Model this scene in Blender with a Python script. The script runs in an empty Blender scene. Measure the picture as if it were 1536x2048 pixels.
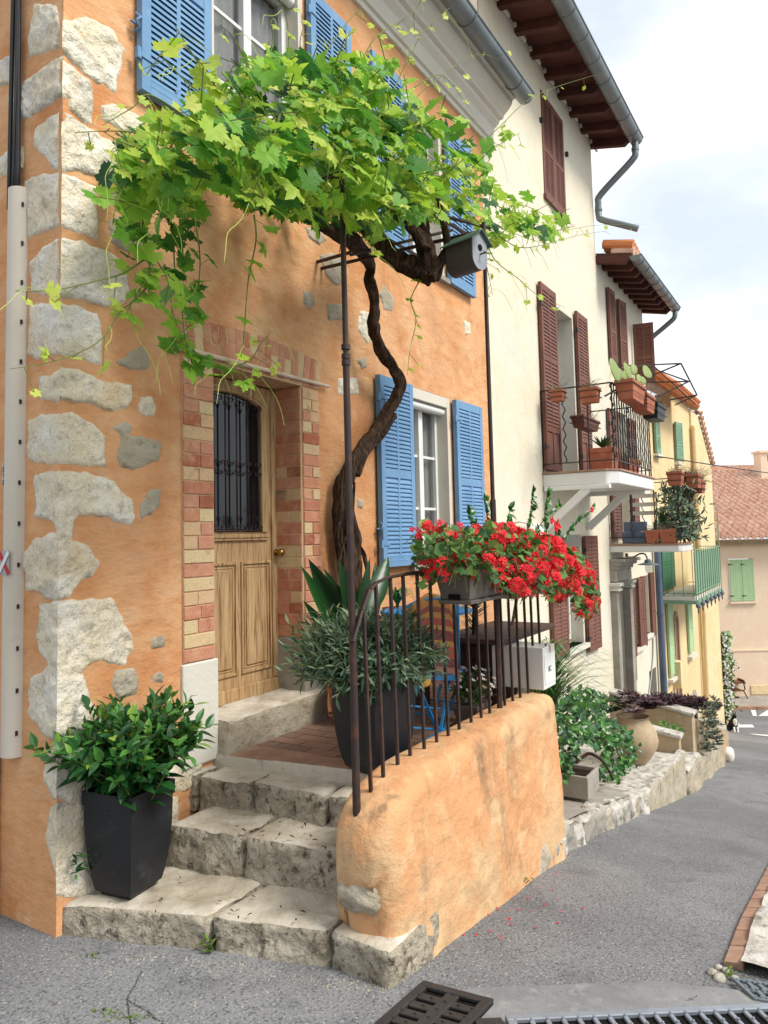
import bpy, math, random
import numpy as np
from mathutils import Vector, Matrix, noise
from mathutils.geometry import delaunay_2d_cdt
random.seed(7); np.random.seed(7)
S = bpy.context.scene; COL = S.collection
PI = math.pi
# ---------------------------------------------------------------- camera
CAM = np.array([-2.036, -2.984, 1.8]); FPX = 1479.0
PITCH = math.radians(4.0); ROLL = math.atan(.0226); CY = 1075-FPX*math.tan(PITCH)
FH = np.array([.851, .525, 0]); FH /= np.linalg.norm(FH)
_R0 = np.array([FH[1], -FH[0], 0]); _Z = np.array([0, 0, 1.])
FW = FH*math.cos(PITCH)+_Z*math.sin(PITCH); _U0 = np.cross(_R0, FW)
RT = _R0*math.cos(ROLL)-_U0*math.sin(ROLL); UP = _U0*math.cos(ROLL)+_R0*math.sin(ROLL)
cd = bpy.data.cameras.new('camera'); cam = bpy.data.objects.new('camera', cd); COL.objects.link(cam)
cam.matrix_world = Matrix(((RT[0], UP[0], -FW[0], CAM[0]), (RT[1], UP[1], -FW[1], CAM[1]), (RT[2], UP[2], -FW[2], CAM[2]), (0, 0, 0, 1)))
cd.sensor_fit = 'VERTICAL'; cd.sensor_height = 36; cd.lens = 36*FPX/2048
cd.shift_y = (CY-1024)/2048
cd.clip_end = 2000; cd.clip_start = .05
S.camera = cam
# ---------------------------------------------------------------- sky, sun, exposure
SUN_EL, SUN_AZ = math.radians(48), math.radians(176)      # azimuth: direction the light comes from, clockwise from +y
w = bpy.data.worlds.new('World'); S.world = w; w.use_nodes = True
nt = w.node_tree; nt.nodes.clear()
out = nt.nodes.new('ShaderNodeOutputWorld'); bg = nt.nodes.new('ShaderNodeBackground'); bg.inputs[1].default_value = .12
sky = nt.nodes.new('ShaderNodeTexSky'); sky.sky_type = 'NISHITA'; sky.sun_disc = False
sky.sun_elevation = SUN_EL; sky.sun_rotation = SUN_AZ; sky.air_density = 1.0; sky.dust_density = 2.0
tc = nt.nodes.new('ShaderNodeTexCoord'); mp = nt.nodes.new('ShaderNodeMapping'); mp.inputs['Scale'].default_value = (1, 1, 2.2)
nz = nt.nodes.new('ShaderNodeTexNoise'); nz.inputs['Scale'].default_value = 2.3; nz.inputs['Detail'].default_value = 5; nz.inputs['Roughness'].default_value = .5
rp = nt.nodes.new('ShaderNodeValToRGB'); rp.color_ramp.elements[0].position = .4; rp.color_ramp.elements[1].position = .62
rp.color_ramp.elements[0].color = (.55, .55, .55, 1); rp.color_ramp.elements[1].color = (1, 1, 1, 1)
mx = nt.nodes.new('ShaderNodeMix'); mx.data_type = 'RGBA'; mx.inputs[7].default_value = (6.9, 7.25, 7.5, 1)
nt.links.new(tc.outputs['Generated'], mp.inputs[0]); nt.links.new(mp.outputs[0], nz.inputs['Vector']); nt.links.new(nz.outputs[0], rp.inputs[0])
nt.links.new(rp.outputs[0], mx.inputs[0]); nt.links.new(sky.outputs[0], mx.inputs[6]); nt.links.new(mx.outputs[2], bg.inputs[0]); nt.links.new(bg.outputs[0], out.inputs[0])
sl = bpy.data.lights.new('sun', 'SUN'); sl.energy = 2.7; sl.angle = math.radians(20); sl.color = (1, .96, .89)
so = bpy.data.objects.new('sun', sl); COL.objects.link(so)
sd = Vector((math.sin(SUN_AZ)*math.cos(SUN_EL), math.cos(SUN_AZ)*math.cos(SUN_EL), math.sin(SUN_EL)))
so.rotation_euler = sd.to_track_quat('Z', 'Y').to_euler()
S.view_settings.view_transform = 'Standard'; S.view_settings.look = 'None'; S.view_settings.exposure = 0.58; S.view_settings.gamma = 1
# ---------------------------------------------------------------- geometry lookups: a point of the photograph on a known plane of the place
def ray(px, py): return FW+RT*((px-768)/FPX)-UP*((py-CY)/FPX)
def PL(px, py, ax, v):
    d = ray(px, py); t = (v-CAM[ax])/d[ax]; return CAM+d*t
def PX(px, py, v): return PL(px, py, 0, v)
def PY(px, py, v=0.): return PL(px, py, 1, v)
def PZ(px, py, v): return PL(px, py, 2, v)
def proj(p):
    q = np.asarray(p, float)-CAM; d = q@FW; return 768+FPX*(q@RT)/d, CY-FPX*(q@UP)/d
# ---------------------------------------------------------------- materials
def L(r, g, b, k=.8):
    def f(c):
        c /= 255.; return (c/12.92 if c <= .04045 else ((c+.055)/1.055)**2.4)*k
    return (f(r), f(g), f(b), 1)
def mat(name, col, rough=.85, spec=.3, layers=(), bumps=(), attr=None, metal=0, trans=0, stretch=None, coat=0):
    """layers: (scale, colour, lo, hi, amount[, stretch]); bumps: (scale, distance[, kind]); attr: ramp [(pos, colour)] on attribute rnd"""
    m = bpy.data.materials.new(name); m.use_nodes = True; t = m.node_tree; N = t.nodes; K = t.links; N.clear()
    o = N.new('ShaderNodeOutputMaterial'); p = N.new('ShaderNodeBsdfPrincipled')
    tc = N.new('ShaderNodeTexCoord'); src = tc.outputs['Object']
    def mapped(st):
        if not st: return src
        q = N.new('ShaderNodeMapping'); q.inputs['Scale'].default_value = st; K.new(src, q.inputs[0]); return q.outputs[0]
    if attr:
        a = N.new('ShaderNodeAttribute'); a.attribute_name = 'rnd'
        r = N.new('ShaderNodeValToRGB'); cr = r.color_ramp
        while len(cr.elements) < len(attr): cr.elements.new(.5)
        for e, (ps, c) in zip(cr.elements, attr): e.position = ps; e.color = c
        if name.startswith('brick'): cr.interpolation = 'CONSTANT'
        K.new(a.outputs['Fac'], r.inputs[0]); cur = r.outputs[0]
    else:
        v = N.new('ShaderNodeRGB'); v.outputs[0].default_value = col; cur = v.outputs[0]
    for ly in layers:
        sc, c, lo, hi, am = ly[:5]; st = ly[5] if len(ly) > 5 else stretch
        n = N.new('ShaderNodeTexNoise'); n.inputs['Scale'].default_value = sc; n.inputs['Detail'].default_value = 6; n.inputs['Roughness'].default_value = .62
        K.new(mapped(st), n.inputs['Vector'])
        g = N.new('ShaderNodeMapRange'); g.inputs[1].default_value = lo; g.inputs[2].default_value = hi; g.inputs[4].default_value = am
        K.new(n.outputs[0], g.inputs[0])
        x = N.new('ShaderNodeMix'); x.data_type = 'RGBA'; x.inputs[7].default_value = c
        K.new(g.outputs[0], x.inputs[0]); K.new(cur, x.inputs[6]); cur = x.outputs[2]
    K.new(cur, p.inputs['Base Color'])
    p.inputs['Roughness'].default_value = rough; p.inputs['Metallic'].default_value = metal
    p.inputs['Specular IOR Level'].default_value = spec
    if coat: p.inputs['Coat Weight'].default_value = coat
    prev = None
    for b in bumps:
        sc, ds = b[:2]; kind = b[2] if len(b) > 2 else 'n'; st = b[3] if len(b) > 3 else stretch
        if kind == 'v':
            n = N.new('ShaderNodeTexVoronoi'); n.inputs['Scale'].default_value = sc; h = n.outputs[0]
        else:
            n = N.new('ShaderNodeTexNoise'); n.inputs['Scale'].default_value = sc; n.inputs['Detail'].default_value = 5; n.inputs['Roughness'].default_value = .6; h = n.outputs[0]
        K.new(mapped(st), n.inputs['Vector'])
        bn = N.new('ShaderNodeBump'); bn.inputs['Distance'].default_value = ds; bn.inputs['Strength'].default_value = 1
        K.new(h, bn.inputs['Height'])
        if prev: K.new(prev, bn.inputs['Normal'])
        prev = bn.outputs[0]
    if prev: K.new(prev, p.inputs['Normal'])
    if trans:
        tr = N.new('ShaderNodeBsdfTranslucent'); K.new(cur, tr.inputs[0]); ms = N.new('ShaderNodeMixShader'); ms.inputs[0].default_value = trans
        K.new(p.outputs[0], ms.inputs[1]); K.new(tr.outputs[0], ms.inputs[2]); K.new(ms.outputs[0], o.inputs[0])
    else: K.new(p.outputs[0], o.inputs[0])
    return m
M = {}
M['orange'] = mat('orange_plaster', L(224, 165, 115), .92, .2, [(.8, L(234, 184, 138), .4, .62, .9), (2.2, L(206, 136, 86), .48, .66, .85), (6, L(236, 196, 154), .52, .72, .6), (18, L(204, 146, 104), .56, .76, .45), (1.5, L(196, 148, 116), .58, .7, .6), (4, L(212, 146, 94), .5, .66, .6, (1, 1, 2.6)), (1.1, L(170, 138, 108), .64, .74, .55, (1, 1, .4))],
                  [(2.5, .028), (8, .010, 'n', (1, 1, 2)), (24, .0035, 'n', (1, 1, 2.5)), (110, .0012)])
M['parapet'] = mat('worn_orange_plaster', L(218, 182, 138), .93, .2, [(.9, L(220, 160, 112), .47, .56, .9), (1.7, L(212, 182, 140), .52, .62, .75), (1.3, L(128, 110, 86), .56, .66, .85, (1.2, 1.2, .5)), (4, L(196, 142, 98), .54, .66, .6), (7, L(238, 202, 156), .53, .68, .6), (16, L(170, 134, 100), .58, .72, .5), (5, L(122, 106, 84), .64, .72, .6)],
                   [(2.2, .035), (7, .012, 'n', (1, 1, 1.8)), (30, .003), (120, .0015)])
M['cream'] = mat('cream_render', L(234, 226, 206), .92, .2, [(.8, L(234, 218, 184), .42, .7, .8), (2.4, L(214, 210, 196), .5, .72, .6, (2, 2, .8)), (9, L(240, 236, 222), .5, .72, .5, (2, 2, .6)), (30, L(210, 202, 180), .6, .8, .4)], [(5, .012), (25, .004), (120, .0015)])
M['offwhite'] = mat('offwhite_render', L(228, 224, 212), .92, .2, [(1.5, L(214, 206, 186), .45, .7, .7), (8, L(200, 196, 184), .58, .8, .5)], [(8, .006), (60, .002)])
M['yellow'] = mat('yellow_render', L(238, 212, 162), .9, .2, [(.8, L(230, 198, 146), .42, .66, .8), (2.5, L(244, 224, 186), .5, .7, .6, (1.5, 1.5, .5)), (6, L(214, 178, 116), .6, .75, .6, (2, 2, .5))], [(6, .01), (50, .003)])
M['yellow2'] = mat('sandy_yellow_render', L(240, 216, 172), .9, .2, [(.9, L(234, 204, 146), .45, .66, .8), (4, L(218, 186, 134), .55, .7, .6, (1.5, 1.5, .5)), (12, L(250, 234, 196), .55, .7, .5)], [(4, .03), (20, .01)])
M['pink'] = mat('pink_beige_render', L(240, 216, 188, .84), .9, .2, [(.5, L(240, 210, 182, .86), .42, .66, .7), (3, L(248, 230, 210, .86), .5, .7, .5), (9, L(212, 186, 158), .6, .75, .4)], [(10, .004)])
M['stone'] = mat('rough_limestone', L(236, 222, 194, .88), .93, .2, [(3, L(246, 241, 230, .88), .45, .62, .9), (5, L(222, 198, 158, .85), .54, .66, .75), (13, L(176, 168, 154), .55, .68, .65), (34, L(238, 234, 224), .56, .7, .7, (1, 1.4, .7)), (60, L(120, 110, 94), .6, .72, .6), (2.2, L(200, 196, 186), .56, .66, .6)],
                 [(9, .025), (22, .018, 'n', (1, 1.8, .7)), (60, .009, 'n', (1, 1.8, .8)), (16, .008, 'v'), (150, .003)])
M['dstone'] = mat('grey_rubble', L(184, 172, 150), .93, .2, [(6, L(206, 198, 180), .45, .7, .8), (14, L(140, 128, 106), .54, .7, .7), (60, L(200, 190, 170), .62, .8, .6)], [(18, .015), (60, .007), (150, .003)])
M['step'] = mat('worn_step_stone', L(214, 205, 188), .88, .25, [(2.2, L(178, 164, 142), .45, .65, .8), (7, L(226, 219, 206), .5, .68, .8), (11, L(128, 114, 92), .58, .72, .6), (40, L(98, 88, 72), .62, .78, .7), (1.4, L(150, 134, 108), .55, .7, .6)],
                [(8, .015), (30, .006), (100, .002)])
M['stepface'] = mat('pitted_step_stone', L(176, 165, 145), .94, .2, [(3, L(206, 196, 176), .45, .65, .8), (9, L(124, 112, 92), .5, .64, .75), (26, L(70, 62, 50), .54, .66, .85), (60, L(216, 208, 194), .58, .72, .8)],
                    [(14, .025), (40, .012), (25, .012, 'v'), (120, .004)])
M['concrete'] = mat('old_concrete', L(160, 154, 144), .92, .2, [(2, L(184, 178, 166), .45, .65, .7), (9, L(126, 118, 106), .54, .72, .6), (50, L(198, 192, 182), .6, .8, .5)], [(12, .008), (60, .003), (200, .0015)])
M['asphalt'] = mat('asphalt', L(124, 124, 126), .93, .25, [(.55, L(148, 148, 148), .44, .6, .85), (2.4, L(104, 104, 107), .52, .68, .6), (1.2, L(84, 82, 82), .62, .72, .5, (.4, 1.6, 1)), (80, L(56, 56, 58), .5, .66, .8), (110, L(200, 198, 194), .58, .65, .85), (220, L(176, 176, 174), .6, .7, .6)], [(80, .006), (200, .003), (2, .02)])
M['patch'] = mat('smooth_mortar_patch', L(142, 142, 142), .9, .25, [(3, L(118, 119, 120), .45, .65, .8), (14, L(164, 163, 160), .52, .68, .6), (60, L(96, 96, 96), .58, .7, .6), (150, L(180, 178, 174), .6, .7, .6)], [(30, .003), (150, .001)])
M['paver'] = mat('white_stone_paving', L(206, 200, 190), .9, .25, [(5, L(176, 168, 156), .46, .62, .8), (14, L(124, 118, 106), .53, .64, .85), (40, L(230, 226, 218), .56, .75, .6)], [(9, .03, 'v'), (30, .01), (90, .004)])
M['brick'] = mat('brick_face', (.5, .2, .1, 1), .92, .15, [(14, L(230, 186, 150), .5, .7, .6), (50, L(140, 84, 60), .56, .74, .5), (5, L(226, 178, 134), .52, .68, .5), (9, L(150, 100, 76), .58, .7, .5)], [(20, .006), (70, .003), (150, .0015)],
                 attr=[(0, L(200, 132, 104)), (.16, L(188, 112, 84)), (.32, L(212, 150, 122)), (.5, L(222, 188, 146)), (.62, L(226, 202, 156)), (.74, L(208, 142, 112)), (.86, L(172, 106, 80)), (.95, L(150, 126, 104))])
M['mortar'] = mat('pale_mortar', L(222, 184, 148), .95, .1, [(30, L(200, 150, 110), .5, .7, .6)], [(80, .003)])
M['wood'] = mat('weathered_door_wood', L(190, 154, 110), .75, .3, [(3.5, L(214, 182, 136), .42, .62, .85, (6, 6, .5)), (7, L(130, 94, 60), .5, .63, .85, (8, 8, .5)), (20, L(110, 74, 42), .6, .72, .6, (6, 6, .25)), (2, L(160, 122, 84), .5, .7, .5)],
                [(30, .0025, 'n', (6, 6, .4)), (80, .001, 'n', (4, 4, .3))])
M['iron'] = mat('rusty_iron', L(60, 44, 40), .6, .5, [(12, L(104, 62, 44), .5, .7, .7), (60, L(36, 28, 26), .5, .7, .5)], [(120, .001)], metal=.2)
M['blackiron'] = mat('black_iron', L(34, 32, 34), .5, .5, [(20, L(60, 50, 46), .55, .75, .5)])
M['dark'] = mat('painted_dark_interior', (.006, .008, .012, 1), .08, .5)  # opaque near-black, painted darkness of the unlit room and the flue
M['glass'] = mat('window_glass', L(60, 68, 74, .5), .04, .9)
M['glass'].node_tree.nodes['Principled BSDF'].inputs['Alpha'].default_value = .28
M['curtain'] = mat('white_curtain', L(228, 228, 224), .9, .1)
M['fissure'] = mat('asphalt_fissure', L(62, 60, 58), .95, .1)
M['white'] = mat('white_paint', L(236, 236, 232), .45, .4, [(6, L(216, 214, 206), .5, .75, .4)])
M['offw'] = mat('cream_frame_paint', L(224, 216, 200), .55, .4, [(6, L(204, 196, 178), .5, .75, .5)])
M['blue'] = mat('blue_shutter_paint', L(120, 160, 198), .6, .25, [(2, L(104, 146, 186), .45, .6, .8), (14, L(152, 184, 212), .55, .75, .5), (60, L(84, 112, 158), .62, .8, .4, (3, 3, .6))], [(50, .001, 'n', (4, 4, .5))])
M['redbrown'] = mat('redbrown_shutter_paint', L(118, 74, 60), .6, .35, [(3, L(138, 90, 72), .45, .65, .6), (14, L(92, 56, 46), .52, .7, .6)])
M['dkbrown'] = mat('dark_soffit_timber', L(94, 56, 48), .75, .25, [(3, L(74, 42, 36), .45, .65, .7), (9, L(116, 76, 62), .55, .75, .4, (1, 4, 1))], [(30, .002)])
M['zinc'] = mat('grey_zinc', L(128, 136, 138), .45, .5, [(3, L(106, 114, 118), .42, .62, .7), (12, L(156, 160, 158), .52, .74, .5), (30, L(110, 96, 84), .64, .76, .5)], metal=.35)
M['bluepipe'] = mat('blue_grey_pipe', L(92, 106, 128), .5, .4, [(4, L(76, 88, 108), .45, .65, .7)])
M['terra'] = mat('terracotta', L(178, 108, 82), .85, .25, [(7, L(200, 136, 108), .5, .7, .6), (20, L(160, 84, 58), .55, .75, .5)], [(50, .002)])
M['tile'] = mat('clay_roof_tile', L(224, 184, 160), .88, .2, [(2.2, L(204, 150, 126), .42, .6, .7), (7, L(244, 218, 196), .48, .62, .85), (14, L(146, 96, 78), .56, .7, .6)], [(30, .01)])
M['eavetile'] = mat('orange_eave_tile', L(222, 140, 92), .88, .2, [(3, L(198, 116, 76), .45, .65, .7)], [(30, .01)])
M['green'] = mat('green_shutter_paint', L(66, 124, 88), .55, .35, [(5, L(54, 104, 74), .45, .65, .6)])
M['palegreen'] = mat('pale_green_paint', L(178, 208, 158), .55, .35, [(5, L(160, 198, 152), .45, .65, .6)])
M['midgreen'] = mat('mid_green_paint', L(130, 166, 136), .55, .35, [(5, L(98, 144, 110), .45, .65, .6)])
M['greenmesh'] = mat('faded_green_screen', L(134, 164, 136), .7, .3, [(3, L(112, 146, 122), .45, .65, .7, (3, 3, .5))])
M['pot'] = mat('black_planter', L(30, 33, 38), .5, .4, [(5, L(42, 45, 50), .45, .7, .6), (40, L(20, 22, 25), .5, .75, .5), (6, L(96, 95, 92), .58, .75, .35)], [(60, .001)])
M['taupe'] = mat('taupe_plastic', L(112, 104, 96), .5, .4, [(5, L(98, 90, 82), .45, .7, .5)])
M['soil'] = mat('soil', L(52, 40, 32), .95, .1, [(30, L(90, 72, 56), .55, .7, .7)], [(60, .02)])
M['bark'] = mat('vine_bark', L(74, 56, 44), .95, .15, [(8, L(112, 88, 68), .48, .62, .8, (5, 5, .7)), (14, L(36, 27, 22), .52, .64, .9, (5, 5, .6))], [(10, .03, 'n', (5, 5, .6)), (30, .012, 'n', (5, 5, .5))])
M['twig'] = mat('green_twig', L(110, 124, 62), .7, .3, [(8, L(132, 96, 66), .5, .7, .7)])
M['tendril'] = mat('tendril', L(178, 196, 92), .6, .3)
M['vine'] = mat('vine_leaf', (0, 0, 0, 1), .5, .35, [(40, L(60, 104, 40, .6), .6, .8, .3)], [(70, .002)], trans=.45,
                attr=[(0, L(36, 82, 40)), (.2, L(64, 126, 48)), (.42, L(128, 188, 58)), (.66, L(184, 218, 72)), (1, L(230, 236, 118))])
M['shrub'] = mat('glossy_leaf', (0, 0, 0, 1), .35, .5, (), (), trans=.15, attr=[(0, L(24, 60, 30)), (.5, L(44, 98, 42)), (.85, L(86, 146, 58)), (1, L(150, 180, 70))])
M['olive'] = mat('grey_green_leaf', (0, 0, 0, 1), .5, .4, (), (), trans=.12, attr=[(0, L(38, 60, 46)), (.5, L(74, 102, 76)), (.85, L(124, 144, 112)), (.985, L(150, 160, 110)), (1, L(210, 170, 90))])
M['gleaf'] = mat('geranium_leaf', (0, 0, 0, 1), .55, .35, (), (), trans=.2, attr=[(0, L(44, 84, 36)), (.6, L(84, 130, 56)), (1, L(140, 168, 84))])
M['red'] = mat('red_petal', (0, 0, 0, 1), .6, .3, (), (), trans=.25, attr=[(0, L(190, 16, 30, .9)), (.5, L(232, 28, 44, .9)), (1, L(250, 70, 76, .9))])
M['petals'] = mat('mixed_petal', (0, 0, 0, 1), .6, .3, (), (), trans=.2, attr=[(0, L(238, 232, 226)), (.4, L(240, 236, 230)), (.5, L(190, 140, 90)), (.75, L(214, 90, 130)), (1, L(120, 40, 50))])
M['dark succulent'] = mat('purple_succulent', (0, 0, 0, 1), .5, .4, (), (), attr=[(0, L(44, 26, 34)), (.6, L(76, 44, 52)), (1, L(108, 74, 74))])
M['greysucc'] = mat('grey_trailing_leaf', (0, 0, 0, 1), .6, .3, (), (), attr=[(0, L(72, 82, 70)), (.6, L(112, 118, 98)), (1, L(150, 150, 124))])
M['dry'] = mat('dry_stem', (0, 0, 0, 1), .9, .2, (), (), attr=[(0, L(120, 100, 84)), (.6, L(170, 150, 126)), (1, L(130, 130, 96))])
M['cactus'] = mat('cactus_pad', L(138, 156, 84), .55, .35, [(40, L(190, 196, 130), .6, .7, .6), (4, L(134, 154, 84), .5, .7, .5)])
M['urn'] = mat('sandy_clay_jar', L(190, 168, 138), .88, .2, [(3, L(170, 148, 118), .42, .62, .7), (8, L(206, 188, 160), .5, .7, .6), (40, L(140, 120, 96), .6, .75, .5)], [(20, .004)])
M['conduit'] = mat('beige_plastic', L(214, 204, 188), .5, .4, [(2, L(198, 188, 170), .45, .7, .5), (9, L(184, 176, 160), .6, .75, .4)])
M['cable'] = mat('black_cable', L(34, 34, 36), .5, .4)
M['bamboo'] = mat('pale_cane', L(232, 210, 186), .7, .3, [(14, L(178, 144, 118), .5, .7, .6)])
M['bluemetal'] = mat('sky_blue_metal', L(38, 140, 204), .4, .5)
M['brass'] = mat('brass', L(176, 140, 74), .3, .5, metal=.9)
M['cushion'] = mat('yellow_cloth', L(238, 190, 96), .9, .1)
M['darkwood'] = mat('dark_wood', L(74, 50, 42), .6, .3, [(8, L(98, 68, 54), .5, .7, .6, (1, 6, 6))])
M['cat black'] = mat('black_fur', L(36, 34, 36), .9, .2)
M['cat white'] = mat('white_fur', L(232, 230, 226), .9, .2)
M['gutbox'] = mat('grey_box', L(118, 128, 134), .6, .3)
M['redc'] = mat('red_sticker', L(200, 40, 60), .6, .3)
M['greyc'] = mat('grey_sticker', L(176, 176, 178), .6, .3)
M['birdside'] = mat('birdhouse_dark_metal', L(92, 84, 82), .6, .3)
M['birdfront'] = mat('birdhouse_grey_front', L(160, 164, 172), .6, .3)
M['birdroof'] = mat('birdhouse_green_roof', L(98, 124, 112), .6, .3)
M['moss'] = mat('moss', (0, 0, 0, 1), .9, .1, (), (), trans=.1, attr=[(0, L(84, 92, 44)), (1, L(120, 150, 70))])
M['ironplate'] = mat('cast_iron', L(56, 53, 52), .6, .5, [(6, L(76, 71, 68), .45, .65, .6), (30, L(60, 52, 48), .5, .7, .6)], [(90, .002)], metal=.3)
M['steel'] = mat('galvanised_steel', L(170, 176, 184), .4, .5, [(10, L(140, 146, 154), .45, .65, .5)], metal=.5)
M['hole_shade'] = mat('painted_hole_shade', L(30, 28, 26), .95, .1)  # near-black painted in for the shade inside drains and small openings
M['floortile'] = mat('brick_tile_edge', L(176, 140, 118), .85, .3, [(5, L(150, 116, 96), .45, .65, .7), (18, L(198, 168, 146), .5, .7, .5)], [(30, .003)])
M['terrace'] = mat('brick_terrace_tile', (0, 0, 0, 1), .8, .3, [(6, L(150, 132, 118), .5, .7, .6), (25, L(120, 96, 82), .55, .75, .5)], [(30, .003)], attr=[(0, L(156, 120, 102)), (.5, L(140, 112, 98)), (1, L(176, 150, 132))])
# ---------------------------------------------------------------- mesh building
WM = {}
def wm(o): return WM.get(o.name, Matrix())
def tag(o, label=None, cat=None, group=None, kind=None):
    if label: o['label'] = label
    if cat: o['category'] = cat
    if group: o['group'] = group
    if kind: o['kind'] = kind
    return o
def empty(name, loc, label, cat, group=None):
    o = bpy.data.objects.new(name, None); COL.objects.link(o); o.location = tuple(float(v) for v in loc); o.empty_display_size = .1
    WM[o.name] = Matrix.Translation(o.location); return tag(o, label, cat, group)
class MB:
    def __init__(s): s.v = []; s.f = []; s.r = []; s.m = []; s.n = 0
    def add(s, vs, fs, rnd=.5, mi=0):
        b = s.n; vs = [tuple(float(c) for c in v) for v in vs]; s.v += vs; s.n += len(vs)
        s.f += [tuple(i+b for i in f) for f in fs]; s.m += [mi]*len(fs)
        s.r += ([rnd]*len(vs) if not hasattr(rnd, '__len__') else list(rnd)); return s
    def box(s, x0, y0, z0, x1, y1, z1, rnd=.5, mi=0):
        x0, x1 = min(x0, x1), max(x0, x1); y0, y1 = min(y0, y1), max(y0, y1); z0, z1 = min(z0, z1), max(z0, z1)
        return s.add([(x0, y0, z0), (x1, y0, z0), (x1, y1, z0), (x0, y1, z0), (x0, y0, z1), (x1, y0, z1), (x1, y1, z1), (x0, y1, z1)],
                     [(0, 3, 2, 1), (4, 5, 6, 7), (0, 1, 5, 4), (1, 2, 6, 5), (2, 3, 7, 6), (3, 0, 4, 7)], rnd, mi)
    def bar(s, a, b, wd, th, up=(0, 0, 1), rnd=.5, mi=0):
        a = Vector(a); b = Vector(b); d = (b-a); ln = d.length; d.normalize(); u = Vector(up)
        sx = d.cross(u)
        if sx.length < 1e-4: sx = d.cross(Vector((1, 0, 0)))
        sx.normalize(); u = sx.cross(d)
        vs = []
        for e in (a, b):
            for i, j in ((-1, -1), (1, -1), (1, 1), (-1, 1)): vs.append(e+sx*(i*wd/2)+u*(j*th/2))
        return s.add(vs, [(0, 1, 2, 3), (7, 6, 5, 4), (0, 4, 5, 1), (1, 5, 6, 2), (2, 6, 7, 3), (3, 7, 4, 0)], rnd, mi)
    def tube(s, pts, rad, n=8, rnd=.5, mi=0, wob=None, cap=True):
        pts = [Vector(tuple(float(c) for c in p)) for p in pts]
        if not hasattr(rad, '__len__'): rad = [rad]*len(pts)
        vs = []; fs = []; nrm = None
        for i, p in enumerate(pts):
            d = (pts[min(i+1, len(pts)-1)]-pts[max(i-1, 0)]).normalized()
            if nrm is None:
                nrm = d.cross(Vector((.3, .2, 1)));
                if nrm.length < 1e-3: nrm = d.cross(Vector((1, 0, 0)))
            nrm = (nrm-d*nrm.dot(d)).normalized(); bn = d.cross(nrm)
            for k in range(n):
                a = 2*PI*k/n; r = rad[i]*(1 if wob is None else wob(i, a, p)); vs.append(p+nrm*(r*math.cos(a))+bn*(r*math.sin(a)))
        for i in range(len(pts)-1):
            for k in range(n):
                a = i*n+k; b = i*n+(k+1) % n; fs.append((a, b, b+n, a+n))
        if cap: fs.append(tuple(range(n-1, -1, -1))); fs.append(tuple(range((len(pts)-1)*n, len(pts)*n)))
        return s.add(vs, fs, rnd, mi)
    def lathe(s, prof, c=(0, 0, 0), n=24, rnd=.5, mi=0, sq=0):
        vs = []; fs = []
        for r, z in prof:
            for k in range(n):
                a = 2*PI*k/n; vs.append((c[0]+r*math.cos(a), c[1]+r*math.sin(a), c[2]+z))
        for i in range(len(prof)-1):
            for k in range(n):
                a = i*n+k; b = i*n+(k+1) % n; fs.append((a, b, b+n, a+n))
        if prof[0][0] > 1e-4: fs.append(tuple(range(n-1, -1, -1)))
        if prof[-1][0] > 1e-4: fs.append(tuple(range((len(prof)-1)*n, len(prof)*n)))
        return s.add(vs, fs, rnd, mi)
    def prism(s, poly, z0, z1, rnd=.5, mi=0, axis='z'):
        n = len(poly)
        def P3(a, b, c): return (a, b, c) if axis == 'z' else ((a, c, b) if axis == 'y' else (c, a, b))
        zz0 = z0 if hasattr(z0, '__len__') else [z0]*n; zz1 = z1 if hasattr(z1, '__len__') else [z1]*n
        vs = [P3(p[0], p[1], zz0[i]) for i, p in enumerate(poly)]+[P3(p[0], p[1], zz1[i]) for i, p in enumerate(poly)]
        fs = [tuple(range(n-1, -1, -1)), tuple(range(n, 2*n))]+[(i, (i+1) % n, (i+1) % n+n, i+n) for i in range(n)]
        return s.add(vs, fs, rnd, mi)
    def quad(s, a, b, c, d, rnd=.5, mi=0): return s.add([a, b, c, d], [(0, 1, 2, 3)], rnd, mi)
    def build(s, name, mats, parent=None, smooth=False, bevel=0, sharp=None, label=None):
        me = bpy.data.meshes.new(name); me.from_pydata(s.v, [], s.f)
        at = me.attributes.new('rnd', 'FLOAT', 'POINT'); at.data.foreach_set('value', np.array(s.r, dtype=np.float32))
        if not isinstance(mats, (list, tuple)): mats = [mats]
        for q in mats: me.materials.append(M[q] if isinstance(q, str) else q)
        if len(mats) > 1: me.polygons.foreach_set('material_index', np.array(s.m, dtype=np.int32))
        if smooth: me.polygons.foreach_set('use_smooth', np.ones(len(me.polygons), dtype=bool))
        me.validate(); me.update()
        o = bpy.data.objects.new(name, me); COL.objects.link(o); WM[o.name] = Matrix()
        if smooth and sharp: me.set_sharp_from_angle(angle=math.radians(sharp))
        if bevel:
            b = o.modifiers.new('bevel', 'BEVEL'); b.width = bevel; b.segments = 2; b.limit_method = 'ANGLE'; b.harden_normals = False
        if parent: o.parent = parent; o.matrix_parent_inverse = wm(parent).inverted()
        if label: o['label'] = label
        return o
def struct(mb, name, mats, **k):
    o = mb.build(name, mats, **k); o['kind'] = 'structure'; return o
def copy_tree(o, parent=None, first=True, **kw):
    c = o.copy(); COL.objects.link(c); c.parent = parent
    if 'label' in c and not first: pass
    for ch in [x for x in bpy.data.objects if x.parent == o]: copy_tree(ch, c, False)
    return c
def N3(x, y, z, s=1., sd=0): return noise.noise(Vector((x*s+sd*7.3, y*s-sd*3.1, z*s+sd)))
def FB(x, y, z, s=1., sd=0, oc=4):
    t = 0; a = 1
    for i in range(oc): t += a*N3(x, y, z, s*2**i, sd+i); a *= .5
    return t
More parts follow.
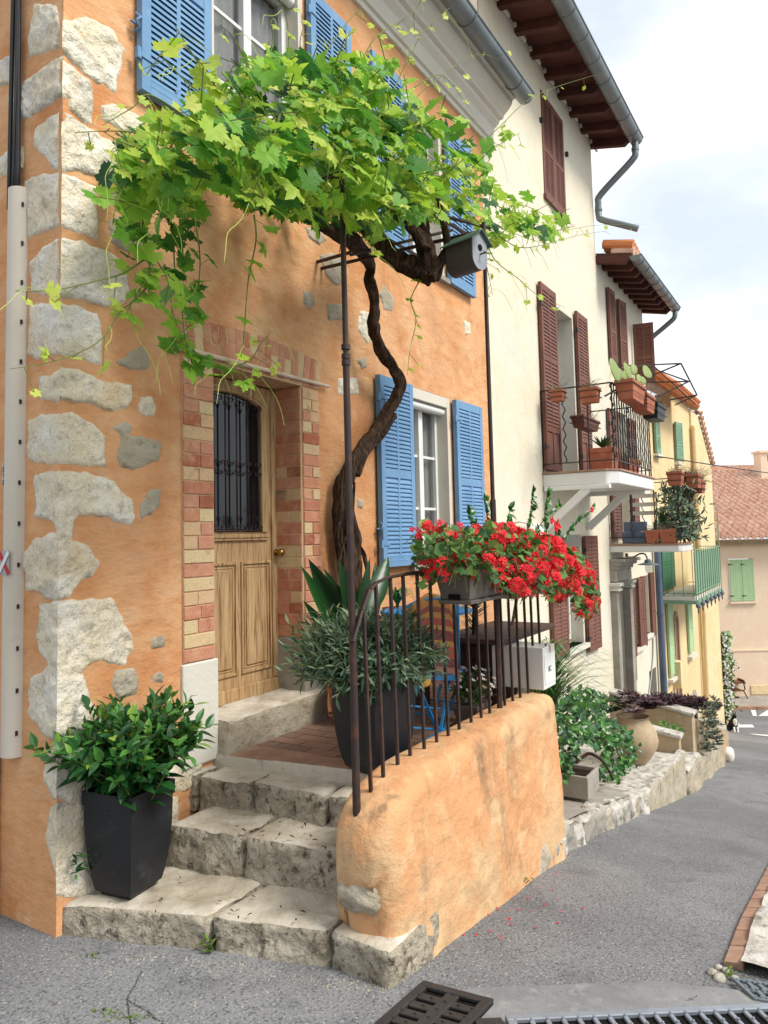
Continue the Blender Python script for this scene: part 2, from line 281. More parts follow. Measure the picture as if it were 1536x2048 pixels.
# ---------------------------------------------------------------- ground
RZ = [(-30, 3.2), (-8, .75), (-3, .2), (0, .11), (.55, .09), (1.95, -.08), (3.85, -.45), (6.6, -1.06), (11, -1.78), (19.5, -3.45), (22, -3.78), (60, -3.9)]
def road(x): return float(np.interp(x, [a for a, b in RZ], [b for a, b in RZ]))
def grid_mesh(xs, ys, zf):
    mb = MB(); vs = [(x, y, zf(x, y)) for x in xs for y in ys]; n = len(ys)
    fs = [(i*n+j, (i+1)*n+j, (i+1)*n+j+1, i*n+j+1) for i in range(len(xs)-1) for j in range(n-1)]
    return mb.add(vs, fs)
xs = list(np.concatenate([np.arange(-30, -3, 1.5), np.arange(-3, 5, .08), np.arange(5, 24, .4), np.arange(24, 60.1, 4)]))
ys = list(np.concatenate([np.arange(-30, -4, 2), np.arange(-4, 1.2, .08), np.arange(1.2, 30, 3)]))
def RS(x, y): return road(x)+(.010*FB(x, y, 0, 1.2, 0, 2) if -4 < y < 2 and x > .8 else 0)
struct(grid_mesh(xs, ys, RS), 'road', 'asphalt', smooth=True)
# ---------------------------------------------------------------- generic builders
def wall_sheet(mb, u0, u1, z0, z1, holes, y=0., depth=.3, axis='y', step=1.2):
    """wall standing on the plane y (outside towards -y) with rectangular holes and their reveals"""
    us = sorted({u0, u1, *[h[0] for h in holes], *[h[1] for h in holes]}); zs = sorted({z0, z1, *[h[2] for h in holes], *[h[3] for h in holes]})
    def P3(u, d, z): return (u, y+d, z) if axis == 'y' else (y+d, u, z)
    for a, b in zip(us, us[1:]):
        for c, d in zip(zs, zs[1:]):
            cu, cz = (a+b)/2, (c+d)/2
            if any(h[0] < cu < h[1] and h[2] < cz < h[3] for h in holes): continue
            mb.quad(P3(a, 0, c), P3(b, 0, c), P3(b, 0, d), P3(a, 0, d)); mb.quad(P3(a, depth, c), P3(a, depth, d), P3(b, depth, d), P3(b, depth, c))
    for h in holes:
        a, b, c, d = h[:4]
        mb.quad(P3(a, 0, c), P3(a, 0, d), P3(a, depth, d), P3(a, depth, c)); mb.quad(P3(b, 0, c), P3(b, depth, c), P3(b, depth, d), P3(b, 0, d))
        mb.quad(P3(a, 0, d), P3(b, 0, d), P3(b, depth, d), P3(a, depth, d)); mb.quad(P3(a, 0, c), P3(a, depth, c), P3(b, depth, c), P3(b, 0, c))
    mb.quad(P3(u0, 0, z1), P3(u1, 0, z1), P3(u1, depth, z1), P3(u0, depth, z1)); mb.quad(P3(u1, 0, z0), P3(u1, depth, z0), P3(u1, depth, z1), P3(u1, 0, z1))
    mb.quad(P3(u0, 0, z0), P3(u0, 0, z1), P3(u0, depth, z1), P3(u0, depth, z0))
    return mb
def shutter(par, O, U, w, h, m, name='shutter', th=.04, rails=(.0, .42, 1.), nslat=34, frame=.055, two=True, hinge=True, solid_low=False, lat=.07, label=None):
    """louvred shutter leaf: O lower corner, U unit direction of its width, thickness along n"""
    O = Vector([float(c) for c in O]); U = Vector(U).normalized(); Zv = Vector((0, 0, 1)); nn = U.cross(Zv)
    f = MB()
    def bx(mb, a0, a1, c0, c1, t0, t1):
        vs = [O+U*a+Zv*c+nn*t for a, c, t in ((a0, c0, t0), (a1, c0, t0), (a1, c0, t1), (a0, c0, t1), (a0, c1, t0), (a1, c1, t0), (a1, c1, t1), (a0, c1, t1))]
        mb.add(vs, [(0, 3, 2, 1), (4, 5, 6, 7), (0, 1, 5, 4), (1, 2, 6, 5), (2, 3, 7, 6), (3, 0, 4, 7)])
    bx(f, 0, frame, 0, h, 0, th); bx(f, w-frame, w, 0, h, 0, th)
    zr = [r*h for r in rails]
    for i, z in enumerate(zr):
        a = max(0, z-lat/2) if i else 0; b = min(h, z+lat/2) if i < len(zr)-1 else h
        if i == 0: b = lat*1.2
        if i == len(zr)-1: a = h-lat*1.0
        bx(f, frame, w-frame, a, b, .002, th-.002)
    if two: bx(f, w/2-.014, w/2+.014, lat, h-lat, .003, th-.001)
    o = f.build(name, m, par, bevel=.003, label=label)
    sl = MB(); k = 0
    for z0, z1 in zip(zr, zr[1:]):
        z0 += lat*.6; z1 -= lat*.6; n = max(2, int(round(nslat*(z1-z0)/h)))
        if solid_low and k == 0: bx(sl, frame, w-frame, z0, z1, th*.35, th*.7); k += 1; continue
        k += 1; dz = (z1-z0)/n
        for i in range(n):
            z = z0+i*dz
            a0, a1 = frame, w-frame
            vs = [O+U*a+Zv*c+nn*t for a, c, t in ((a0, z, th*.98), (a1, z, th*.98), (a1, z+dz*.95, th*.62), (a0, z+dz*.95, th*.62), (a0, z+dz*.28, th*.98), (a1, z+dz*.28, th*.98), (a1, z+dz*1.2, th*.62), (a0, z+dz*1.2, th*.62))]
            sl.add(vs, [(0, 3, 2, 1), (4, 5, 6, 7), (0, 1, 5, 4), (1, 2, 6, 5), (2, 3, 7, 6), (3, 0, 4, 7)])
    bx(sl, frame, w-frame, lat, h-lat, th*.06, th*.16)
    sl.build('louvre_slats', m, o)
    if hinge:
        for zz in (h*.12, h*.88):
            hb = MB(); bx(hb, -.03, .09, zz-.012, zz+.012, th+.001, th+.007); bx(hb, -.035, -.012, zz-.03, zz+.03, th-.012, th+.009); hb.build('hinge', m if m == 'blue' else 'blackiron', o)
    return o
def window(par, x0, x1, z0, z1, y, fm='white', fr=.05, mull=True, bars=2, glass='glass', name='window'):
    f = MB(); f.box(x0, y, z0, x0+fr, y+.06, z1); f.box(x1-fr, y, z0, x1, y+.06, z1); f.box(x0+fr, y+.001, z0, x1-fr, y+.059, z0+fr); f.box(x0+fr, y+.001, z1-fr, x1-fr, y+.059, z1)
    if mull: c = (x0+x1)/2; f.box(c-fr*.8, y-.008, z0+fr, c+fr*.8, y+.05, z1-fr)
    o = f.build(name, fm, par, bevel=.004)
    if bars:
        for i in range(1, bars+1):
            b = MB(); zz = z0+(z1-z0)*i/(bars+1); b.box(x0+fr, y+.012, zz-.011, x1-fr, y+.03, zz+.011); b.build('muntin', fm, o)
    g = MB(); g.box(x0+fr*.5, y+.032, z0+fr*.5, x1-fr*.5, y+.036, z1-fr*.5); g.build('pane', glass, o)
    return o
def gutter(par, x0, x1, y, z, r=.09, m='zinc', seam=.5, cap=True):
    g = MB(); n = 12; th = .006
    vs = []; fs = []
    for x in (x0, x1):
        for k in range(n+1):
            a = PI+PI*k/n; vs.append((x, y+r*math.cos(a), z+r*math.sin(a)))
        for k in range(n, -1, -1):
            a = PI+PI*k/n; vs.append((x, y+(r-th)*math.cos(a), z+(r-th)*math.sin(a)))
    q = 2*(n+1)
    for k in range(q): fs.append((k, (k+1) % q, (k+1) % q+q, k+q))
    g.add(vs, fs)
    for x in ((x0, x1) if cap else ()):
        g.add([(x, y+r*math.cos(PI+PI*k/n), z+r*math.sin(PI+PI*k/n)) for k in range(n+1)], [tuple(range(n+1))])
    g.tube([(x0, y-r, z), (x1, y-r, z)], .012, 8)
    x = x0+seam*.6
    while x < x1-.05:
        g.tube([(x, y+(r+.004)*math.cos(PI+PI*k/n), z+(r+.004)*math.sin(PI+PI*k/n)) for k in range(n+1)], .007, 5); x += seam
    return g.build('gutter', m, par, smooth=True, sharp=40)
# ---------------------------------------------------------------- ORANGE HOUSE
XC = float(PY(120, 900)[0]); XE = 4.9
oh = empty('orange_house', (XC, 0, 0), 'orange plastered house with exposed quoin stones, blue shutters and a wooden door', 'house')
DX0, DX1, DZ0, DZ1 = .97, 1.78, .82, 2.82
H = [(DX0, DX1, DZ0, DZ1), (3.2, 3.96, 1.57, 3.05), (.95, 1.86, 4.15, 5.62), (3.2, 3.94, 4.15, 5.62)]
wall_sheet(MB(), XC, XE, -1.6, 6.12, H, 0, .3).build('front_wall', 'orange', oh)
b = MB(); b.quad((XC, .3, -.3), (XC, .3, 6.12), (XC, 7, 6.12), (XC, 7, -.3)); b.quad((XC, 7, -.3), (XE, 7, -.3), (XE, 7, 6.12), (XC, 7, 6.12)); b.build('side_wall', 'orange', oh)
b = MB(); b.add([(XC-.25, -.33, 6.36), (XE+.1, -.33, 6.36), (XE+.1, 3.6, 7.7), (XC-.25, 3.6, 7.7), (XC-.25, -.33, 6.42), (XE+.1, -.33, 6.42), (XE+.1, 3.6, 7.76), (XC-.25, 3.6, 7.76)], [(0, 3, 2, 1), (4, 5, 6, 7), (0, 1, 5, 4), (1, 2, 6, 5), (2, 3, 7, 6), (3, 0, 4, 7)]); b.build('roof', 'tile', oh)
# plain backing wall added behind the openings to give a dark interior
b = MB(); b.box(XC+.3, 1.6, -.2, XE-.1, 1.65, 6.1); b.build('inner_backing', 'concrete', oh)
# moulded cornice
prof = [(0, 5.93), (-.03, 5.93), (-.035, 5.975), (-.06, 5.98), (-.075, 6.03), (-.09, 6.09), (-.14, 6.13), (-.15, 6.16), (-.19, 6.165), (-.2, 6.2), (-.25, 6.24), (-.29, 6.29), (-.3, 6.33), (-.33, 6.34), (-.33, 6.38), (0, 6.4)]
b = MB(); vs = [(x, y, z) for x in (XC-.3, 5.05) for y, z in prof]; n = len(prof)
b.add(vs, [(i, i+1, i+1+n, i+n) for i in range(n-1)]+[tuple(range(n)), tuple(range(2*n-1, n-1, -1))]); b.build('cornice', 'offwhite', oh)
gutter(oh, XC-.3, 5.1, -.425, 6.36, .09, seam=1.1)
# exposed stones: outlines as seen in the wall, real relief 1-2 cm proud, wrapping the corner
def refine(poly, step=.03, jit=.006, sd=0):
    out = []
    for i in range(len(poly)):
        a = poly[i]; b = poly[(i+1) % len(poly)]; d = math.dist(a, b); n = max(1, int(d/step))
        for k in range(n):
            t = k/n; x = a[0]+(b[0]-a[0])*t; z = a[1]+(b[1]-a[1])*t
            out.append((x+jit*1.4*noise.noise(Vector((x*18, z*18, sd))), z+jit*1.4*noise.noise(Vector((z*18, x*18, sd+5)))))
    return out
def inside(p, poly):
    x, y = p; c = False; j = len(poly)-1
    for i in range(len(poly)):
        xi, yi = poly[i]; xj, yj = poly[j]
        if (yi > y) != (yj > y) and x < (xj-xi)*(y-yi)/(yj-yi+1e-12)+xi: c = not c
        j = i
    return c
def seg_d(p, a, b):
    ax, ay = a; bx, by = b; dx, dy = bx-ax, by-ay; t = max(0, min(1, ((p[0]-ax)*dx+(p[1]-ay)*dy)/(dx*dx+dy*dy+1e-12)))
    return math.hypot(p[0]-ax-t*dx, p[1]-ay-t*dy)
def patch(poly_px, side='front', proud=.016, name='wall_stone', m='stone', res=.0115, rough=.011, sd=0, par=None):
    par = par or oh
    if side == 'front': P = [tuple(PY(*q)[[0, 2]]) for q in poly_px]; P = [(max(x, XC), z) for x, z in P]
    else: P = [tuple(PX(q[0], q[1], XC)[[1, 2]]) for q in poly_px]; P = [(max(x, 0), z) for x, z in P]
    edge0 = XC if side == 'front' else 0
    if proud > .015:
        ca = sum(p[0] for p in P)/len(P); cz = sum(p[1] for p in P)/len(P); P = [(a if abs(a-edge0) < .012 else a+.012*(1 if a > ca else -1), z+.011*(1 if z > cz else -1)) for a, z in P]
    R = refine(P, .018, .012 if proud > .015 else .008, sd); R = [(edge0 if abs(a-edge0) < .012 else max(a, edge0), c) for a, c in R]
    xs_ = [p[0] for p in R]; zs_ = [p[1] for p in R]
    pts = []; rr = random.Random(sd+11)
    RA = np.array(R); RB = np.roll(RA, -1, axis=0); RD = RB-RA; RL = (RD**2).sum(1)+1e-12
    own = ~((abs(RA[:, 0]-edge0) < .006) & (abs(RB[:, 0]-edge0) < .006))
    def dist(p, mask=None):
        t = np.clip(((p-RA)*RD).sum(1)/RL, 0, 1); q = RA+RD*t[:, None]; d = ((p-q)**2).sum(1)
        return math.sqrt((d[mask] if mask is not None else d).min())
    x = min(xs_)+res/2
    while x < max(xs_):
        z = min(zs_)+res/2
        while z < max(zs_):
            q = (x+rr.uniform(-.3, .3)*res, z+rr.uniform(-.3, .3)*res)
            if inside(q, R) and dist(np.array(q)) > res*.45: pts.append(q)
            z += res
        x += res
    allp = [Vector(p) for p in R+pts]; n = len(R)
    r = delaunay_2d_cdt(allp, [(i, (i+1) % n) for i in range(n)], [list(range(n))], 1, 1e-5)
    vs = []
    for v in r[0]:
        p = (v[0], v[1])
        dm = dist(np.array(p), own)
        e = 1-math.exp(-dm/.007)
        wx, wy = (p[0], 0) if side == 'front' else (XC, p[0])
        u1, u2 = (wx+wy)*.8+p[1]*.6, (wx+wy)*.6-p[1]*.8
        ch = (1-abs(N3(u1*14, u2*34, 0, 1, 4)))*.6+(1-abs(N3(u1*30, u2*60, 2, 1, 6)))*.4
        h = -.004+e*(proud*.6+(.007 if proud < .015 else .003)+rough*(1 if proud > .015 else .7)*(.9*FB(wx, wy, p[1], 9, 3, 3)+1.1*(ch-.6)))
        dd = p[0]-edge0; pull = h*math.exp(-dd/.03)
        if side == 'front': vs.append((p[0]-pull, -h, p[1]))
        else: vs.append((XC-h, p[0]-pull, p[1]))
    mb = MB(); fs = [tuple(f) if side == 'front' else tuple(reversed(f)) for f in r[2]]
    if side == 'front': fs = [tuple(f) for f in r[2]]
    mb.add(vs, fs); o = mb.build(name, m, par, smooth=True)
    return o
Q = [
 ('f', [(115,85),(117,42),(175,38),(210,55),(245,95),(235,145),(228,180),(190,160),(150,130),(117,95)]),
 ('s', [(117,85),(117,30),(105,12),(75,10),(65,50),(60,110),(85,105),(117,95)]),
 ('f', [(118,118),(150,140),(175,165),(183,190),(180,245),(165,240),(145,220),(140,195),(118,192)]),
 ('s', [(119,118),(80,145),(52,165),(20,190),(25,240),(60,232),(95,210),(119,195)]),
 ('f', [(116,222),(145,235),(200,275),(245,290),(250,320),(245,370),(205,355),(160,340),(140,343),(116,340)]),
 ('s', [(119,222),(90,240),(68,258),(68,300),(90,315),(105,340),(119,340)]),
 ('f', [(200,210),(225,205),(280,230),(295,255),(280,270),(240,262),(202,238)]),
 ('f', [(116,344),(150,352),(195,372),(197,430),(197,482),(160,470),(116,455)]),
 ('s', [(119,344),(75,348),(50,362),(55,480),(90,465),(119,455)]),
 ('f', [(202,378),(225,375),(250,392),(242,407),(222,408)]),
 ('f', [(215,440),(240,430),(270,432),(300,460),(320,490),(300,510),(250,505),(220,485)]),
 ('f', [(116,475),(165,487),(225,510),(245,530),(255,575),(250,598),(215,610),(165,598),(116,588)]),
 ('s', [(119,475),(85,492),(60,525),(60,588),(119,594)]),
 ('f', [(116,601),(160,612),(195,625),(205,650),(204,732),(165,722),(116,712)]),
 ('s', [(121,604),(60,608),(55,710),(75,722),(100,712),(121,712)]),
 ('f', [(118,738),(160,742),(195,760),(263,776),(253,812),(235,818),(200,817),(190,803),(118,797)]),
 ('s', [(122,738),(77,755),(80,805),(100,800),(122,808)]),
 ('f', [(118,824),(147,824),(185,848),(212,872),(210,935),(185,934),(118,932)]),
 ('s', [(122,824),(78,828),(55,840),(55,920),(75,928),(122,932)]),
 ('f', [(226,723),(253,708),(284,688),(296,705),(304,742),(260,740),(239,732)]),
 ('f', [(280,793),(304,792),(314,814),(313,833),(290,835),(275,824),(275,807)]),
 ('f', [(239,845),(253,840),(265,852),(260,869),(308,876),(323,886),(318,923),(290,934),(267,942),(239,934),(232,917),(237,889),(239,869),(222,855)]),
 ('f', [(118,945),(171,949),(226,964),(232,978),(263,1005),(265,1043),(260,1058),(232,1053),(205,1038),(164,1036),(154,1046),(150,1074),(178,1081),(198,1122),(191,1145),(164,1163),(143,1190),(118,1197)]),
 ('s', [(123,945),(72,951),(75,1040),(106,1052),(110,1070),(75,1077),(55,1095),(55,1175),(85,1185),(90,1195),(123,1197)]),
 ('f', [(297,978),(323,978),(321,1012),(304,1029),(280,1043),(278,1012)]),
 ('f', [(116,1205),(215,1200),(239,1227),(263,1282),(265,1303),(246,1330),(190,1330),(167,1340),(187,1385),(200,1440),(185,1482),(116,1470)]),
 ('s', [(123,1205),(80,1212),(78,1300),(92,1335),(65,1350),(58,1420),(88,1470),(123,1480)]),
 ('f', [(225,1340),(270,1332),(280,1365),(275,1390),(235,1400),(222,1370)]),
 ('f', [(300,1275),(330,1267),(332,1295),(300,1303)]),
 ('f', [(300,1350),(320,1342),(332,1350),(327,1367),(305,1367)]),
 ('f', [(104,1488),(160,1482),(230,1512),(330,1500),(400,1490),(400,1560),(365,1580),(300,1595),(150,1600),(104,1598)]),
 ('s', [(118,1488),(95,1500),(85,1560),(105,1600),(118,1600)]),
 ('f', [(104,1606),(200,1606),(360,1590),(352,1700),(300,1800),(104,1800)]),
 ('s', [(118,1606),(100,1615),(90,1680),(108,1740),(118,1790)]),
 ('f', [(636,508),(665,505),(692,525),(693,568),(670,572),(650,550)]),
 ('f', [(605,580),(625,582),(632,610),(618,620),(606,607)]),
 ('f', [(652,605),(690,608),(692,640),(655,642)]),
 ('f', [(718,620),(740,624),(760,660),(735,690),(715,660)]),
 ('f', [(757,590),(768,568),(790,600),(785,625),(768,620)]),
 ('f', [(925,638),(940,645),(942,668),(930,670)]),
 ('f', [(675,755),(715,755),(718,790),(675,790)]),
 ('f', [(712,718),(730,712),(735,735),(722,740)]),
 ('f', [(712,995),(728,1000),(725,1018),(715,1015)]),
 ('f', [(608,452),(640,458),(655,480),(640,492),(618,478)]),
 ('f', [(340,390),(372,398),(380,425),(352,430)]),
 ('s', [(14,110),(34,105),(30,165),(-10,180),(-10,130)]), ('s', [(16,300),(50,290),(48,340),(-10,360),(-10,320)]),
]
GREY = {9, 10, 19, 21, 24, 27, 28, 29, 38, 41, 42, 43, 35, 34, 36}
for i, (sd_, pl) in enumerate(Q):
    big = i not in GREY and i < 34 and len(pl) > 7
    patch(pl, 'front' if sd_ == 'f' else 'side', .02 if big else .009, 'quoin_stone' if i < 34 and i not in GREY and i not in (20,) else 'wall_stone', 'dstone' if i in GREY else 'stone', sd=i*3, rough=.013 if big else .008)
# brick surround of the door
def brick_panel(mb, rows, u0, u1, z0, z1, y, axis='front', sd=0, wide=.2):
    rr = random.Random(sd); nr = int(round((z1-z0)/.074)); dz = (z1-z0)/nr; g = .0035
    for i in range(nr):
        za = z0+i*dz; cuts = [u0, u1] if rr.random() < .4 else [u0, u0+(u1-u0)*rr.choice([.45, .5, .55]), u1]
        for a, b_ in zip(cuts, cuts[1:]):
            r = rr.choice([.03, .1, .2, .36, .36, .45, .55, .65, .8, .8, .9, .58, .4, .68]) if rr.random() < .97 else .97
            pr = rr.uniform(0, .004)
            if axis == 'front': mb.box(a+g, y-.012-pr, za+g, b_-g, y+.02, za+dz-g, r)
            else: mb.box(y-.012-pr if axis == 'right' else y-.02, a+g, za+g, y+.02 if axis == 'right' else y+.012+pr, b_-g, za+dz-g, r)
jt = 2.80
JL0 = float(PY(363, 1200)[0]); JR1 = float(PY(640, 1200)[0])
z_l = float(PY(395, 1322)[2]); z_r = float(PY(610, 1275)[2])
for nm, u0, u1, zb, ax, sd in (('l', JL0, DX0, z_l, 'front', 1), ('r', DX1, JR1, z_r, 'front', 5)):
    mb = MB(); brick_panel(mb, 0, u0, u1, zb, jt, -.004, 'front', sd)
    o = mb.build('brick_jamb', 'brick', oh, bevel=.003)
    q = MB(); q.box(u0+.002, -.011, zb, u1-.002, .0, jt); q.build('mortar', 'mortar', o)
mb = MB(); brick_panel(mb, 0, -.002, .215, z_r, jt, DX1, 'right', 9); o = mb.build('brick_reveal', 'brick', oh, bevel=.003)
q = MB(); q.box(DX1-.010, -.003, z_r, DX1+.01, .215, jt); q.build('mortar', 'mortar', o)
mb = MB(); brick_panel(mb, 0, -.002, .215, z_l, jt, DX0, 'left', 12); o = mb.build('brick_reveal', 'brick', oh, bevel=.003)
q = MB(); q.box(DX0-.01, -.003, z_l, DX0+.010, .215, jt); q.build('mortar', 'mortar', o)
for u0, u1, zb, m_ in ((JL0-.01, DX0+.02, z_l, 'white'), (DX1-.02, JR1+.02, z_r, 'concrete')):
    mb = MB(); mb.box(u0, -.022, .62, u1, .21, zb-.003); mb.build('jamb_block', 'offwhite' if m_ == 'white' else 'concrete', oh, bevel=.008)
# soldier course arch over the door
mb = MB(); rr = random.Random(4); x = JL0-.02; n = 20; span = (JR1+.02)-(JL0-.02); zl0 = 2.815
for i in range(n):
    a = x+span*i/n; c = x+span*(i+1)/n; t = ((a+c)/2-x)/span; top = zl0+.19+.05*math.sin(PI*t)
    cuts = [zl0+.03*math.sin(PI*t)*0, top] if rr.random() < .5 else [zl0, zl0+(top-zl0)*rr.uniform(.35, .65), top]
    for c0, c1 in zip(cuts, cuts[1:]):
        sk = (t-.5)*.12
        r = rr.choice([.03, .1, .36, .36, .45, .8, .8, .55, .65, .36])
        mb.add([(a+.003+sk*(c0-zl0), -.012, c0+.003), (c-.003+sk*(c0-zl0), -.012, c0+.003), (c-.003+sk*(c1-zl0)*3, -.012, c1-.003), (a+.003+sk*(c1-zl0)*3, -.012, c1-.003),
                (a+.003+sk*(c0-zl0), .01, c0+.003), (c-.003+sk*(c0-zl0), .01, c0+.003), (c-.003+sk*(c1-zl0)*3, .01, c1-.003), (a+.003+sk*(c1-zl0)*3, .01, c1-.003)],
               [(0, 1, 2, 3), (4, 7, 6, 5), (0, 4, 5, 1), (1, 5, 6, 2), (2, 6, 7, 3), (3, 7, 4, 0)], r)
ar_ = mb.build('brick_arch', 'brick', oh, bevel=.003)
q = MB(); q.prism([(JL0-.01, zl0)]+[(JL0-.01+(span-.02)*k/12, zl0+.185+.05*math.sin(PI*k/12)) for k in range(13)]+[(JR1+.01, zl0)], -.009, -.001, axis='y'); q.build('mortar', 'mortar', ar_)
q = MB(); q.box(DX0, -.008, DZ1-.012, DX1, .21, DZ1+.004); q.build('lintel_soffit', 'brick', oh)
# door leaf
YD = .215
door = MB(); D0, D1, T0, T1 = DX0+.005, DX1-.012, DZ0+.005, DZ1-.02
G0, G1 = float(PY(400, 950, YD)[0]), float(PY(521, 950, YD)[0]); GB = float(PY(480, 1064, YD)[2]); GT = float(PY(470, 788, YD)[2]); GS = float(PY(518, 815, YD)[2])
G0 = D0+(D1-G1)*.55
cxg = (G0+G1)/2
def archz(x, dz=0): t = (x-cxg)/((G1-G0)/2); return GT+dz-(GT-GS)*min(1, abs(t))**2.0
# body around the glazed opening
def dbox(x0, x1, z0, z1, y0, y1=YD+.045): door.box(x0, y0, z0, x1, y1, z1)
dbox(D0, G0, T0, T1, YD); dbox(G1, D1, T0, T1, YD); dbox(G0, G1, T0, GB, YD)
n = 14
for i in range(n):
    a = G0+(G1-G0)*i/n; c = G0+(G1-G0)*(i+1)/n
    door.add([(a, YD, archz(a)), (c, YD, archz(c)), (c, YD, T1), (a, YD, T1), (a, YD+.045, archz(a)), (c, YD+.045, archz(c)), (c, YD+.045, T1), (a, YD+.045, T1)], [(0, 1, 2, 3), (4, 7, 6, 5), (0, 4, 5, 1), (2, 6, 7, 3)])
dr = door.build('door', 'wood', oh, bevel=.002)
mb = MB()      # mouldings
def frame(mb, x0, x1, z0, z1, wd, y0, y1):
    mb.box(x0, y0, z0, x0+wd, y1, z1); mb.box(x1-wd, y0, z0, x1, y1, z1); mb.box(x0+wd, y0+.001, z0, x1-wd, y1, z0+wd); mb.box(x0+wd, y0+.001, z1-wd, x1-wd, y1, z1)
arch_pts = lambda off: [(G0-off, GB), (G0-off, GS+off*.4)]+[(G0-off+(G1-G0+2*off)*i/14, archz(G0+(G1-G0)*i/14, off)) for i in range(1, 14)]+[(G1+off, GS+off*.4), (G1+off, GB)]
for off, rad in ((.012, .012), (.034, .014), (.052, .008)): mb.tube([(x, YD-.004, z) for x, z in arch_pts(off)], rad, 8)
mb.box(G0-.06, YD-.026, GB-.035, G1+.06, YD+.001, GB-.012); mb.box(G0-.05, YD-.018, GB-.052, G1+.05, YD+.0005, GB-.036)
mb.build('door_moulding', 'wood', dr, smooth=True, sharp=35)
PZ0, PZ1 = float(PY(515, 1340, YD)[2]), float(PY(515, 1122, YD)[2])
mid = float(PY(477, 1200, YD)[0]); pr_ = float(PY(541, 1200, YD)[0])
for a, c in ((D0+.035, mid-.018), (mid+.018, pr_)):
    mb = MB(); frame(mb, a, c, PZ0, PZ1, .016, YD-.012, YD+.001); frame(mb, a+.03, c-.03, PZ0+.03, PZ1-.03, .008, YD-.005, YD+.001)
    mb.box(a+.048, YD-.009, PZ0+.048, c-.048, YD+.001, PZ1-.048); mb.build('door_panel', 'wood', dr, bevel=.004)
mb = MB(); mb.box(D0, YD-.02, T0, D1, YD+.001, T0+.085); mb.build('kick_board', 'wood', dr, bevel=.006)
mb = MB(); mb.box(D1-.05, YD-.012, T0+.09, D1, YD+.001, T1-.02); mb.build('door_stile', 'wood', dr, bevel=.003)
mb = MB(); mb.box(G0-.002, YD+.02, GB-.002, G1+.002, YD+.024, GT+.01); mb.build('pane', 'dark', dr)
kx, kz = PY(548, 1105, YD)[[0, 2]]
mb = MB(); mb.tube([(kx, YD-.02, kz), (kx, YD-.05, kz)], .009, 10); mb.tube([(kx, YD-.045, kz), (kx, YD-.052, kz), (kx, YD-.07, kz), (kx, YD-.082, kz)], [.012, .024, .024, .01], 14); mb.tube([(kx, YD-.014, kz), (kx, YD-.02, kz)], .022, 14); mb.build('door_knob', 'brass', dr, smooth=True, sharp=50)
# wrought grille
gr = MB(); yg = YD-.012; nb = 6
for i in range(nb):
    x = G0+(G1-G0)*(i+.35)/(nb-.3); top = archz(x)-.01
    gr.tube([(x, yg, GB+.01), (x, yg, top)], .0055, 6)
    for zc in (GB+(GT-GB)*.44, GB+(GT-GB)*.48): gr.tube([(x, yg, zc-.012), (x, yg, zc+.012)], .009, 8)
    def scroll(cx, cz, r, s, up=1):
        gr.tube([(cx+s*r*(1-.0*k)*math.cos(k*.5)*(1-k*.055), yg, cz+up*r*math.sin(k*.5)*(1-k*.055)) for k in range(11)], .0032, 5)
    for s in (-1, 1):
        scroll(x+s*.02, GB+(GT-GB)*.44-.01, .014, -s, -1); scroll(x+s*.02, GB+(GT-GB)*.48+.012, .014, -s, 1)
        scroll(x+s*.022, GB+.03, .019, -s, -1); scroll(x+s*.022, top-.02, .019, -s, 1)
        gr.tube([(x, yg, GB+.045), (x+s*.008, yg, GB+.075), (x+s*.018, yg, GB+.1)], [.003, .003, .0015], 5)
        gr.tube([(x, yg, top-.1), (x+s*.008, yg, top-.075), (x+s*.018, yg, top-.05)], [.0015, .003, .003], 5)
gr.tube([(G0, yg, GB+.008), (G1, yg, GB+.008)], .005, 6); gr.build('iron_grille', 'iron', dr, smooth=True)
# ---- windows and shutters
def recess(name, x0, x1, z0, z1, m='offw'):
    mb = MB(); t = .05; mb.box(x0, -.006, z0, x0+t, .2, z1); mb.box(x1-t, -.006, z0, x1, .2, z1); mb.box(x0+t, -.005, z1-.09, x1-t, .199, z1)
    return mb.build(name, m, oh, bevel=.003)
for k, (x0, x1, z0, z1) in enumerate(H[1:]):
    recess('window_surround', x0+.004, x1-.004, z0+.002, z1-.004)
    wo = window(oh, x0+.054, x1-.054, z0+.02, z1-.1, .1, 'white', .045, True, 2)
    mb = MB(); mb.tube([(x0+.06, .05, z1-.13), (x1-.06, .05, z1-.13)], .035, 10); mb.build('blind_roller', 'white', wo, smooth=True, sharp=40)
    cu = MB(); nn_ = 30; pts = [(x0+.06+(x1-x0-.12)*i/nn_, .155+.012*math.sin(i*1.9), 0) for i in range(nn_+1)]
    for i in range(nn_):
        if k != 1 and .42 < i/nn_ < .62: continue
        cu.quad((pts[i][0], pts[i][1]+.02, z0+.05), (pts[i+1][0], pts[i+1][1]+.02, z0+.05), (pts[i+1][0], pts[i+1][1]+.02, z1-.15), (pts[i][0], pts[i][1]+.02, z1-.15))
    cu.build('curtain', 'curtain', wo)
    mb = MB(); mb.box(x0-.03, -.05, z0-.045, x1+.03, .1, z0); mb.build('window_sill', 'concrete', oh, bevel=.005)
for x0, wd, z0, z1 in ((2.675, .51, 1.575, 3.04), (3.985, .57, 1.575, 3.04), (.43, .5, 4.12, 5.62), (1.88, .5, 4.14, 5.62), (2.67, .5, 4.12, 5.62), (3.965, .54, 4.12, 5.62)):
    shutter(oh, (x0, -.018, z0), (1, 0, 0), wd, z1-z0, 'blue', rails=(0, .49, 1), nslat=44, th=.045, frame=.06)
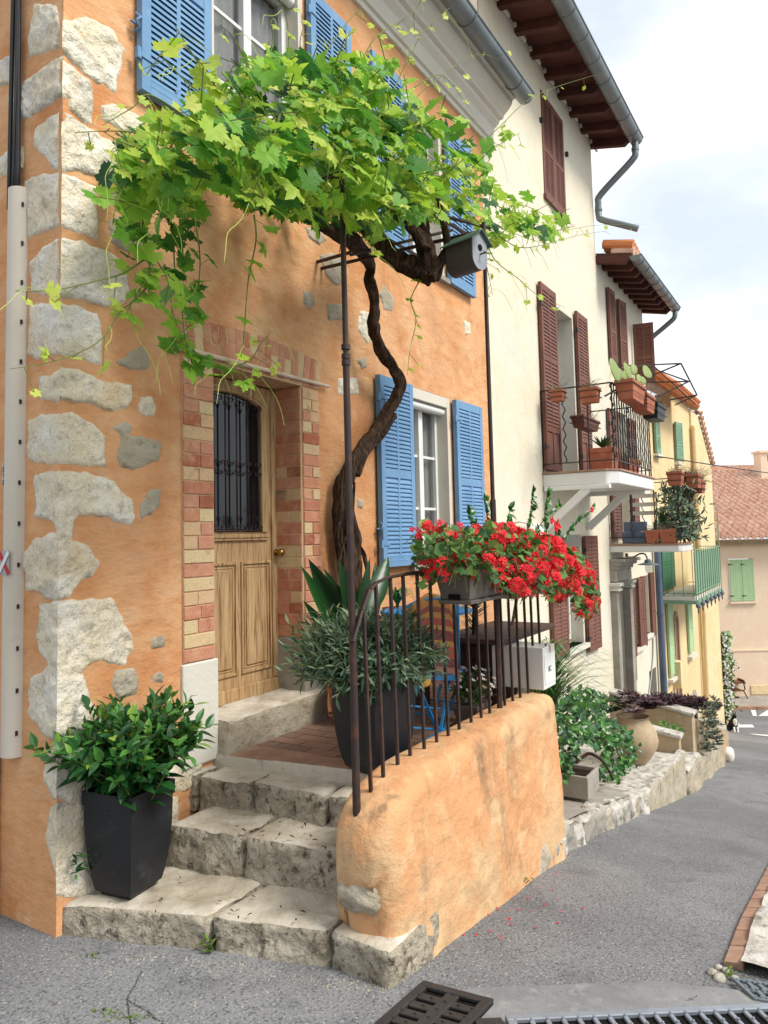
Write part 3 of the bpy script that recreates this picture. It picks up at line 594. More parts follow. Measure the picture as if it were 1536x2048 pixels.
# shutter stays
for px, py in ((757, 1058), (268, 45), (346, 190)):
    p = PY(px, py, -.03); mb = MB()
    mb.tube([p+(0, 0, -.05), p+(.02, -.02, -.02), p+(-.01, -.03, .0), p+(.02, -.03, .03), p+(0, -.01, .05)], .007, 6); mb.tube([p+(-.02, .0, 0), p+(.05, -.01, .0)], .008, 6)
    mb.build('shutter_stay', 'blue', oh, smooth=True)
# blanks: narrow threshold stone of the door
# cane across the door head
mb = MB(); a = PY(332, 688, -.03); c = PY(658, 773, -.03); mb.tube([a+(c-a)*t for t in np.linspace(0, 1, 9)], [.014, .015, .0135, .0145, .0135, .014, .013, .0125, .011], 10)
tag(mb.build('bamboo_cane', 'bamboo', None, smooth=True), 'pale cane pole slung across the brick arch above the wooden door', 'cane')
# conduit, cables and sticker on the side wall
def sidept(px, py, off=0): return PX(px, py, XC-off)
cx0 = PX(22, 800, XC)[1]; cx1 = PX(52, 800, XC)[1]; ym = (cx0+cx1)/2; hw = abs(cx0-cx1)/2
ztop = PX(36, 385, XC)[2]; zbot = PX(20, 1508, XC)[2]
cc = empty('cable_cover', (XC, ym, zbot), 'tall beige plastic cable cover fixed on the orange side wall beside the quoins', 'cable cover')
mb = MB(); prof = [(XC-.055*math.sin(PI*t)**.5-.002 if 0 < t < 1 else XC, ym-hw+2*hw*t) for t in np.linspace(0, 1, 13)]
mb.prism(prof, zbot, ztop, axis='z'); mb.build('cover_channel', 'conduit', cc, smooth=True, sharp=50)
mb = MB()
for i in range(14): mb = MB(); z = zbot+.1+i*(ztop-zbot-.2)/13; mb.box(XC-.03, ym-hw*.93-.003, z, XC-.02, ym-hw*.88, z+.02); mb.build('clip_slot', 'iron', cc)
zs_ = PX(36, 1125, XC)[2]
mb = MB(); s_ = hw*.62; X_ = XC-.0605
mb.box(X_, ym-s_, zs_-.055, X_+.002, ym+s_, zs_+.055); o = mb.build('sticker', 'greyc', cc)
mb = MB(); mb.bar((X_-.002, ym+s_, zs_+.05), (X_-.002, ym-s_, zs_-.05), .002, .02, up=(0, 1, 1)); mb.build('red_stripe', 'redc', o)
mb = MB(); mb.bar((X_-.004, ym+s_, zs_-.05), (X_-.004, ym-s_, zs_+.05), .002, .02, up=(0, 1, 1)); mb.build('white_stripe', 'white', o)
zl = PX(22, 950, XC)[2]; mb = MB(); mb.box(XC-.045, ym+hw*.6, zl-.05, XC-.035, ym+hw*.85, zl+.05); o2 = mb.build('name_plate', 'blackiron', cc)
def text_obj(body, size, loc, rx, ry, rz, m, par, name='lettering', ext=.0006, ang=None):
    tx = bpy.data.curves.new(name, 'FONT'); tx.body = body; tx.size = size; tx.extrude = ext; tx.align_x = 'CENTER'; tx.align_y = 'CENTER'
    if '\n' in body: tx.space_line = .8
    to = bpy.data.objects.new(name, tx); COL.objects.link(to)
    dg = bpy.context.evaluated_depsgraph_get(); me = bpy.data.meshes.new_from_object(to.evaluated_get(dg)); bpy.data.objects.remove(to)
    me.transform(Matrix.Translation(loc) @ Matrix((tuple(rx)+(0,), tuple(ry)+(0,), tuple(rz)+(0,), (0, 0, 0, 1))).transposed())
    o = bpy.data.objects.new(name, me); COL.objects.link(o); me.materials.clear(); me.materials.append(M[m]); WM[o.name] = Matrix(); o.parent = par; return o
text_obj('8\n1\n2\n8\n1', .026, Vector((XC-.046, ym+hw*.72, zl)), (0, -1, 0), (0, 0, 1), (-1, 0, 0), 'white', o2)
for i, (dx, sw) in enumerate(((0, 0), (.025, .01), (-.02, .015), (.01, -.03))):
    mb = MB(); pts = []
    for z in np.linspace(ztop-.1, 6.0, 14): pts.append((XC-.03-.01*(i % 2), ym+dx*(1+.3*math.sin(z*2+i))+(-.035 if i == 3 else 0)*max(0, 1-abs(z-4.6)/1.2), z))
    tag(mb.build('hanging_cable', 'cable', None, smooth=True) if mb.tube(pts, .011 if i < 3 else .007, 7) else None,
        ['thick black cable dropping into the beige cover, nearest the wall corner', 'thick black cable dropping into the cover, rear one of the bundle', 'black cable in the middle of the bundle above the cover', 'thin black cable bowing away from the bundle above the beige cover'][i], 'cable', 'black cables above the beige cover')
pb = PX(-4, 1520, XC); mb = MB(); mb.tube([(XC-.03, PX(2, 1700, XC)[1]+.03, .1), (XC-.03, PX(2, 1700, XC)[1]+.03, zbot-.02)], .035, 10)
tag(mb.build('drain_pipe', 'conduit', None, smooth=True, sharp=50), 'beige drain pipe at the foot of the side wall under the cable cover', 'pipe')
# ---------------------------------------------------------------- stone steps, terrace, parapet
def rough_block(mb, q, z0, z1, r=.03, amp=.012, res=.022, sd=0, mi_top=0, mi_side=1, bot=False):
    """q: 4 footprint corners (front-left, front-right, back-right, back-left); z1 may be 4 heights"""
    q = [Vector((c[0], c[1], 0)) for c in q]; z1s = z1 if hasattr(z1, '__len__') else [z1]*4
    A = ((q[1]-q[0]).length+(q[2]-q[3]).length)/2; B = ((q[3]-q[0]).length+(q[2]-q[1]).length)/2; H_ = max(z1s)-z0
    na, nb, nh = max(2, int(A/res)), max(2, int(B/res)), max(2, int(H_/res))
    def P(a, b, c):      # a, b, c in metres in the block's own frame
        sx = [a, b, c]; lim = [A, B, H_]; inner = [min(max(v, r), l-r) if l > 2*r else l/2 for v, l in zip(sx, lim)]
        if not bot: inner[2] = min(sx[2], H_-r)
        d = Vector([v-i for v, i in zip(sx, inner)])
        if d.length > 1e-6: d = d.normalized()*min(r, d.length)
        x = [i+e for i, e in zip(inner, d)]
        u, v, w_ = x[0]/A, x[1]/B, x[2]/H_
        p = (q[0]*(1-u)+q[1]*u)*(1-v)+(q[3]*(1-u)+q[2]*u)*v
        zt = (z1s[0]*(1-u)+z1s[1]*u)*(1-v)+(z1s[3]*(1-u)+z1s[2]*u)*v
        z = z0+(zt-z0)*w_
        nrm = Vector((0, 0, 0))
        cen = (q[0]+q[1]+q[2]+q[3])/4
        if c >= H_-1e-6: nrm.z += 1
        else:
            nrm = Vector((p.x-cen.x, p.y-cen.y, 0)).normalized()
        k = amp*(FB(p.x, p.y, z, 5, sd)*1.0+.5*FB(p.x, p.y, z, 17, sd+3, 3))*(0.45 if nrm.z > .5 else 1.25)
        e = amp*1.5*max(0, FB(p.x, p.y, z, 9, sd+9, 2))*(1 if d.length > r*.5 else 0)
        return p+Vector((0, 0, z))+nrm*(k-e)
    def face(f, n1, n2, mi):
        vs = [P(*f(i/n1, j/n2)) for i in range(n1+1) for j in range(n2+1)]
        mb.add(vs, [(i*(n2+1)+j, (i+1)*(n2+1)+j, (i+1)*(n2+1)+j+1, i*(n2+1)+j+1) for i in range(n1) for j in range(n2)], .5, mi)
    face(lambda s, t: (s*A, t*B, H_), na, nb, mi_top)
    face(lambda s, t: (s*A, 0, t*H_), na, nh, mi_side); face(lambda s, t: (A-s*A, B, t*H_), na, nh, mi_side)
    face(lambda s, t: (0, B-s*B, t*H_), nb, nh, mi_side); face(lambda s, t: (A, s*B, t*H_), nb, nh, mi_side)
    return mb
st = empty('stone_steps', (.5, -.6, 0), 'worn pale stone steps climbing from the street to the wooden door', 'steps')
def blocks(pts, z, zb, back, sd, r=.03, amp=.014, name='step_block', gap=.006, left=None, last=None):
    P_ = [PZ(px, py, z) for px, py in pts]
    if left is not None: P_[0] = np.array([.032, left, z])
    if last: P_[-1] = np.array([last[0], last[1], z])
    for i in range(len(P_)-1):
        a, c = P_[i], P_[i+1]; rr = random.Random(sd+i)
        ya, yc = a[1], c[1]
        ba, bc = back
        q = [(a[0], ya-(gap if i else 0)), (c[0], yc+gap), (bc+rr.uniform(-.02, .02), yc+gap), (ba, ya-(gap if i else 0))]
        # orientation: front edge runs along -y, front faces -x
        mb = MB(); rough_block(mb, [(p[0], p[1]) for p in q], zb, [z+rr.uniform(-.006, .006) for _ in range(4)], r, amp, sd=sd+i*5)
        mb.build(name, ['step', 'stepface'], st, smooth=True)
blocks([(122, 1795), (418, 1832), (655, 1858), (772, 1880)], .24, -.12, (.75, .85), 1, .035, .012, left=.03, last=(.43, -1.45))
blocks([(330, 1648), (482, 1668), (694, 1702)], .44, .2, (.95, 1.0), 21, .034, .012)
blocks([(300, 1535), (392, 1548), (500, 1562), (650, 1586), (700, 1594)], .59, .4, (1.3, 1.3), 41, .03, .012)
mb = MB(); rough_block(mb, [(DX0+.01, -.10), (DX1+.12, -.10), (DX1+.12, .2), (DX0+.01, .2)], .62, [.829, .829, .838, .838], .02, .008, sd=81); mb.build('door_sill', ['step', 'dstone'], st, smooth=True)
# terrace: retaining body, tiled floor, plastered parapet
tr = empty('terrace', (2.4, -.7, 0), 'raised terrace with brick tile floor behind the orange parapet wall', 'terrace')
mb = MB(); mb.prism([(1.12, 0), (1.12, -1.2), (2.53, -1.33), (4.3, 0)], -1.2, .632); mb.build('terrace_body', 'parapet', tr)
TX = float(PZ(470, 1495, .65)[0])
mb = MB(); rr = random.Random(3)
tw, tl = .105, .215
x = TX+.09
i = 0
while x < 4.2:
    y = -.01-(i % 2)*.5*tl
    yy = 0
    while yy > -1.2:
        y0, y1 = yy-tl+.004, yy-.004
        if i % 2: y0 -= tl/2; y1 -= tl/2; y1 = min(y1, 0)
        lim = 0 if x < 2.6 else (x-2.6)*.76
        if y1 > -1.16+lim and y1 > y0: mb.box(x+.004, max(y0, -1.2+lim), .62, x+tw-.004, y1, .65+rr.uniform(-.0015, .0015), rr.random())
        yy -= tl
    x += tw; i += 1
mb.build('terrace_tile', 'terrace', tr)
mb = MB(); rough_block(mb, [(TX-.14, .0), (TX+.02, -1.15), (TX+.13, -1.15), (TX+.11, .0)], .56, .652, .012, .005, sd=90); mb.build('terrace_edge', ['floortile', 'step'], tr, smooth=True)
def parapet():
    mb = MB(); xs_ = [.455, .46, .468, .48, .5, .53, .57, .62, .68, .75, .82]+list(np.arange(.9, 2.50, .05))+[2.52, 2.535]
    X0 = .455
    zt = lambda x: float(np.interp(x, [.455, .465, .485, .51, .56, .617, .717, .84, .95, 2.2, 2.62], [.47, .55, .61, .655, .705, .742, .778, .794, .802, .802, .792]))+.006*N3(x, 0, 0, 6)
    vs = []; K_ = 0; rings = []
    for x in xs_:
        e = min(1, (x-X0)/.13); wf = .45+.55*math.sqrt(max(0, 1-(1-e)**2)) if e < 1 else 1
        top = zt(x); base = road(x)-.3
        yi, yo = -1.13, (-1.40 if x < 1.95 else -1.40+.03*(x-1.95)); yc = (yi+yo)/2; hwid = (yi-yo)/2*wf
        ring = []
        rad = min(.07, (hwid)*.8)
        n = 16
        for k in range(n+1):
            z = base+(top-rad-base)*k/n; flare = .03*max(0, 1-(z-road(x))/.5)
            ring.append((yc+hwid, z, 1))
        for k in range(1, 6): a = PI/2*k/5; ring.append((yc+hwid-rad*(1-math.cos(a)), top-rad+rad*math.sin(a), 0))
        ring.append((yc, top+.004, 0))
        for k in range(5, 0, -1): a = PI/2*k/5; ring.append((yc-hwid+rad*(1-math.cos(a)), top-rad+rad*math.sin(a), 0))
        m = 60
        for k in range(m+1):
            z = top-rad-(top-rad-base)*k/m; t = (z-road(x))/(top-road(x)); flare = .05*max(0, 1-t)**2+.012*math.sin(PI*max(0, min(1, t)))
            ring.append((yc-hwid-flare, z, -1))
        rings.append(ring)
    nr = len(rings[0]); vs = []
    for x, ring in zip(xs_, rings):
        for y, z, s_ in ring:
            h = .012*FB(x, y, z, 3.0, 2)+.004*FB(x, y, z, 14, 4, 3)
            near = max(0, 1-(x-X0)/.3)
            xx = x+near*(.02+.05*(z < .27) if s_ > 0 else .06 if s_ < 0 else .0)*max(0, min(1, (.74-z)/.5))+(h*near)
            vs.append((xx, y+(h if s_ == 1 else -h), z+(h*.5 if s_ == 0 else 0)))
    fs = [(i*nr+j, i*nr+j+1, (i+1)*nr+j+1, (i+1)*nr+j) for i in range(len(xs_)-1) for j in range(nr-1)]
    fs += [tuple(range(nr-1, -1, -1)), tuple(range((len(xs_)-1)*nr, len(xs_)*nr))]
    mb.add(vs, fs); return mb
pp_ = parapet().build('parapet_wall', 'parapet', tr, smooth=True, sharp=50)
# stones showing in the foot of the parapet
def boulder(mb, c, r, sd=0, n=14, amp=.12, mi=0, flat=None):
    vs = []; fs = []
    for i in range(n+1):
        th = PI*i/n
        for j in range(2*n):
            ph = PI*j/n; d = Vector((math.sin(th)*math.cos(ph), math.sin(th)*math.sin(ph), math.cos(th)))
            # squarish
            k = 1/max(abs(d.x)**3+abs(d.y)**3+abs(d.z)**3, .2)**(1/3)
            k = 1+(k-1)*.55; k *= 1+amp*FB(d.x+sd, d.y, d.z, 1.6, sd)+.25*amp*FB(d.x, d.y+sd, d.z, 6, sd)
            vs.append((c[0]+r[0]*d.x*k, c[1]+r[1]*d.y*k, c[2]+r[2]*d.z*k))
    for i in range(n):
        for j in range(2*n): a = i*2*n+j; b_ = i*2*n+(j+1) % (2*n); fs.append((a, a+2*n, b_+2*n, b_))
    return mb.add(vs, fs, .5, mi)
c = PY(720, 1790, -1.3); mb = MB(); boulder(mb, (.515, -1.26, .37), (.06, .10, .07), 7, amp=.3); mb.build('embedded_stone', 'dstone', tr, smooth=True)
# ---------------------------------------------------------------- railing
YR = -1.25
rl = empty('iron_railing', (1.4, YR, .8), 'rusty black iron railing with plain upright bars on the orange parapet', 'railing')
botpx = [(742,1581),(767,1550),(796,1528),(821,1510),(849,1496),(874,1482),(897,1472),(919,1458),(943,1447),(963,1438),(980,1427),(1010,1409),(1026,1402),(1041,1395),(1057,1388),(1070,1382),(1084,1375)]
railp = [PY(704, 1285, YR), PY(722, 1222, YR), PY(737, 1180, YR), PY(752, 1166, YR), PY(775, 1155, YR), PY(812, 1148, YR), PY(850, 1144, YR)]
zr = railp[-1][2]; railp += [np.array([x, YR, zr+.0*(x)]) for x in (1.2, 1.6, 2.0, 2.3, float(PY(1078, 1170, YR)[0]))]
mb = MB()
for a, c in zip(railp, railp[1:]): mb.bar(a, c, .036, .012, up=(0, .3, 1))
mb.build('handrail', 'iron', rl, bevel=.002)
def rail_z(x):
    return float(np.interp(x, [p[0] for p in railp], [p[2] for p in railp]))
for px, py in botpx:
    p = PY(px, py, YR); xt = p[0]-.03; mb = MB(); mb.bar((p[0], YR, .72), (xt, YR, rail_z(xt)-.003), .0145, .0145, up=(0, 1, 0)); mb.build('baluster', 'iron', rl, bevel=.002)
mb = MB(); e = railp[-1]; mb.bar((e[0], YR, zr), (e[0]+.1, YR+.1, zr), .034, .012); mb.bar((e[0]+.1, YR+.1, zr), (3.6, -.5, zr), .03, .012); mb.build('handrail', 'iron', rl)
# ---------------------------------------------------------------- pergola frame
pg = empty('pergola_frame', (1.0, YR, .75), 'slender rusty iron pergola posts and bars carrying the grapevine', 'pergola')
b1, t1 = PY(714, 1638, YR+.02), PY(683, 345, YR+.02); b2, t2 = PY(1000, 1419, YR), PY(967, 445, YR)
mb = MB(); mb.tube([b1-(0, 0, .05), b1+(t1-b1)*.25, b1+(t1-b1)*.7, b1+(t1-b1)*.705], [.017, .0155, .0145, .0145], 8); mb.tube([b1+(t1-b1)*.70, t1], .012, 8)
for k in (.69, .7, .715): mb.tube([b1+(t1-b1)*k, b1+(t1-b1)*(k+.008)], .019, 8)
mb.build('post', 'iron', pg, smooth=True, sharp=50)
mb = MB(); mb.tube([b2-(0, 0, .06), b2+(t2-b2)*.42], .017, 6); mb.tube([b2+(t2-b2)*.42, t2], .0125, 8); mb.build('post', 'iron', pg, smooth=True, sharp=50)
za, zb_ = t1[2], t2[2]
bars = [((t1[0], YR+.02, za), (t1[0]+.35, -.5, za+.2)), ((t2[0], YR, zb_-.05), (t2[0]+.05, 0, zb_)),
        ((t1[0]-.1, -.95, za+.27), (t2[0]+.5, -.95, zb_+.15)), ((t1[0]-.1, -.5, za+.35), (t2[0]+.9, -.5, zb_+.15))]
for a, c in bars: mb = MB(); mb.tube([a, c], .012, 6); mb.build('cross_bar', 'iron', pg)
mb = MB(); mb.bar(PY(712, 268, -1.05), PY(840, 362, -1.05), .035, .02); mb.build('cross_bar', 'iron', pg)
mb = MB(); mb.tube([PY(634, 524, -.0), PY(700, 505, -.35)], .012, 6); mb.build('wall_bracket', 'iron', pg)
mb = MB(); mb.tube([PY(700, 510, -.5), PY(905, 460, -.9)], .01, 6); mb.tube([t2+(-.3, .1, -.05), t2+(.1, 0, 0)], .01, 6); mb.build('cross_bar', 'iron', pg)
# ---------------------------------------------------------------- grapevine
vn = empty('grapevine', PY(705, 1200, -.2), 'gnarled grapevine twisting up past the door with a broad leafy canopy on the pergola', 'vine')
def smooth_path(P_, k=6):
    P_ = [np.array(p, float) for p in P_]; out = []
    for i in range(len(P_)-1):
        p0 = P_[max(i-1, 0)]; p1 = P_[i]; p2 = P_[i+1]; p3 = P_[min(i+2, len(P_)-1)]
        for j in range(k):
            t = j/k; out.append(.5*((2*p1)+(-p0+p2)*t+(2*p0-5*p1+4*p2-p3)*t*t+(-p0+3*p1-3*p2+p3)*t**3))
    out.append(P_[-1]); return out
def woody(mb, path, radii, sd=0, k=6, n=14, tw=3):
    pts = smooth_path(path, k); rad = list(np.interp(np.linspace(0, len(radii)-1, len(pts)), range(len(radii)), radii))
    pts = [p+.35*rad[i]*np.array([N3(i*.35, sd, 0), N3(0, i*.35, sd), 0]) for i, p in enumerate(pts)]
    def wob(i, a, p): return 1+.2*math.sin(a*3+i*.22+sd)+.13*math.sin(a*5-i*.3+sd)+.3*N3(math.cos(a)*1.3, math.sin(a)*1.3, i*.25, 1, sd)
    mb.tube(pts, rad, n, .5, 0, wob); return pts
T = MB()
y_ = lambda *a: [PY(px, py, y) for px, py, y in a]
main = y_((712, 1210, -.14), (708, 1140, -.12), (702, 1080, -.1), (690, 1010, -.12), (692, 960, -.12), (712, 915, -.13), (745, 872, -.14), (780, 820, -.16), (800, 770, -.2), (785, 735, -.2), (762, 700, -.2), (748, 655, -.2), (748, 605, -.22), (738, 560, -.25), (742, 535, -.28), (722, 505, -.35), (690, 478, -.45), (650, 455, -.55))
woody(T, main, [.042, .05, .055, .056, .054, .048, .044, .042, .04, .038, .04, .038, .035, .036, .032, .04, .036, .03], 1, k=8, n=18)
woody(T, y_((690, 1150, -.09), (680, 1080, -.08), (676, 1010, -.09), (684, 955, -.09), (705, 915, -.1)), [.03, .032, .034, .03, .025], 5)
woody(T, y_((735, 1150, -.1), (728, 1112, -.09), (712, 1085, -.08), (700, 1050, -.08)), [.012, .016, .018, .018], 9)
woody(T, y_((790, 830, -.14), (760, 875, -.11), (733, 905, -.1), (712, 950, -.1)), [.022, .024, .024, .024], 11)
woody(T, y_((742, 535, -.28), (728, 500, -.3), (700, 470, -.34), (672, 440, -.4)), [.03, .04, .036, .03], 12)
for i in range(9):
    rr = random.Random(i); yy = 960+i*22; x0 = 688+rr.uniform(-14, 14)
    woody(T, y_((x0+8, yy-40, -.17), (x0+rr.uniform(-6, 6), yy+20, -.17), (x0+rr.uniform(0, 14), yy+80, -.15)), [.007, .01, .006], 20+i, n=7)
T.build('trunk', 'bark', vn, smooth=True)
T = MB()
woody(T, y_((862, 560, -.98), (848, 548, -.92), (825, 538, -.84), (795, 522, -.75), (765, 495, -.68), (742, 462, -.6), (720, 440, -.5), (690, 430, -.45)), [.03, .058, .06, .058, .052, .045, .04, .03], 31)
woody(T, y_((866, 552, -.98), (858, 520, -.95), (850, 480, -.9), (842, 440, -.85), (830, 400, -.8), (815, 360, -.8)), [.045, .05, .046, .04, .035, .025], 33)
woody(T, y_((868, 555, -1), (885, 520, -1.02), (895, 490, -1.04), (888, 450, -1.03), (880, 410, -1.0), (872, 380, -1.0)), [.03, .028, .02, .018, .018, .012], 35)
woody(T, y_((850, 500, -.95), (835, 470, -.9), (812, 445, -.85), (790, 420, -.8)), [.035, .035, .03, .025], 37)
woody(T, y_((862, 556, -1.0), (878, 535, -1.02), (902, 490, -1.05)), [.03, .022, .01], 38)
T.build('branch', 'bark', vn, smooth=True)
# leaf templates
def grape_leaf(sd=0):
    rr = random.Random(sd); out = []
    lobes = [(0, 1.0, .5), (1.0, .92, .5), (-1.0, .92, .5), (2.0, .8, .62), (-2.0, .8, .62)]
    n = 34
    for i in range(n):
        a = -2.85+5.7*i/(n-1); r = .70
        for la, lr, lw in lobes: r = max(r, lr*math.exp(-((a-la)/lw)**2*.9))
        r *= (1.0+.085*(1 if i % 2 else -1))*(1+rr.uniform(-.04, .04)); out.append((a, r))
    vs = [(0, 0, 0)]; ring2 = []
    for a, r in out:
        x, y = r*math.sin(a), r*math.cos(a); fold = .12*abs(math.sin(a*1.7))*r; vs.append((x, y, -.22*r*r+fold*.5+rr.uniform(-.02, .02)))
    for a, r in out:
        q = r*.5; vs.append((q*math.sin(a), q*math.cos(a), -.05*r+.05*math.cos(a*3.3)))
    fs = [(0, n+1+i, n+2+i) for i in range(n-1)]+[(n+1+i, 1+i, 2+i, n+2+i) for i in range(n-1)]
    v = np.array(vs); v[:, 1] += .12; return v*.5, fs
GL = []
for i in range(16):
    v_, f_ = grape_leaf(i); v_ = v_.copy(); q_ = random.Random(i); v_[:, 2] *= q_.uniform(-.6, 2.6); v_[:, 0] *= q_.uniform(.82, 1.05); v_[:, 2] += q_.uniform(-.35, .35)*v_[:, 0]*v_[:, 1]*2+q_.uniform(0, .5)*v_[:, 0]**2; GL.append((v_, f_))
def ell_leaf(w_=.3, n=5, curl=.2, fold=.12, tip=1.):
    vs = []; fs = []
    for i in range(n+1):
        t = i/n; wd = w_*math.sin(PI*min(1, t*tip)**.8)*.5*(1 if i < n else 0)+(.01 if i == 0 else 0)
        z = -curl*t*t
        vs += [(-wd, t, z+fold*wd*2), (0, t, z), (wd, t, z+fold*wd*2)]
    for i in range(n):
        a = 3*i; fs += [(a, a+1, a+4, a+3), (a+1, a+2, a+5, a+4)]
    return np.array(vs), fs
def place(mb, tpl, p, d, up, s, rnd, mi=0):
    v, f = tpl; d = np.array(d, float); d /= np.linalg.norm(d)+1e-9; up = np.array(up, float)
    x = np.cross(d, up); l = np.linalg.norm(x); x = x/l if l > 1e-4 else np.array([1., 0, 0]); z = np.cross(x, d)
    w_ = np.array(p)+(v[:, :1]*x+v[:, 1:2]*d+v[:, 2:3]*z)*s
    mb.add(w_, f, rnd, mi)
rs = np.random.RandomState(3)
def rdir(zb=0): v = rs.normal(size=3); v[2] += zb; return v/np.linalg.norm(v)
core = [(208,350),(225,300),(245,268),(300,240),(352,215),(405,195),(440,165),(478,130),(530,112),(600,112),(660,125),(700,118),(742,92),(790,120),(822,170),(858,205),(905,222),(950,228),(1000,235),(1045,262),(1035,300),(985,330),(960,345),(992,372),(1060,385),(1120,420),(1150,448),(1105,478),(1040,468),(1000,490),(970,465),(930,432),(900,412),(880,438),(830,432),(800,448),(770,438),(745,490),(726,462),(700,452),(650,442),(600,436),(560,430),(512,412),(460,395),(425,370),(400,376),(395,430),(372,422),(352,400),(330,445),(300,436),(292,475),(262,465),(255,420),(240,395),(215,390)]
F = MB(); TW = MB(); TD = MB(); cnt = 0
def leaf(p, s, rnd, down=.5, F_=None, petiole=True):
    # blade faces mostly up and outwards; tip hangs
    out_ = np.array([-.35+rs.normal()*.55, -.9+rs.normal()*.5, .75+rs.normal()*.45]); d = np.array([rs.normal()*.7-.15, -.45+rs.normal()*.5, -down+rs.normal()*.4])
    place(F_ or F, GL[rs.randint(16)], p, d, out_, s, rnd)
tries = 0
while cnt < 1900 and tries < 200000:
    tries += 1
    x = rs.uniform(-.8, 4.3); y = -rs.uniform(.03, 1) ** .9*1.55; z = rs.uniform(3.0, 4.55)
    p = (x, y, z); u, v = proj(p)
    if not inside((u, v), core): continue
    # the canopy is a mound on the frame: lower and thinner towards its rim
    zmid = 3.42+.03*x; hz = .62-.2*abs(y+.8)
    if z > zmid+hz+.25*N3(x, y, 0, 2.5) or z < zmid-.62-.2*N3(x, y, 5, 3): 
        if rs.rand() < .93: continue
    if N3(x, y, z, 3.2, 8) < -.12: continue
    if u > 850 and rs.rand() < .5: continue
    # light leaves where the canopy is young: top, rim
    top = (z-zmid)/.5; rim = min(1, min(seg_d((u, v), core[i], core[(i+1) % len(core)]) for i in range(len(core)))/60)
    s = rs.uniform(.06, .165); r = .50+.45*N3(x, y, z, 2.2, 5)+rs.normal()*.19+(.12-s)*3.5; r = max(.03, min(.97, r))
    if r > .8: s *= .8
    leaf(p, s, r); cnt += 1
    if cnt % 3 == 0: e = np.array(p)+rs.normal(size=3)*(.06, .06, .05)+(0, 0, .02); TW.tube([p, e], .0022, 4, cap=False)
def shoot(pts, n, s0, s1, r0, r1, droop=.5, tend=2):
    P_ = smooth_path([PY(*q) for q in pts], 8); L_ = len(P_)
    TW.tube(P_, list(np.linspace(.0042, .0012, L_)), 5, .5)
    for i in range(n):
        t = (i+.5)/n; k = min(L_-1, int(t*(L_-1))); p = P_[k]; off = rs.normal(size=3)*.035; off[2] -= .03
        sz = (s0+(s1-s0)*t)*rs.uniform(.75, 1.2); q = p+off; TW.tube([p, q], .0016, 4, cap=False)
        leaf(q, sz, max(0, min(1, r0+(r1-r0)*t+rs.normal()*.08)), droop)
    for i in range(tend):
        k = rs.randint(L_//3, L_); p = P_[k]; a = rs.uniform(0, 6.3); q = [p]; d = np.array([math.cos(a), -.4, math.sin(a)-.6])*.026
        for j in range(9): q.append(q[-1]+d); d = d*.93+np.array([math.sin(j*.9+a)*.008, 0, math.cos(j*.9+a)*.009-.003])
        TD.tube(q, [.0012]*9+[.0007], 4, cap=False)
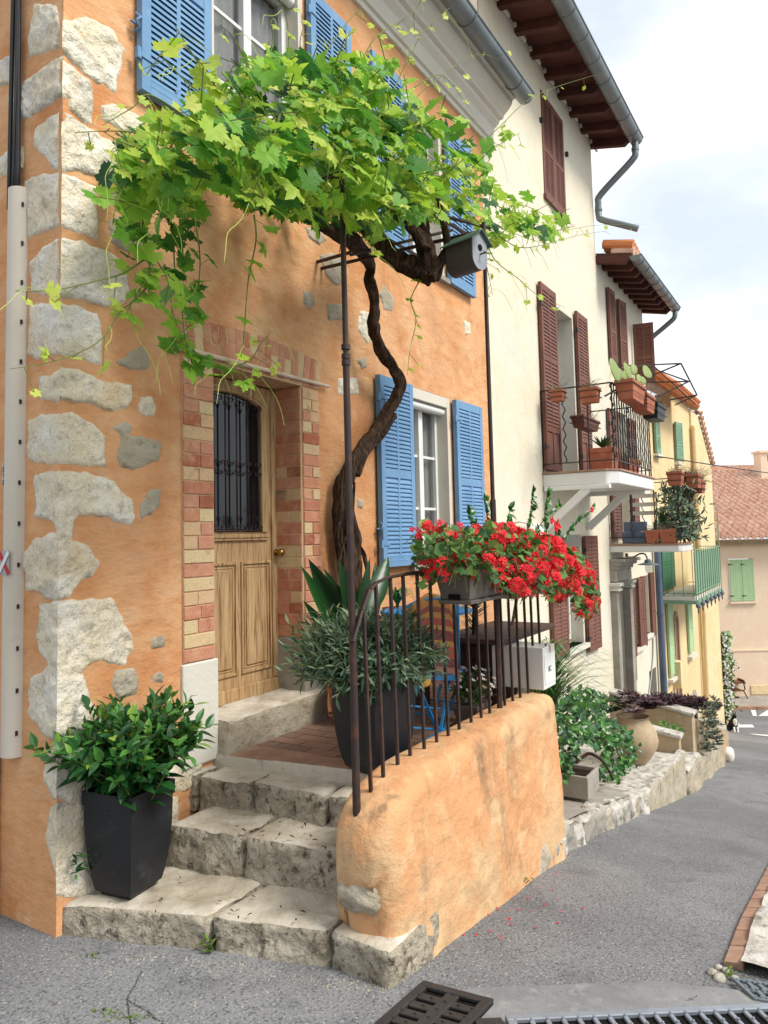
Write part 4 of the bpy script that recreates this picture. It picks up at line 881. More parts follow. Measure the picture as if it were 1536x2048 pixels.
SH = [([(960,380,-.95),(1010,400,-.95),(1060,415,-.95),(1110,440,-.95),(1150,450,-.95)],14,.12,.08,.45,.8),
 ([(950,440,-1.0),(1000,455,-1.0),(1050,475,-1.0),(1100,490,-1.0)],10,.11,.07,.45,.8),
 ([(930,330,-1.0),(980,300,-1.0),(1040,265,-1.0)],8,.12,.08,.4,.75),
 ([(480,210,-1.15),(520,150,-1.15),(545,90,-1.15),(540,40,-1.15)],7,.1,.05,.6,.95),
 ([(330,330,-1.0),(280,300,-1.0),(235,280,-1.0),(205,262,-1.0)],7,.1,.06,.5,.9),
 ([(620,150,-1.0),(600,90,-1.0),(612,40,-1.0)],5,.08,.05,.8,1),
 ([(690,200,-1.2),(680,130,-1.2),(700,60,-1.2)],6,.09,.05,.75,1),
 ([(440,200,-1.2),(420,150,-1.2),(385,110,-1.2)],6,.1,.07,.75,.95),
 ([(820,180,-1.1),(880,150,-1.1),(920,190,-1.1)],6,.09,.05,.8,1),
 ([(560,230,-1.3),(540,300,-1.35),(520,350,-1.4),(500,400,-1.4)],7,.12,.09,.6,.8),
 ([(740,300,-1.3),(730,380,-1.35),(740,450,-1.4),(742,500,-1.4)],7,.11,.08,.5,.8),
 ([(450,240,-1.0),(415,160,-1.1),(380,100,-1.15),(348,50,-1.2)],5,.09,.12,.75,.9),
 ([(500,300,-1.1),(430,210,-1.2),(380,170,-1.25),(330,120,-1.3),(325,100,-1.3)],6,.08,.05,.8,1),
 ([(300,510,-.8),(250,545,-.9),(200,560,-1.0),(110,580,-1.0),(30,582,-1.0)],7,.09,.05,.6,.95),
 ([(330,530,-.8),(280,590,-.9),(240,625,-.9),(195,685,-1.0),(110,722,-1.0),(20,738,-1.0)],8,.12,.05,.5,.95),
 ([(330,380,-.7),(345,470,-.7),(350,540,-.75),(362,610,-.8),(372,690,-.85),(378,700,-.85)],22,.13,.11,.2,.4),
 ([(300,380,-.8),(285,450,-.8),(300,520,-.85),(290,560,-.9),(255,620,-.9)],15,.13,.11,.3,.55),
 ([(360,380,-.75),(390,450,-.8),(400,520,-.85),(395,600,-.85),(400,640,-.85)],12,.12,.09,.25,.5),
 ([(270,430,-.8),(300,500,-.85),(335,560,-.9),(345,640,-.9)],12,.12,.1,.25,.5),
 ([(310,330,-.9),(260,360,-.95),(235,400,-1.0),(225,450,-1.0)],8,.12,.1,.3,.5),
 ([(372,690,-.85),(400,710,-.9),(440,725,-.9),(490,735,-.95)],6,.09,.1,.35,.6),
 ([(508,430,-.95),(512,480,-1.0),(498,550,-1.05),(492,610,-1.05),(488,690,-1.1)],6,.11,.08,.45,.7),
 ([(450,740,-.9),(500,720,-.9),(520,690,-.9),(540,665,-.9)],6,.06,.05,.8,1),
 ([(840,560,-.9),(822,600,-.9),(832,640,-.9),(820,700,-.9),(815,750,-.9)],7,.08,.05,.45,.8),
 ([(905,330,-1.1),(990,262,-1.1),(1050,205,-1.1),(1110,175,-1.1),(1190,150,-1.1)],7,.1,.045,.6,1),
 ([(900,390,-1.0),(970,400,-1.0),(1050,440,-1.0),(1120,460,-1.0),(1200,450,-1.0),(1290,448,-1.0)],9,.11,.05,.5,1),
 ([(960,430,-1.1),(1010,480,-1.1),(1060,495,-1.1),(1160,470,-1.1),(1215,462,-1.1)],9,.11,.06,.5,.9),
 ([(970,470,-1.0),(990,520,-1.0),(1040,560,-1.0),(1075,590,-1.0),(1130,615,-1.0)],9,.09,.06,.5,.9),
 ([(960,480,-1.0),(975,540,-1.0),(985,590,-1.0)],6,.08,.05,.55,.8),
 ([(560,180,-1.1),(575,110,-1.1),(575,50,-1.1),(560,0,-1.1)],5,.07,.05,.85,1),
 ([(620,180,-1.1),(650,110,-1.1),(690,50,-1.1),(720,20,-1.1)],5,.07,.05,.85,1),
 ([(700,180,-1.1),(740,90,-1.1),(770,60,-1.1),(820,30,-1.1),(840,5,-1.1)],9,.1,.05,.75,1),
 ([(780,200,-1.1),(810,130,-1.1),(850,60,-1.1),(900,15,-1.1)],6,.07,.045,.8,1),
 ([(740,250,-1.1),(800,225,-1.1),(860,170,-1.1),(950,110,-1.1),(1000,120,-1.1)],7,.08,.045,.7,1),
 ([(480,220,-1.2),(500,150,-1.2),(470,80,-1.2),(440,50,-1.2)],5,.07,.045,.8,1),
 ([(340,300,-.9),(290,270,-.9),(230,262,-.95),(150,265,-1.0)],5,.07,.04,.8,1),
 ([(380,240,-.9),(300,190,-.9),(265,215,-.9),(205,250,-.9)],5,.07,.05,.75,.9)]
for a in SH: shoot(*a)
for i in range(16):
    u = rs.uniform(300, 1000); v = rs.uniform(200, 420); p = PY(u, v, -1.1); q = [p]; a = rs.uniform(0, 6.3); d = np.array([math.cos(a)*.4, -.2, -.8])*.028
    for j in range(10): q.append(q[-1]+d); d = d*.94+np.array([math.sin(j*.8+a)*.009, 0, math.cos(j*.8+a)*.009-.002])
    TD.tube(q, [.0013]*10+[.0007], 4, cap=False)
print('vine leaves', cnt, tries)
F.build('foliage', 'vine', vn, smooth=False); TW.build('shoots', 'twig', vn); TD.build('tendrils', 'tendril', vn)['kind'] = 'stuff'
# ---------------------------------------------------------------- birdhouse
bh = empty('birdhouse', PY(930, 510, -1.2), 'grey birdhouse with a curved belly and green roof hanging under the vine', 'birdhouse')
bx0 = np.array([proj]) if False else None
o_ = Vector(PY(950, 545, -1.22)); ax = Vector((-.87, .30, .0)).normalized()   # towards camera-left, long side
fr_n = Vector((-.2, -.98, 0)).normalized(); dp = .19
side = Vector((fr_n.y, -fr_n.x, 0)).normalized()
# front face outline (in side/z), extruded backwards along -fr_n
Wd, Ht = .15, .185
outl = []
for k in range(9): a = -PI/2-PI*.0+PI/2*k/8; outl.append((Wd*.5*math.cos(a+0)*1.0, .075+.075*math.sin(a)))
outl = [(-Wd/2, Ht*.95), (-Wd/2, .07)]+[(-Wd/2*math.cos(PI/2*k/6), .07-.07*math.sin(PI/2*k/6)) for k in range(1, 7)]+[(Wd/2*math.sin(PI/2*k/6), .07-.07*math.cos(PI/2*k/6)) for k in range(1, 7)]+[(Wd/2, Ht*.95), (0, Ht*1.25)]
cb = Vector(PY(958, 512, -1.25)); cb.z -= .085
def pt(s_, z, d): return cb+side*s_+Vector((0, 0, z))+fr_n*d
mb = MB(); n = len(outl); mb.add([pt(s_, z, 0) for s_, z in outl]+[pt(s_, z, -dp) for s_, z in outl], [tuple(range(n)), tuple(range(2*n-1, n-1, -1))]+[(i, i+n, (i+1) % n+n, (i+1) % n) for i in range(n)]); mb.build('body', 'birdside', bh)
mb = MB(); mb.add([pt(s_*.96, z*.99, .002) for s_, z in outl]+[pt(s_*.96, z*.99, .008) for s_, z in outl], [tuple(range(n-1, -1, -1)), tuple(range(n, 2*n))]+[(i, (i+1) % n, (i+1) % n+n, i+n) for i in range(n)]); fo = mb.build('front_plate', 'birdfront', bh)
mb = MB(); mb.tube([pt(0, Ht*.72, .007), pt(0, Ht*.72, .012)], .02, 16); mb.build('entry_hole_shade', 'hole_shade', fo)  # dark disc on the plate, the shade of the hole as colour
mb = MB(); mb.tube([pt(.0, Ht*.5, .0), pt(.0, Ht*.5, .05)], .005, 6); mb.tube([pt(-.02, Ht*.5, .05), pt(.02, Ht*.5, .05)], .004, 6); mb.build('perch', 'birdside', bh)
mb = MB()
for s_ in (-1, 1):
    a, b_, c_, d_ = pt(0, Ht*1.28, .03), pt(s_*Wd*.68, Ht*.86, .03), pt(s_*Wd*.68, Ht*.86, -dp-.02), pt(0, Ht*1.28, -dp-.02); u_ = Vector((0, 0, .007))
    mb.add([a, b_, c_, d_, a+u_, b_+u_, c_+u_, d_+u_], [(0, 3, 2, 1), (4, 5, 6, 7), (0, 1, 5, 4), (1, 2, 6, 5), (2, 3, 7, 6), (3, 0, 4, 7)])
mb.build('roof', 'birdroof', bh)
mb = MB(); mb.tube([pt(0, Ht*1.3, -.08), pt(0, Ht*1.3+.1, -.08)], .003, 5); mb.build('hanging_wire', 'iron', bh)
# ---------------------------------------------------------------- TALL CREAM HOUSE
def eaves(par, x0, x1, yo, zo, slope=.22, raft=.5, zwall=None, deep=5.):
    """sloping boarded eave with rafters, falling towards the street"""
    zi = zo+slope*(-yo)
    mb = MB(); t = .05
    mb.add([(x0, yo, zo), (x1, yo, zo), (x1, deep, zo+slope*(deep-yo)), (x0, deep, zo+slope*(deep-yo)), (x0, yo, zo+t), (x1, yo, zo+t), (x1, deep, zo+t+slope*(deep-yo)), (x0, deep, zo+t+slope*(deep-yo))],
           [(0, 3, 2, 1), (4, 5, 6, 7), (0, 1, 5, 4), (1, 2, 6, 5), (2, 3, 7, 6), (3, 0, 4, 7)])
    rf = mb.build('roof', ['dkbrown'], par)
    n = int((x1-x0)/raft)
    for i in range(n+1):
        x = x1-.06-i*raft; mb = MB(); h = .11
        pr = [(yo+.02, zo-.001), (yo+.02, zo-h*.45), (yo+.1, zo-h), (.25, zo+slope*(.25-yo)-h), (.25, zo+slope*(.25-yo)-.001)]
        mb.prism(pr, x-.045, x+.045, axis='x'); mb.build('rafter', 'dkbrown', rf)
    mb = MB(); k = 0; x = x0
    while x < x1:      # tile ends over the gutter
        mb.tube([(x+.09, yo-.03, zo+t+.03), (x+.09, yo+.3, zo+t+.03+slope*.33)], .085, 8); x += .19
    mb.build('roof_tiles', 'tile', rf)
    return rf
CX0, CX1 = XE, 9.12
ch = empty('tall_cream_house', (CX0, 0, 0), 'tall cream rendered house with red-brown shutters and deep dark eaves next to the orange house', 'house')
CH = [(6.98, 7.80, 2.47, 4.74), (6.83, 7.72, 6.10, 7.50), (6.98, 7.74, .36, 1.78)]
wall_sheet(MB(), CX0, CX1, -2.2, 7.86, CH, 0, .34).build('front_wall', 'cream', ch)
b = MB(); b.quad((CX0, .34, 3), (CX0, .34, 7.86), (CX0, 6, 8.9), (CX0, 6, 3)); b.quad((CX1, .34, 3), (CX1, 6, 3), (CX1, 6, 8.9), (CX1, .34, 7.86)); b.build('side_wall', 'cream', ch)
eaves(ch, CX0-.1, 9.2, -.6, 7.74, .2, .52)
gutter(ch, CX0-.3, 9.22, -.66, 7.72, .1, seam=.5)
mb = MB(); P_ = [(9.12, -.66, 7.63), (9.12, -.66, 7.48), (9.12, -.6, 7.36), (9.14, -.12, 6.98), (9.15, -.07, 6.85), (9.15, -.07, 6.66), (9.15, -.12, 6.58), (9.2, -.4, 6.45), (9.25, -.62, 6.35)]
mb.tube(smooth_path(P_, 4), .05, 10); mb.tube([(9.12, -.66, 7.5), (9.12, -.66, 7.54)], .058, 10); mb.tube([(9.15, -.07, 6.73), (9.15, -.07, 6.77)], .058, 10); mb.build('downpipe', 'zinc', ch, smooth=True, sharp=60)
mb = MB(); x = CX0
while x < CX1-.05: mb.box(x, -.035, 7.80, x+.36, .0, 7.855); x += .52
mb.build('eave_plaster_scallop', 'offwhite', ch, bevel=.01)
shutter(ch, (6.84, .03, 6.11), (1, 0, 0), .44, 1.38, 'redbrown', rails=(0, .46, 1), nslat=30, hinge=False); shutter(ch, (7.28, .03, 6.11), (1, 0, 0), .43, 1.38, 'redbrown', rails=(0, .46, 1), nslat=30, hinge=False)
mb = MB(); mb.box(6.8, -.04, 6.04, 7.76, .02, 6.10); mb.build('window_sill', 'redbrown', ch)
for x in (7.8, 6.78): mb = MB(); mb.box(x-.02, -.04, 7.02, x+.02, 0, 7.08); mb.build('shutter_catch', 'blackiron', ch)
# balcony door
shutter(ch, (6.40, -.02, 2.56), (1, 0, 0), .56, 2.28, 'redbrown', rails=(0, .22, .6, 1), nslat=50, solid_low=True)
shutter(ch, (7.83, -.02, 2.56), (1, 0, 0), .5, 2.28, 'redbrown', rails=(0, .22, .6, 1), nslat=50, solid_low=True)
mb = MB(); mb.box(6.99, .001, 2.475, 7.0, .3, 4.73); mb.box(7.775, -.003, 2.475, 7.797, .3, 4.737); mb.box(7.0, .0, 4.72, 7.775, .3, 4.737); mb.build('door_reveal', 'offwhite', ch)
window(ch, 7.0, 7.775, 2.48, 4.72, .25, 'white', .06, True, 3, name='balcony_door')
# ground floor window
shutter(ch, (6.42, -.02, .34), (1, 0, 0), .54, 1.42, 'redbrown', rails=(0, .48, 1), nslat=30)
shutter(ch, (7.80, -.02, .22), (1, 0, 0), .58, 1.54, 'redbrown', rails=(0, .48, 1), nslat=30)
window(ch, 6.99, 7.73, .4, 1.7, .16, 'white', .06, True, 1)
mb = MB(); mb.box(6.93, -.07, .30, 7.79, .16, .36); mb.build('window_sill', 'offwhite', ch, bevel=.004)
mb = MB(); mb.box(6.95, -.004, 1.62, 7.77, .02, 1.78); mb.build('window_lintel', 'concrete', ch)
# cracked render line at the corner of the house
pts = [(CX0-.003, -.004+.004*math.sin(z*3), z) for z in np.linspace(6.5, 7.8, 12)]
mb = MB(); mb.tube([(CX0+.01+.01*N3(p[2]*6, 0, 0), -.004, p[2]) for p in pts], .006, 4); mb.build('crack_filler', 'concrete', ch)
# dry vine-like plaster roots along the eave are plain wall texture
# balcony 1
BY = -.87; BX0, BX1, BZ = 6.38, 8.30, 2.50
def balcony(name, x0, x1, y, z, th, label, slabm='white', rail=1.0, barm='blackiron', wavy=True, chamfer=.12, braces=True, step=.11):
    bc = empty(name, (x0, 0, z), label, 'balcony', None)
    mb = MB(); mb.prism([(x0, 0), (x0, y+chamfer), (x0+chamfer, y), (x1-.02, y), (x1, y+.02), (x1, 0)], z-th, z); mb.build('slab', slabm, bc, bevel=.012)
    mb = MB(); mb.prism([(x0-.015, 0), (x0-.015, y+chamfer), (x0+chamfer, y-.015), (x1+.015, y-.015), (x1+.015, 0)], z+.001, z+.022); mb.build('floor_edge', 'floortile', bc)
    if braces:
        for bx in (x0+.02, x1-.2):
            for_ = [(bx, y*.52, z-th), (bx, 0, z-th-.43)]
            mb = MB(); mb.bar((bx, y*.62, z-th-.03), (bx, -.02, z-th-.48), .09, .07, up=(1, 0, 0)); mb.bar((bx, y*.9, z-th-.025), (bx, -.02, z-th-.025), .09, .05, up=(0, 0, 1)); mb.build('brace', 'white', bc, bevel=.006)
    zr_, zl_ = z+rail, z+.12
    path = [(x0+.02, 0), (x0+.02, y+.03), (x1-.02, y+.03), (x1-.02, 0)]
    mb = MB()
    for a, c in zip(path, path[1:]):
        for zz in (zr_, zl_): mb.bar((a[0], a[1], zz), (c[0], c[1], zz), .03 if zz == zr_ else .018, .012)
    rr_ = mb.build('rail', barm, bc)
    i = 0
    for a, c in zip(path, path[1:]):
        ln = math.dist(a, c); n = max(2, int(ln/(step if a[1] == c[1] else step*2)))
        for k in range(n+1):
            t = k/n; x, yy = a[0]+(c[0]-a[0])*t, a[1]+(c[1]-a[1])*t; mb = MB()
            if wavy and i % 2:
                dx, dy = ((c[0]-a[0])/ln*.018, (c[1]-a[1])/ln*.018)
                mb.tube([(x+dx*math.sin(q*1.57), yy+dy*math.sin(q*1.57), zl_+(zr_-zl_)*q/24) for q in range(25)], .008, 5)
            else: mb.bar((x, yy, zl_-.1), (x, yy, zr_), .014, .014)
            mb.build('baluster', barm, rr_); i += 1
    return bc
balcony('upper_balcony', BX0, BX1, BY, BZ, .15, 'white balcony with wavy black railing on the tall cream house')
# ---------------------------------------------------------------- LOWER CREAM HOUSE (same row, lower eaves)
lh = empty('low_cream_house', (CX1, 0, 0), 'lower cream house with stone doorcase, brown shutters and a blue downpipe', 'house')
LX0, LX1 = CX1, 12.2
LH = [(9.28, 9.93, -1.5, 1.08), (10.42, 10.98, -.10, 1.03), (11.2, 11.62, .02, 1.03), (9.92, 10.62, 4.5, 5.66), (9.75, 10.55, 1.66, 3.75), (10.05, 10.55, -.62, -.18), (11.4, 11.95, -1.9, -.62)]
wall_sheet(MB(), LX0, LX1, -3, 6.06, LH, 0, .34).build('front_wall', 'cream', lh)
b = MB(); b.quad((LX1, .34, -3), (LX1, 6, -3), (LX1, 6, 7.1), (LX1, .34, 6.06)); b.build('side_wall', 'cream', lh)
eaves(lh, LX0+.05, 12.28, -.52, 5.93, .2, .34)
gutter(lh, LX0+.02, 12.3, -.58, 5.92, .085, seam=.36)
mb = MB(); mb.tube(smooth_path([(12.22, -.58, 5.84), (12.22, -.56, 5.72), (12.24, -.4, 5.6), (12.3, -.1, 5.4), (12.3, -.05, 5.2)], 5), .045, 10); mb.build('downpipe', 'zinc', lh, smooth=True)
# orange tile end at the abutment with the tall house
mb = MB()
for k in range(4): mb.tube([(9.22+.11*k, -.55, 6.12-.02*k), (9.22+.11*k, -.1, 6.22-.02*k)], .07, 8)
mb.build('tile_edge', 'eavetile', lh)
# upper window, half open shutters seen edge on
shutter(lh, (9.6, -.02, 4.5), (1, -.03, 0), .33, 1.17, 'redbrown', nslat=26, hinge=False, two=False); shutter(lh, (10.3, -.0, 4.5), (1, -.12, 0), .33, 1.17, 'redbrown', nslat=26, hinge=False, two=False)
window(lh, 9.95, 10.6, 4.52, 5.64, .2, 'white', .05, True, 1)
shutter(lh, (11.25, -.03, 4.4), (.15, -.99, 0), .34, 1.05, 'redbrown', nslat=24, hinge=False)
# balcony door behind lower balcony
shutter(lh, (9.3, -.02, 1.7), (1, 0, 0), .44, 2.0, 'redbrown', rails=(0, .3, 1), nslat=40); shutter(lh, (10.56, -.02, 1.7), (1, 0, 0), .44, 2.0, 'redbrown', rails=(0, .3, 1), nslat=40)
window(lh, 9.77, 10.53, 1.68, 3.73, .2, 'white', .06, True, 3)
# doorcase in grey stone
mb = MB(); mb.box(9.13, -.10, -1.9, 9.29, .02, .92); mb.build('pilaster', 'concrete', lh, bevel=.01)
mb = MB(); mb.box(9.92, -.10, -1.9, 10.08, .02, .92); mb.build('pilaster', 'concrete', lh, bevel=.01)
for x in (9.21, 10.0):
    mb = MB(); mb.box(x-.11, -.14, .93, x+.11, .02, .965); mb.box(x-.095, -.12, .966, x+.095, .02, 1.0); mb.box(x-.12, -.16, 1.001, x+.12, .02, 1.05); mb.build('pilaster_capital', 'offwhite', lh, bevel=.006)
mb = MB(); mb.box(9.14, -.09, 1.06, 10.1, .02, 1.24); mb.box(9.14, -.12, 1.241, 10.12, .02, 1.30); mb.box(9.14, -.17, 1.301, 10.15, .02, 1.35); mb.box(9.14, -.22, 1.351, 10.2, .02, 1.4); mb.build('door_entablature', 'concrete', lh, bevel=.006)
mb = MB(); mb.box(9.285, .22, -1.6, 9.925, .26, 1.07)
for z0, z1 in ((-1.2, -.3), (-.2, .9)):
    mb.box(9.35, .205, z0, 9.58, .222, z1); mb.box(9.63, .205, z0, 9.86, .222, z1)
mb.build('door', 'darkwood', lh, bevel=.006)
for x0, x1, z0, z1 in (LH[1], LH[2]):
    window(lh, x0+.01, x1-.01, z0+.02, z1-.02, .16, 'white', .05, True, 1)
    mb = MB(); mb.box(x0-.04, -.06, z0-.06, x1+.04, .16, z0); mb.build('window_sill', 'offwhite', lh)
for x, wd, z0, h, dx, dy in ((10.13, .28, -.2, 1.24, 1, -.02), (10.71, .26, -.1, 1.12, 1, -.06), (10.99, .2, -.14, 1.18, 1, 0), (11.64, .3, -.05, 1.12, 1, 0)):
    if h: shutter(lh, (x, -.01, z0), (dx, dy, 0), wd, h, 'redbrown', nslat=26, two=False, hinge=False, frame=.04)
mb = MB(); mb.box(10.06, .12, -.61, 10.54, .15, -.19); o = mb.build('meter_box', 'gutbox', lh); mb = MB(); mb.box(10.02, -.03, -.175, 10.58, .1, -.12); mb.build('meter_box_hood', 'redbrown', lh)
mb = MB(); mb.box(11.41, .15, -1.8, 11.94, .2, -.63); mb.build('cellar_door', 'darkwood', lh)
mb = MB(); mb.tube(smooth_path([(11.75, -.015, -.1), (11.6, -.02, -.5), (11.2, -.02, -1.0), (10.7, -.02, -1.5)], 5), .012, 6); mb.build('wall_cable', 'zinc', lh)
mb = MB(); mb.tube([(12.1, -.09, 1.6), (12.1, -.09, -2.2)], .06, 12); mb.tube([(12.1, -.09, .28), (12.1, -.09, .34)], .068, 12); mb.build('downpipe', 'bluepipe', lh, smooth=True, sharp=60)
lp = empty('wall_lamp', (10.15, 0, 1.39), 'curved bracket lamp with flat shade above the brown shutters of the lower cream house', 'lamp')
mb = MB(); mb.box(10.12, -.03, 1.30, 10.18, 0, 1.46); mb.tube(smooth_path([(10.15, -.02, 1.40), (10.15, -.12, 1.40), (10.15, -.22, 1.45), (10.15, -.3, 1.44), (10.15, -.34, 1.34)], 5), .013, 6); mb.build('bracket', 'iron', lp, smooth=True, sharp=40)
mb = MB(); mb.lathe([(.02, .06), (.05, .04), (.06, .0), (.155, -.025), (.16, -.035), (.05, -.03)], (10.15, -.34, 1.31), 20); mb.build('lamp_shade', 'gutbox', lp, smooth=True, sharp=40)
mb = MB(); mb.lathe([(.05, -.03), (.052, -.12), (.03, -.16), (.001, -.17)], (10.15, -.34, 1.31), 14); mb.build('lamp_glass', 'glass', lp, smooth=True)
balcony('lower_balcony', 9.2, 10.02, -1.03, 1.60, .10, 'white balcony crowded with pots and crates on the lower cream house', rail=.96, chamfer=.05, braces=False, step=.16)
# ---------------------------------------------------------------- YELLOW HOUSE
yh = empty('yellow_house', (12.25, 0, -2), 'yellow house with green louvred shutters, arched stone doorway and clay tile eaves', 'house')
YH = [(12.98, 13.42, -1.0, .42), (13.75, 14.05, -2.9, .05), (15.1, 15.6, -.86, .42), (12.6, 13.0, 3.3, 4.1), (14.72, 15.05, 3.3, 4.12), (12.75, 13.9, .62, 2.1), (15.35, 15.75, -3.2, -1.82)]
wall_sheet(MB(), 12.22, 16.8, -4.6, 4.42, YH, 0, .3).build('front_wall', 'yellow', yh)
mb = MB(); prf = [(16.8, -4.6), (19.65, -4.6), (19.65, 3.6), (18.0, 4.66), (16.8, 4.72)]; mb.prism(prf, -.05, .3, axis='y'); mb.build('end_wall', 'yellow2', yh)
b = MB(); b.quad((19.645, .3, -4.6), (19.645, 8, -4.6), (19.645, 8, 3.6), (19.645, .3, 3.6)); b.build('side_wall', 'yellow2', yh)
def tileroof(mb, O, U, D, nu, nd, pu=.2, pd=.36, r=.055):
    """barrel tiles: U across, D down the slope (vectors), O top corner"""
    O, U, D = Vector(O), Vector(U).normalized(), Vector(D).normalized(); Nn = U.cross(D)
    if Nn.z < 0: Nn = -Nn
    seg = 8
    for j in range(nd):
        vs = []
        cols = nu*seg+1
        for e, lift in ((0, 0), (1, .035)):
            for i in range(cols):
                u = i/seg*pu; h = r*math.cos(2*PI*i/seg); h = h if h > 0 else h*.7
                vs.append(O+U*u+D*(pd*(j+e)+(.03 if e else 0))+Nn*(h+lift+.012*N3(i//seg, j, 0, 3.1)))
        mb.add(vs, [(i, i+1, i+1+cols, i+cols) for i in range(cols-1)], [.5]*len(vs))
        vs2 = [v for v in vs[cols:]]+[v-Nn*.035 for v in vs[cols:]]
        mb.add(vs2, [(i, i+1, i+1+cols, i+cols) for i in range(cols-1)])
mb = MB(); mb.add([(12.25, -.5, 4.44), (14.66, -.5, 4.44), (14.66, 3, 7.3), (12.25, 3, 7.3), (12.25, -.5, 4.5), (14.66, -.5, 4.5), (14.66, 3, 7.36), (12.25, 3, 7.36)], [(0, 3, 2, 1), (4, 5, 6, 7), (0, 1, 5, 4), (1, 2, 6, 5), (2, 3, 7, 6), (3, 0, 4, 7)])
x = 12.3
while x < 14.6: mb.tube([(x+.08, -.56, 4.46), (x+.08, .05, 4.95)], .075, 8); mb.tube([(x+.08, -.55, 4.38), (x+.08, .0, 4.8)], .06, 8); x += .17
mb.build('eave_roof', 'eavetile', yh)
mb = MB(); mb.bar((17.9, -.1, 4.74), (19.72, -.1, 3.58), .14, .05, up=(0, 1, 0))
for k in range(11): t = k/10; mb.tube([(17.95+1.75*t-.06, -.16, 4.76-1.13*t), (17.95+1.75*t-.06, .4, 4.76-1.13*t)], .05, 7)
mb.build('verge_tiles', 'tile', yh)
mb = MB(); mb.add([(14.6, -.12, 4.74), (18.05, -.12, 4.74), (18.05, 3, 6.6), (14.6, 3, 6.6), (14.6, -.12, 4.79), (18.05, -.12, 4.79), (18.05, 3, 6.65), (14.6, 3, 6.65)], [(0, 3, 2, 1), (4, 5, 6, 7), (0, 1, 5, 4), (1, 2, 6, 5), (2, 3, 7, 6), (3, 0, 4, 7)]); mb.build('upper_roof', 'tile', yh)
b = MB(); b.box(14.5, -.001, 4.421, 16.8, .3, 4.74); b.build('attic_wall', 'yellow', yh)
shutter(yh, (12.96, -.02, -.98), (1, 0, 0), .46, 1.42, 'palegreen', nslat=26, hinge=False, two=False); shutter(yh, (15.08, -.02, -.84), (1, 0, 0), .52, 1.26, 'palegreen', nslat=24, hinge=False, two=False)
shutter(yh, (12.6, -.03, 3.3), (1, 0, 0), .4, .8, 'midgreen', nslat=18, hinge=False, two=False); shutter(yh, (14.68, -.03, 3.3), (.97, -.2, 0), .36, .84, 'midgreen', nslat=18, hinge=False, two=False)
shutter(yh, (12.48, -.06, .68), (1, 0, 0), .85, 1.2, 'green', nslat=26, hinge=False); shutter(yh, (12.3, -.02, .7), (1, 0, 0), .18, 1.3, 'green', nslat=26, hinge=False, two=False); shutter(yh, (13.3, -.02, .68), (1, 0, 0), .55, 1.3, 'green', nslat=26, hinge=False)
for x0, x1, z in ((12.92, 13.5, -1.02), (15.04, 15.72, -.9), (12.56, 13.05, 3.28), (14.66, 15.1, 3.28)): mb = MB(); mb.box(x0, -.1, z-.06, x1, .0, z); mb.build('window_sill', 'offwhite', yh)
def arch_frame(par, xc, hw, z0, zs, wd, m, hr=None):
    mb = MB(); hr = hr or hw; outer = []; inner = []
    for k in range(13): a = PI*k/12; outer.append((xc-(hw+wd)*math.cos(a), zs+(hr+wd)*math.sin(a))); inner.append((xc-hw*math.cos(a), zs+hr*math.sin(a)))
    O_ = [(xc-hw-wd, z0)]+outer+[(xc+hw+wd, z0)]; I_ = [(xc-hw, z0)]+inner+[(xc+hw, z0)]
    n = len(O_)
    vs = [(x, -.03, z) for x, z in O_]+[(x, -.03, z) for x, z in I_]+[(x, .05, z) for x, z in O_]+[(x, .2, z) for x, z in I_]
    fs = []
    for i in range(n-1): fs += [(i, i+1, n+i+1, n+i), (i, 2*n+i, 2*n+i+1, i+1), (n+i, n+i+1, 3*n+i+1, 3*n+i)]
    mb.add(vs, fs); return mb.build('stone_arch', m, par)
mb = MB(); mb.box(13.72, .1, -3, 14.08, .14, .3); mb.build('door', 'darkwood', yh)
b = MB(); arch_frame(yh, 13.92, .14, -2.95, -.12, .1, 'floortile', .2)
mb = MB(); mb.box(15.32, .12, -3.2, 15.78, .15, -1.8); mb.build('cellar_door', 'darkwood', yh); arch_frame(yh, 15.55, .2, -3.2, -2.1, .12, 'concrete', .3)
mb = MB(); mb.box(13.36, -.16, -1.25, 13.62, 0, -.75); mb.build('meter_box', 'yellow2', yh)
mb = MB(); mb.tube(smooth_path([(16.75, -.1, 4.3), (16.75, -.1, 3.6), (16.75, -.1, 1.0), (16.75, -.1, .5), (16.7, -.12, .0), (16.7, -.12, -.6), (16.6, -.12, -3.0)], 4), .05, 8); mb.build('downpipe', 'yellow2', yh, smooth=True)
bc = empty('green_balcony', (12.35, 0, .62), 'balcony with faded green screen railing and hanging knobs on the yellow house', 'balcony')
mb = MB(); mb.prism([(12.35, 0), (12.35, -.66), (15.6, -.66), (15.6, 0)], .53, .60); mb.build('slab', 'offwhite', bc, bevel=.006)
mb = MB(); mb.box(12.33, -.68, .47, 15.62, 0, .528); mb.build('slab_beam', 'midgreen', bc)
mb = MB(); mb.box(12.36, -.665, .64, 15.58, -.66, 1.42)
mb.build('screen', 'greenmesh', bc)
mb = MB()
for a, c in (((12.36, 0), (12.36, -.67)), ((12.36, -.67), (15.6, -.67)), ((15.6, -.67), (15.6, 0))):
    for zz in (.66, 1.45): mb.bar((a[0], a[1], zz), (c[0], c[1], zz), .025, .015)
ro = mb.build('rail', 'midgreen', bc)
for k in range(4): mb = MB(); y = -.12-.17*k; mb.bar((12.36, y, .6), (12.36, y, 1.45), .012, .012); mb.build('baluster', 'midgreen', ro)
for k in range(13): x = 12.36+3.24*k/12; mb = MB(); mb.bar((x, -.675, .5), (x, -.675, 1.45), .014, .014); mb.build('baluster', 'midgreen', ro)
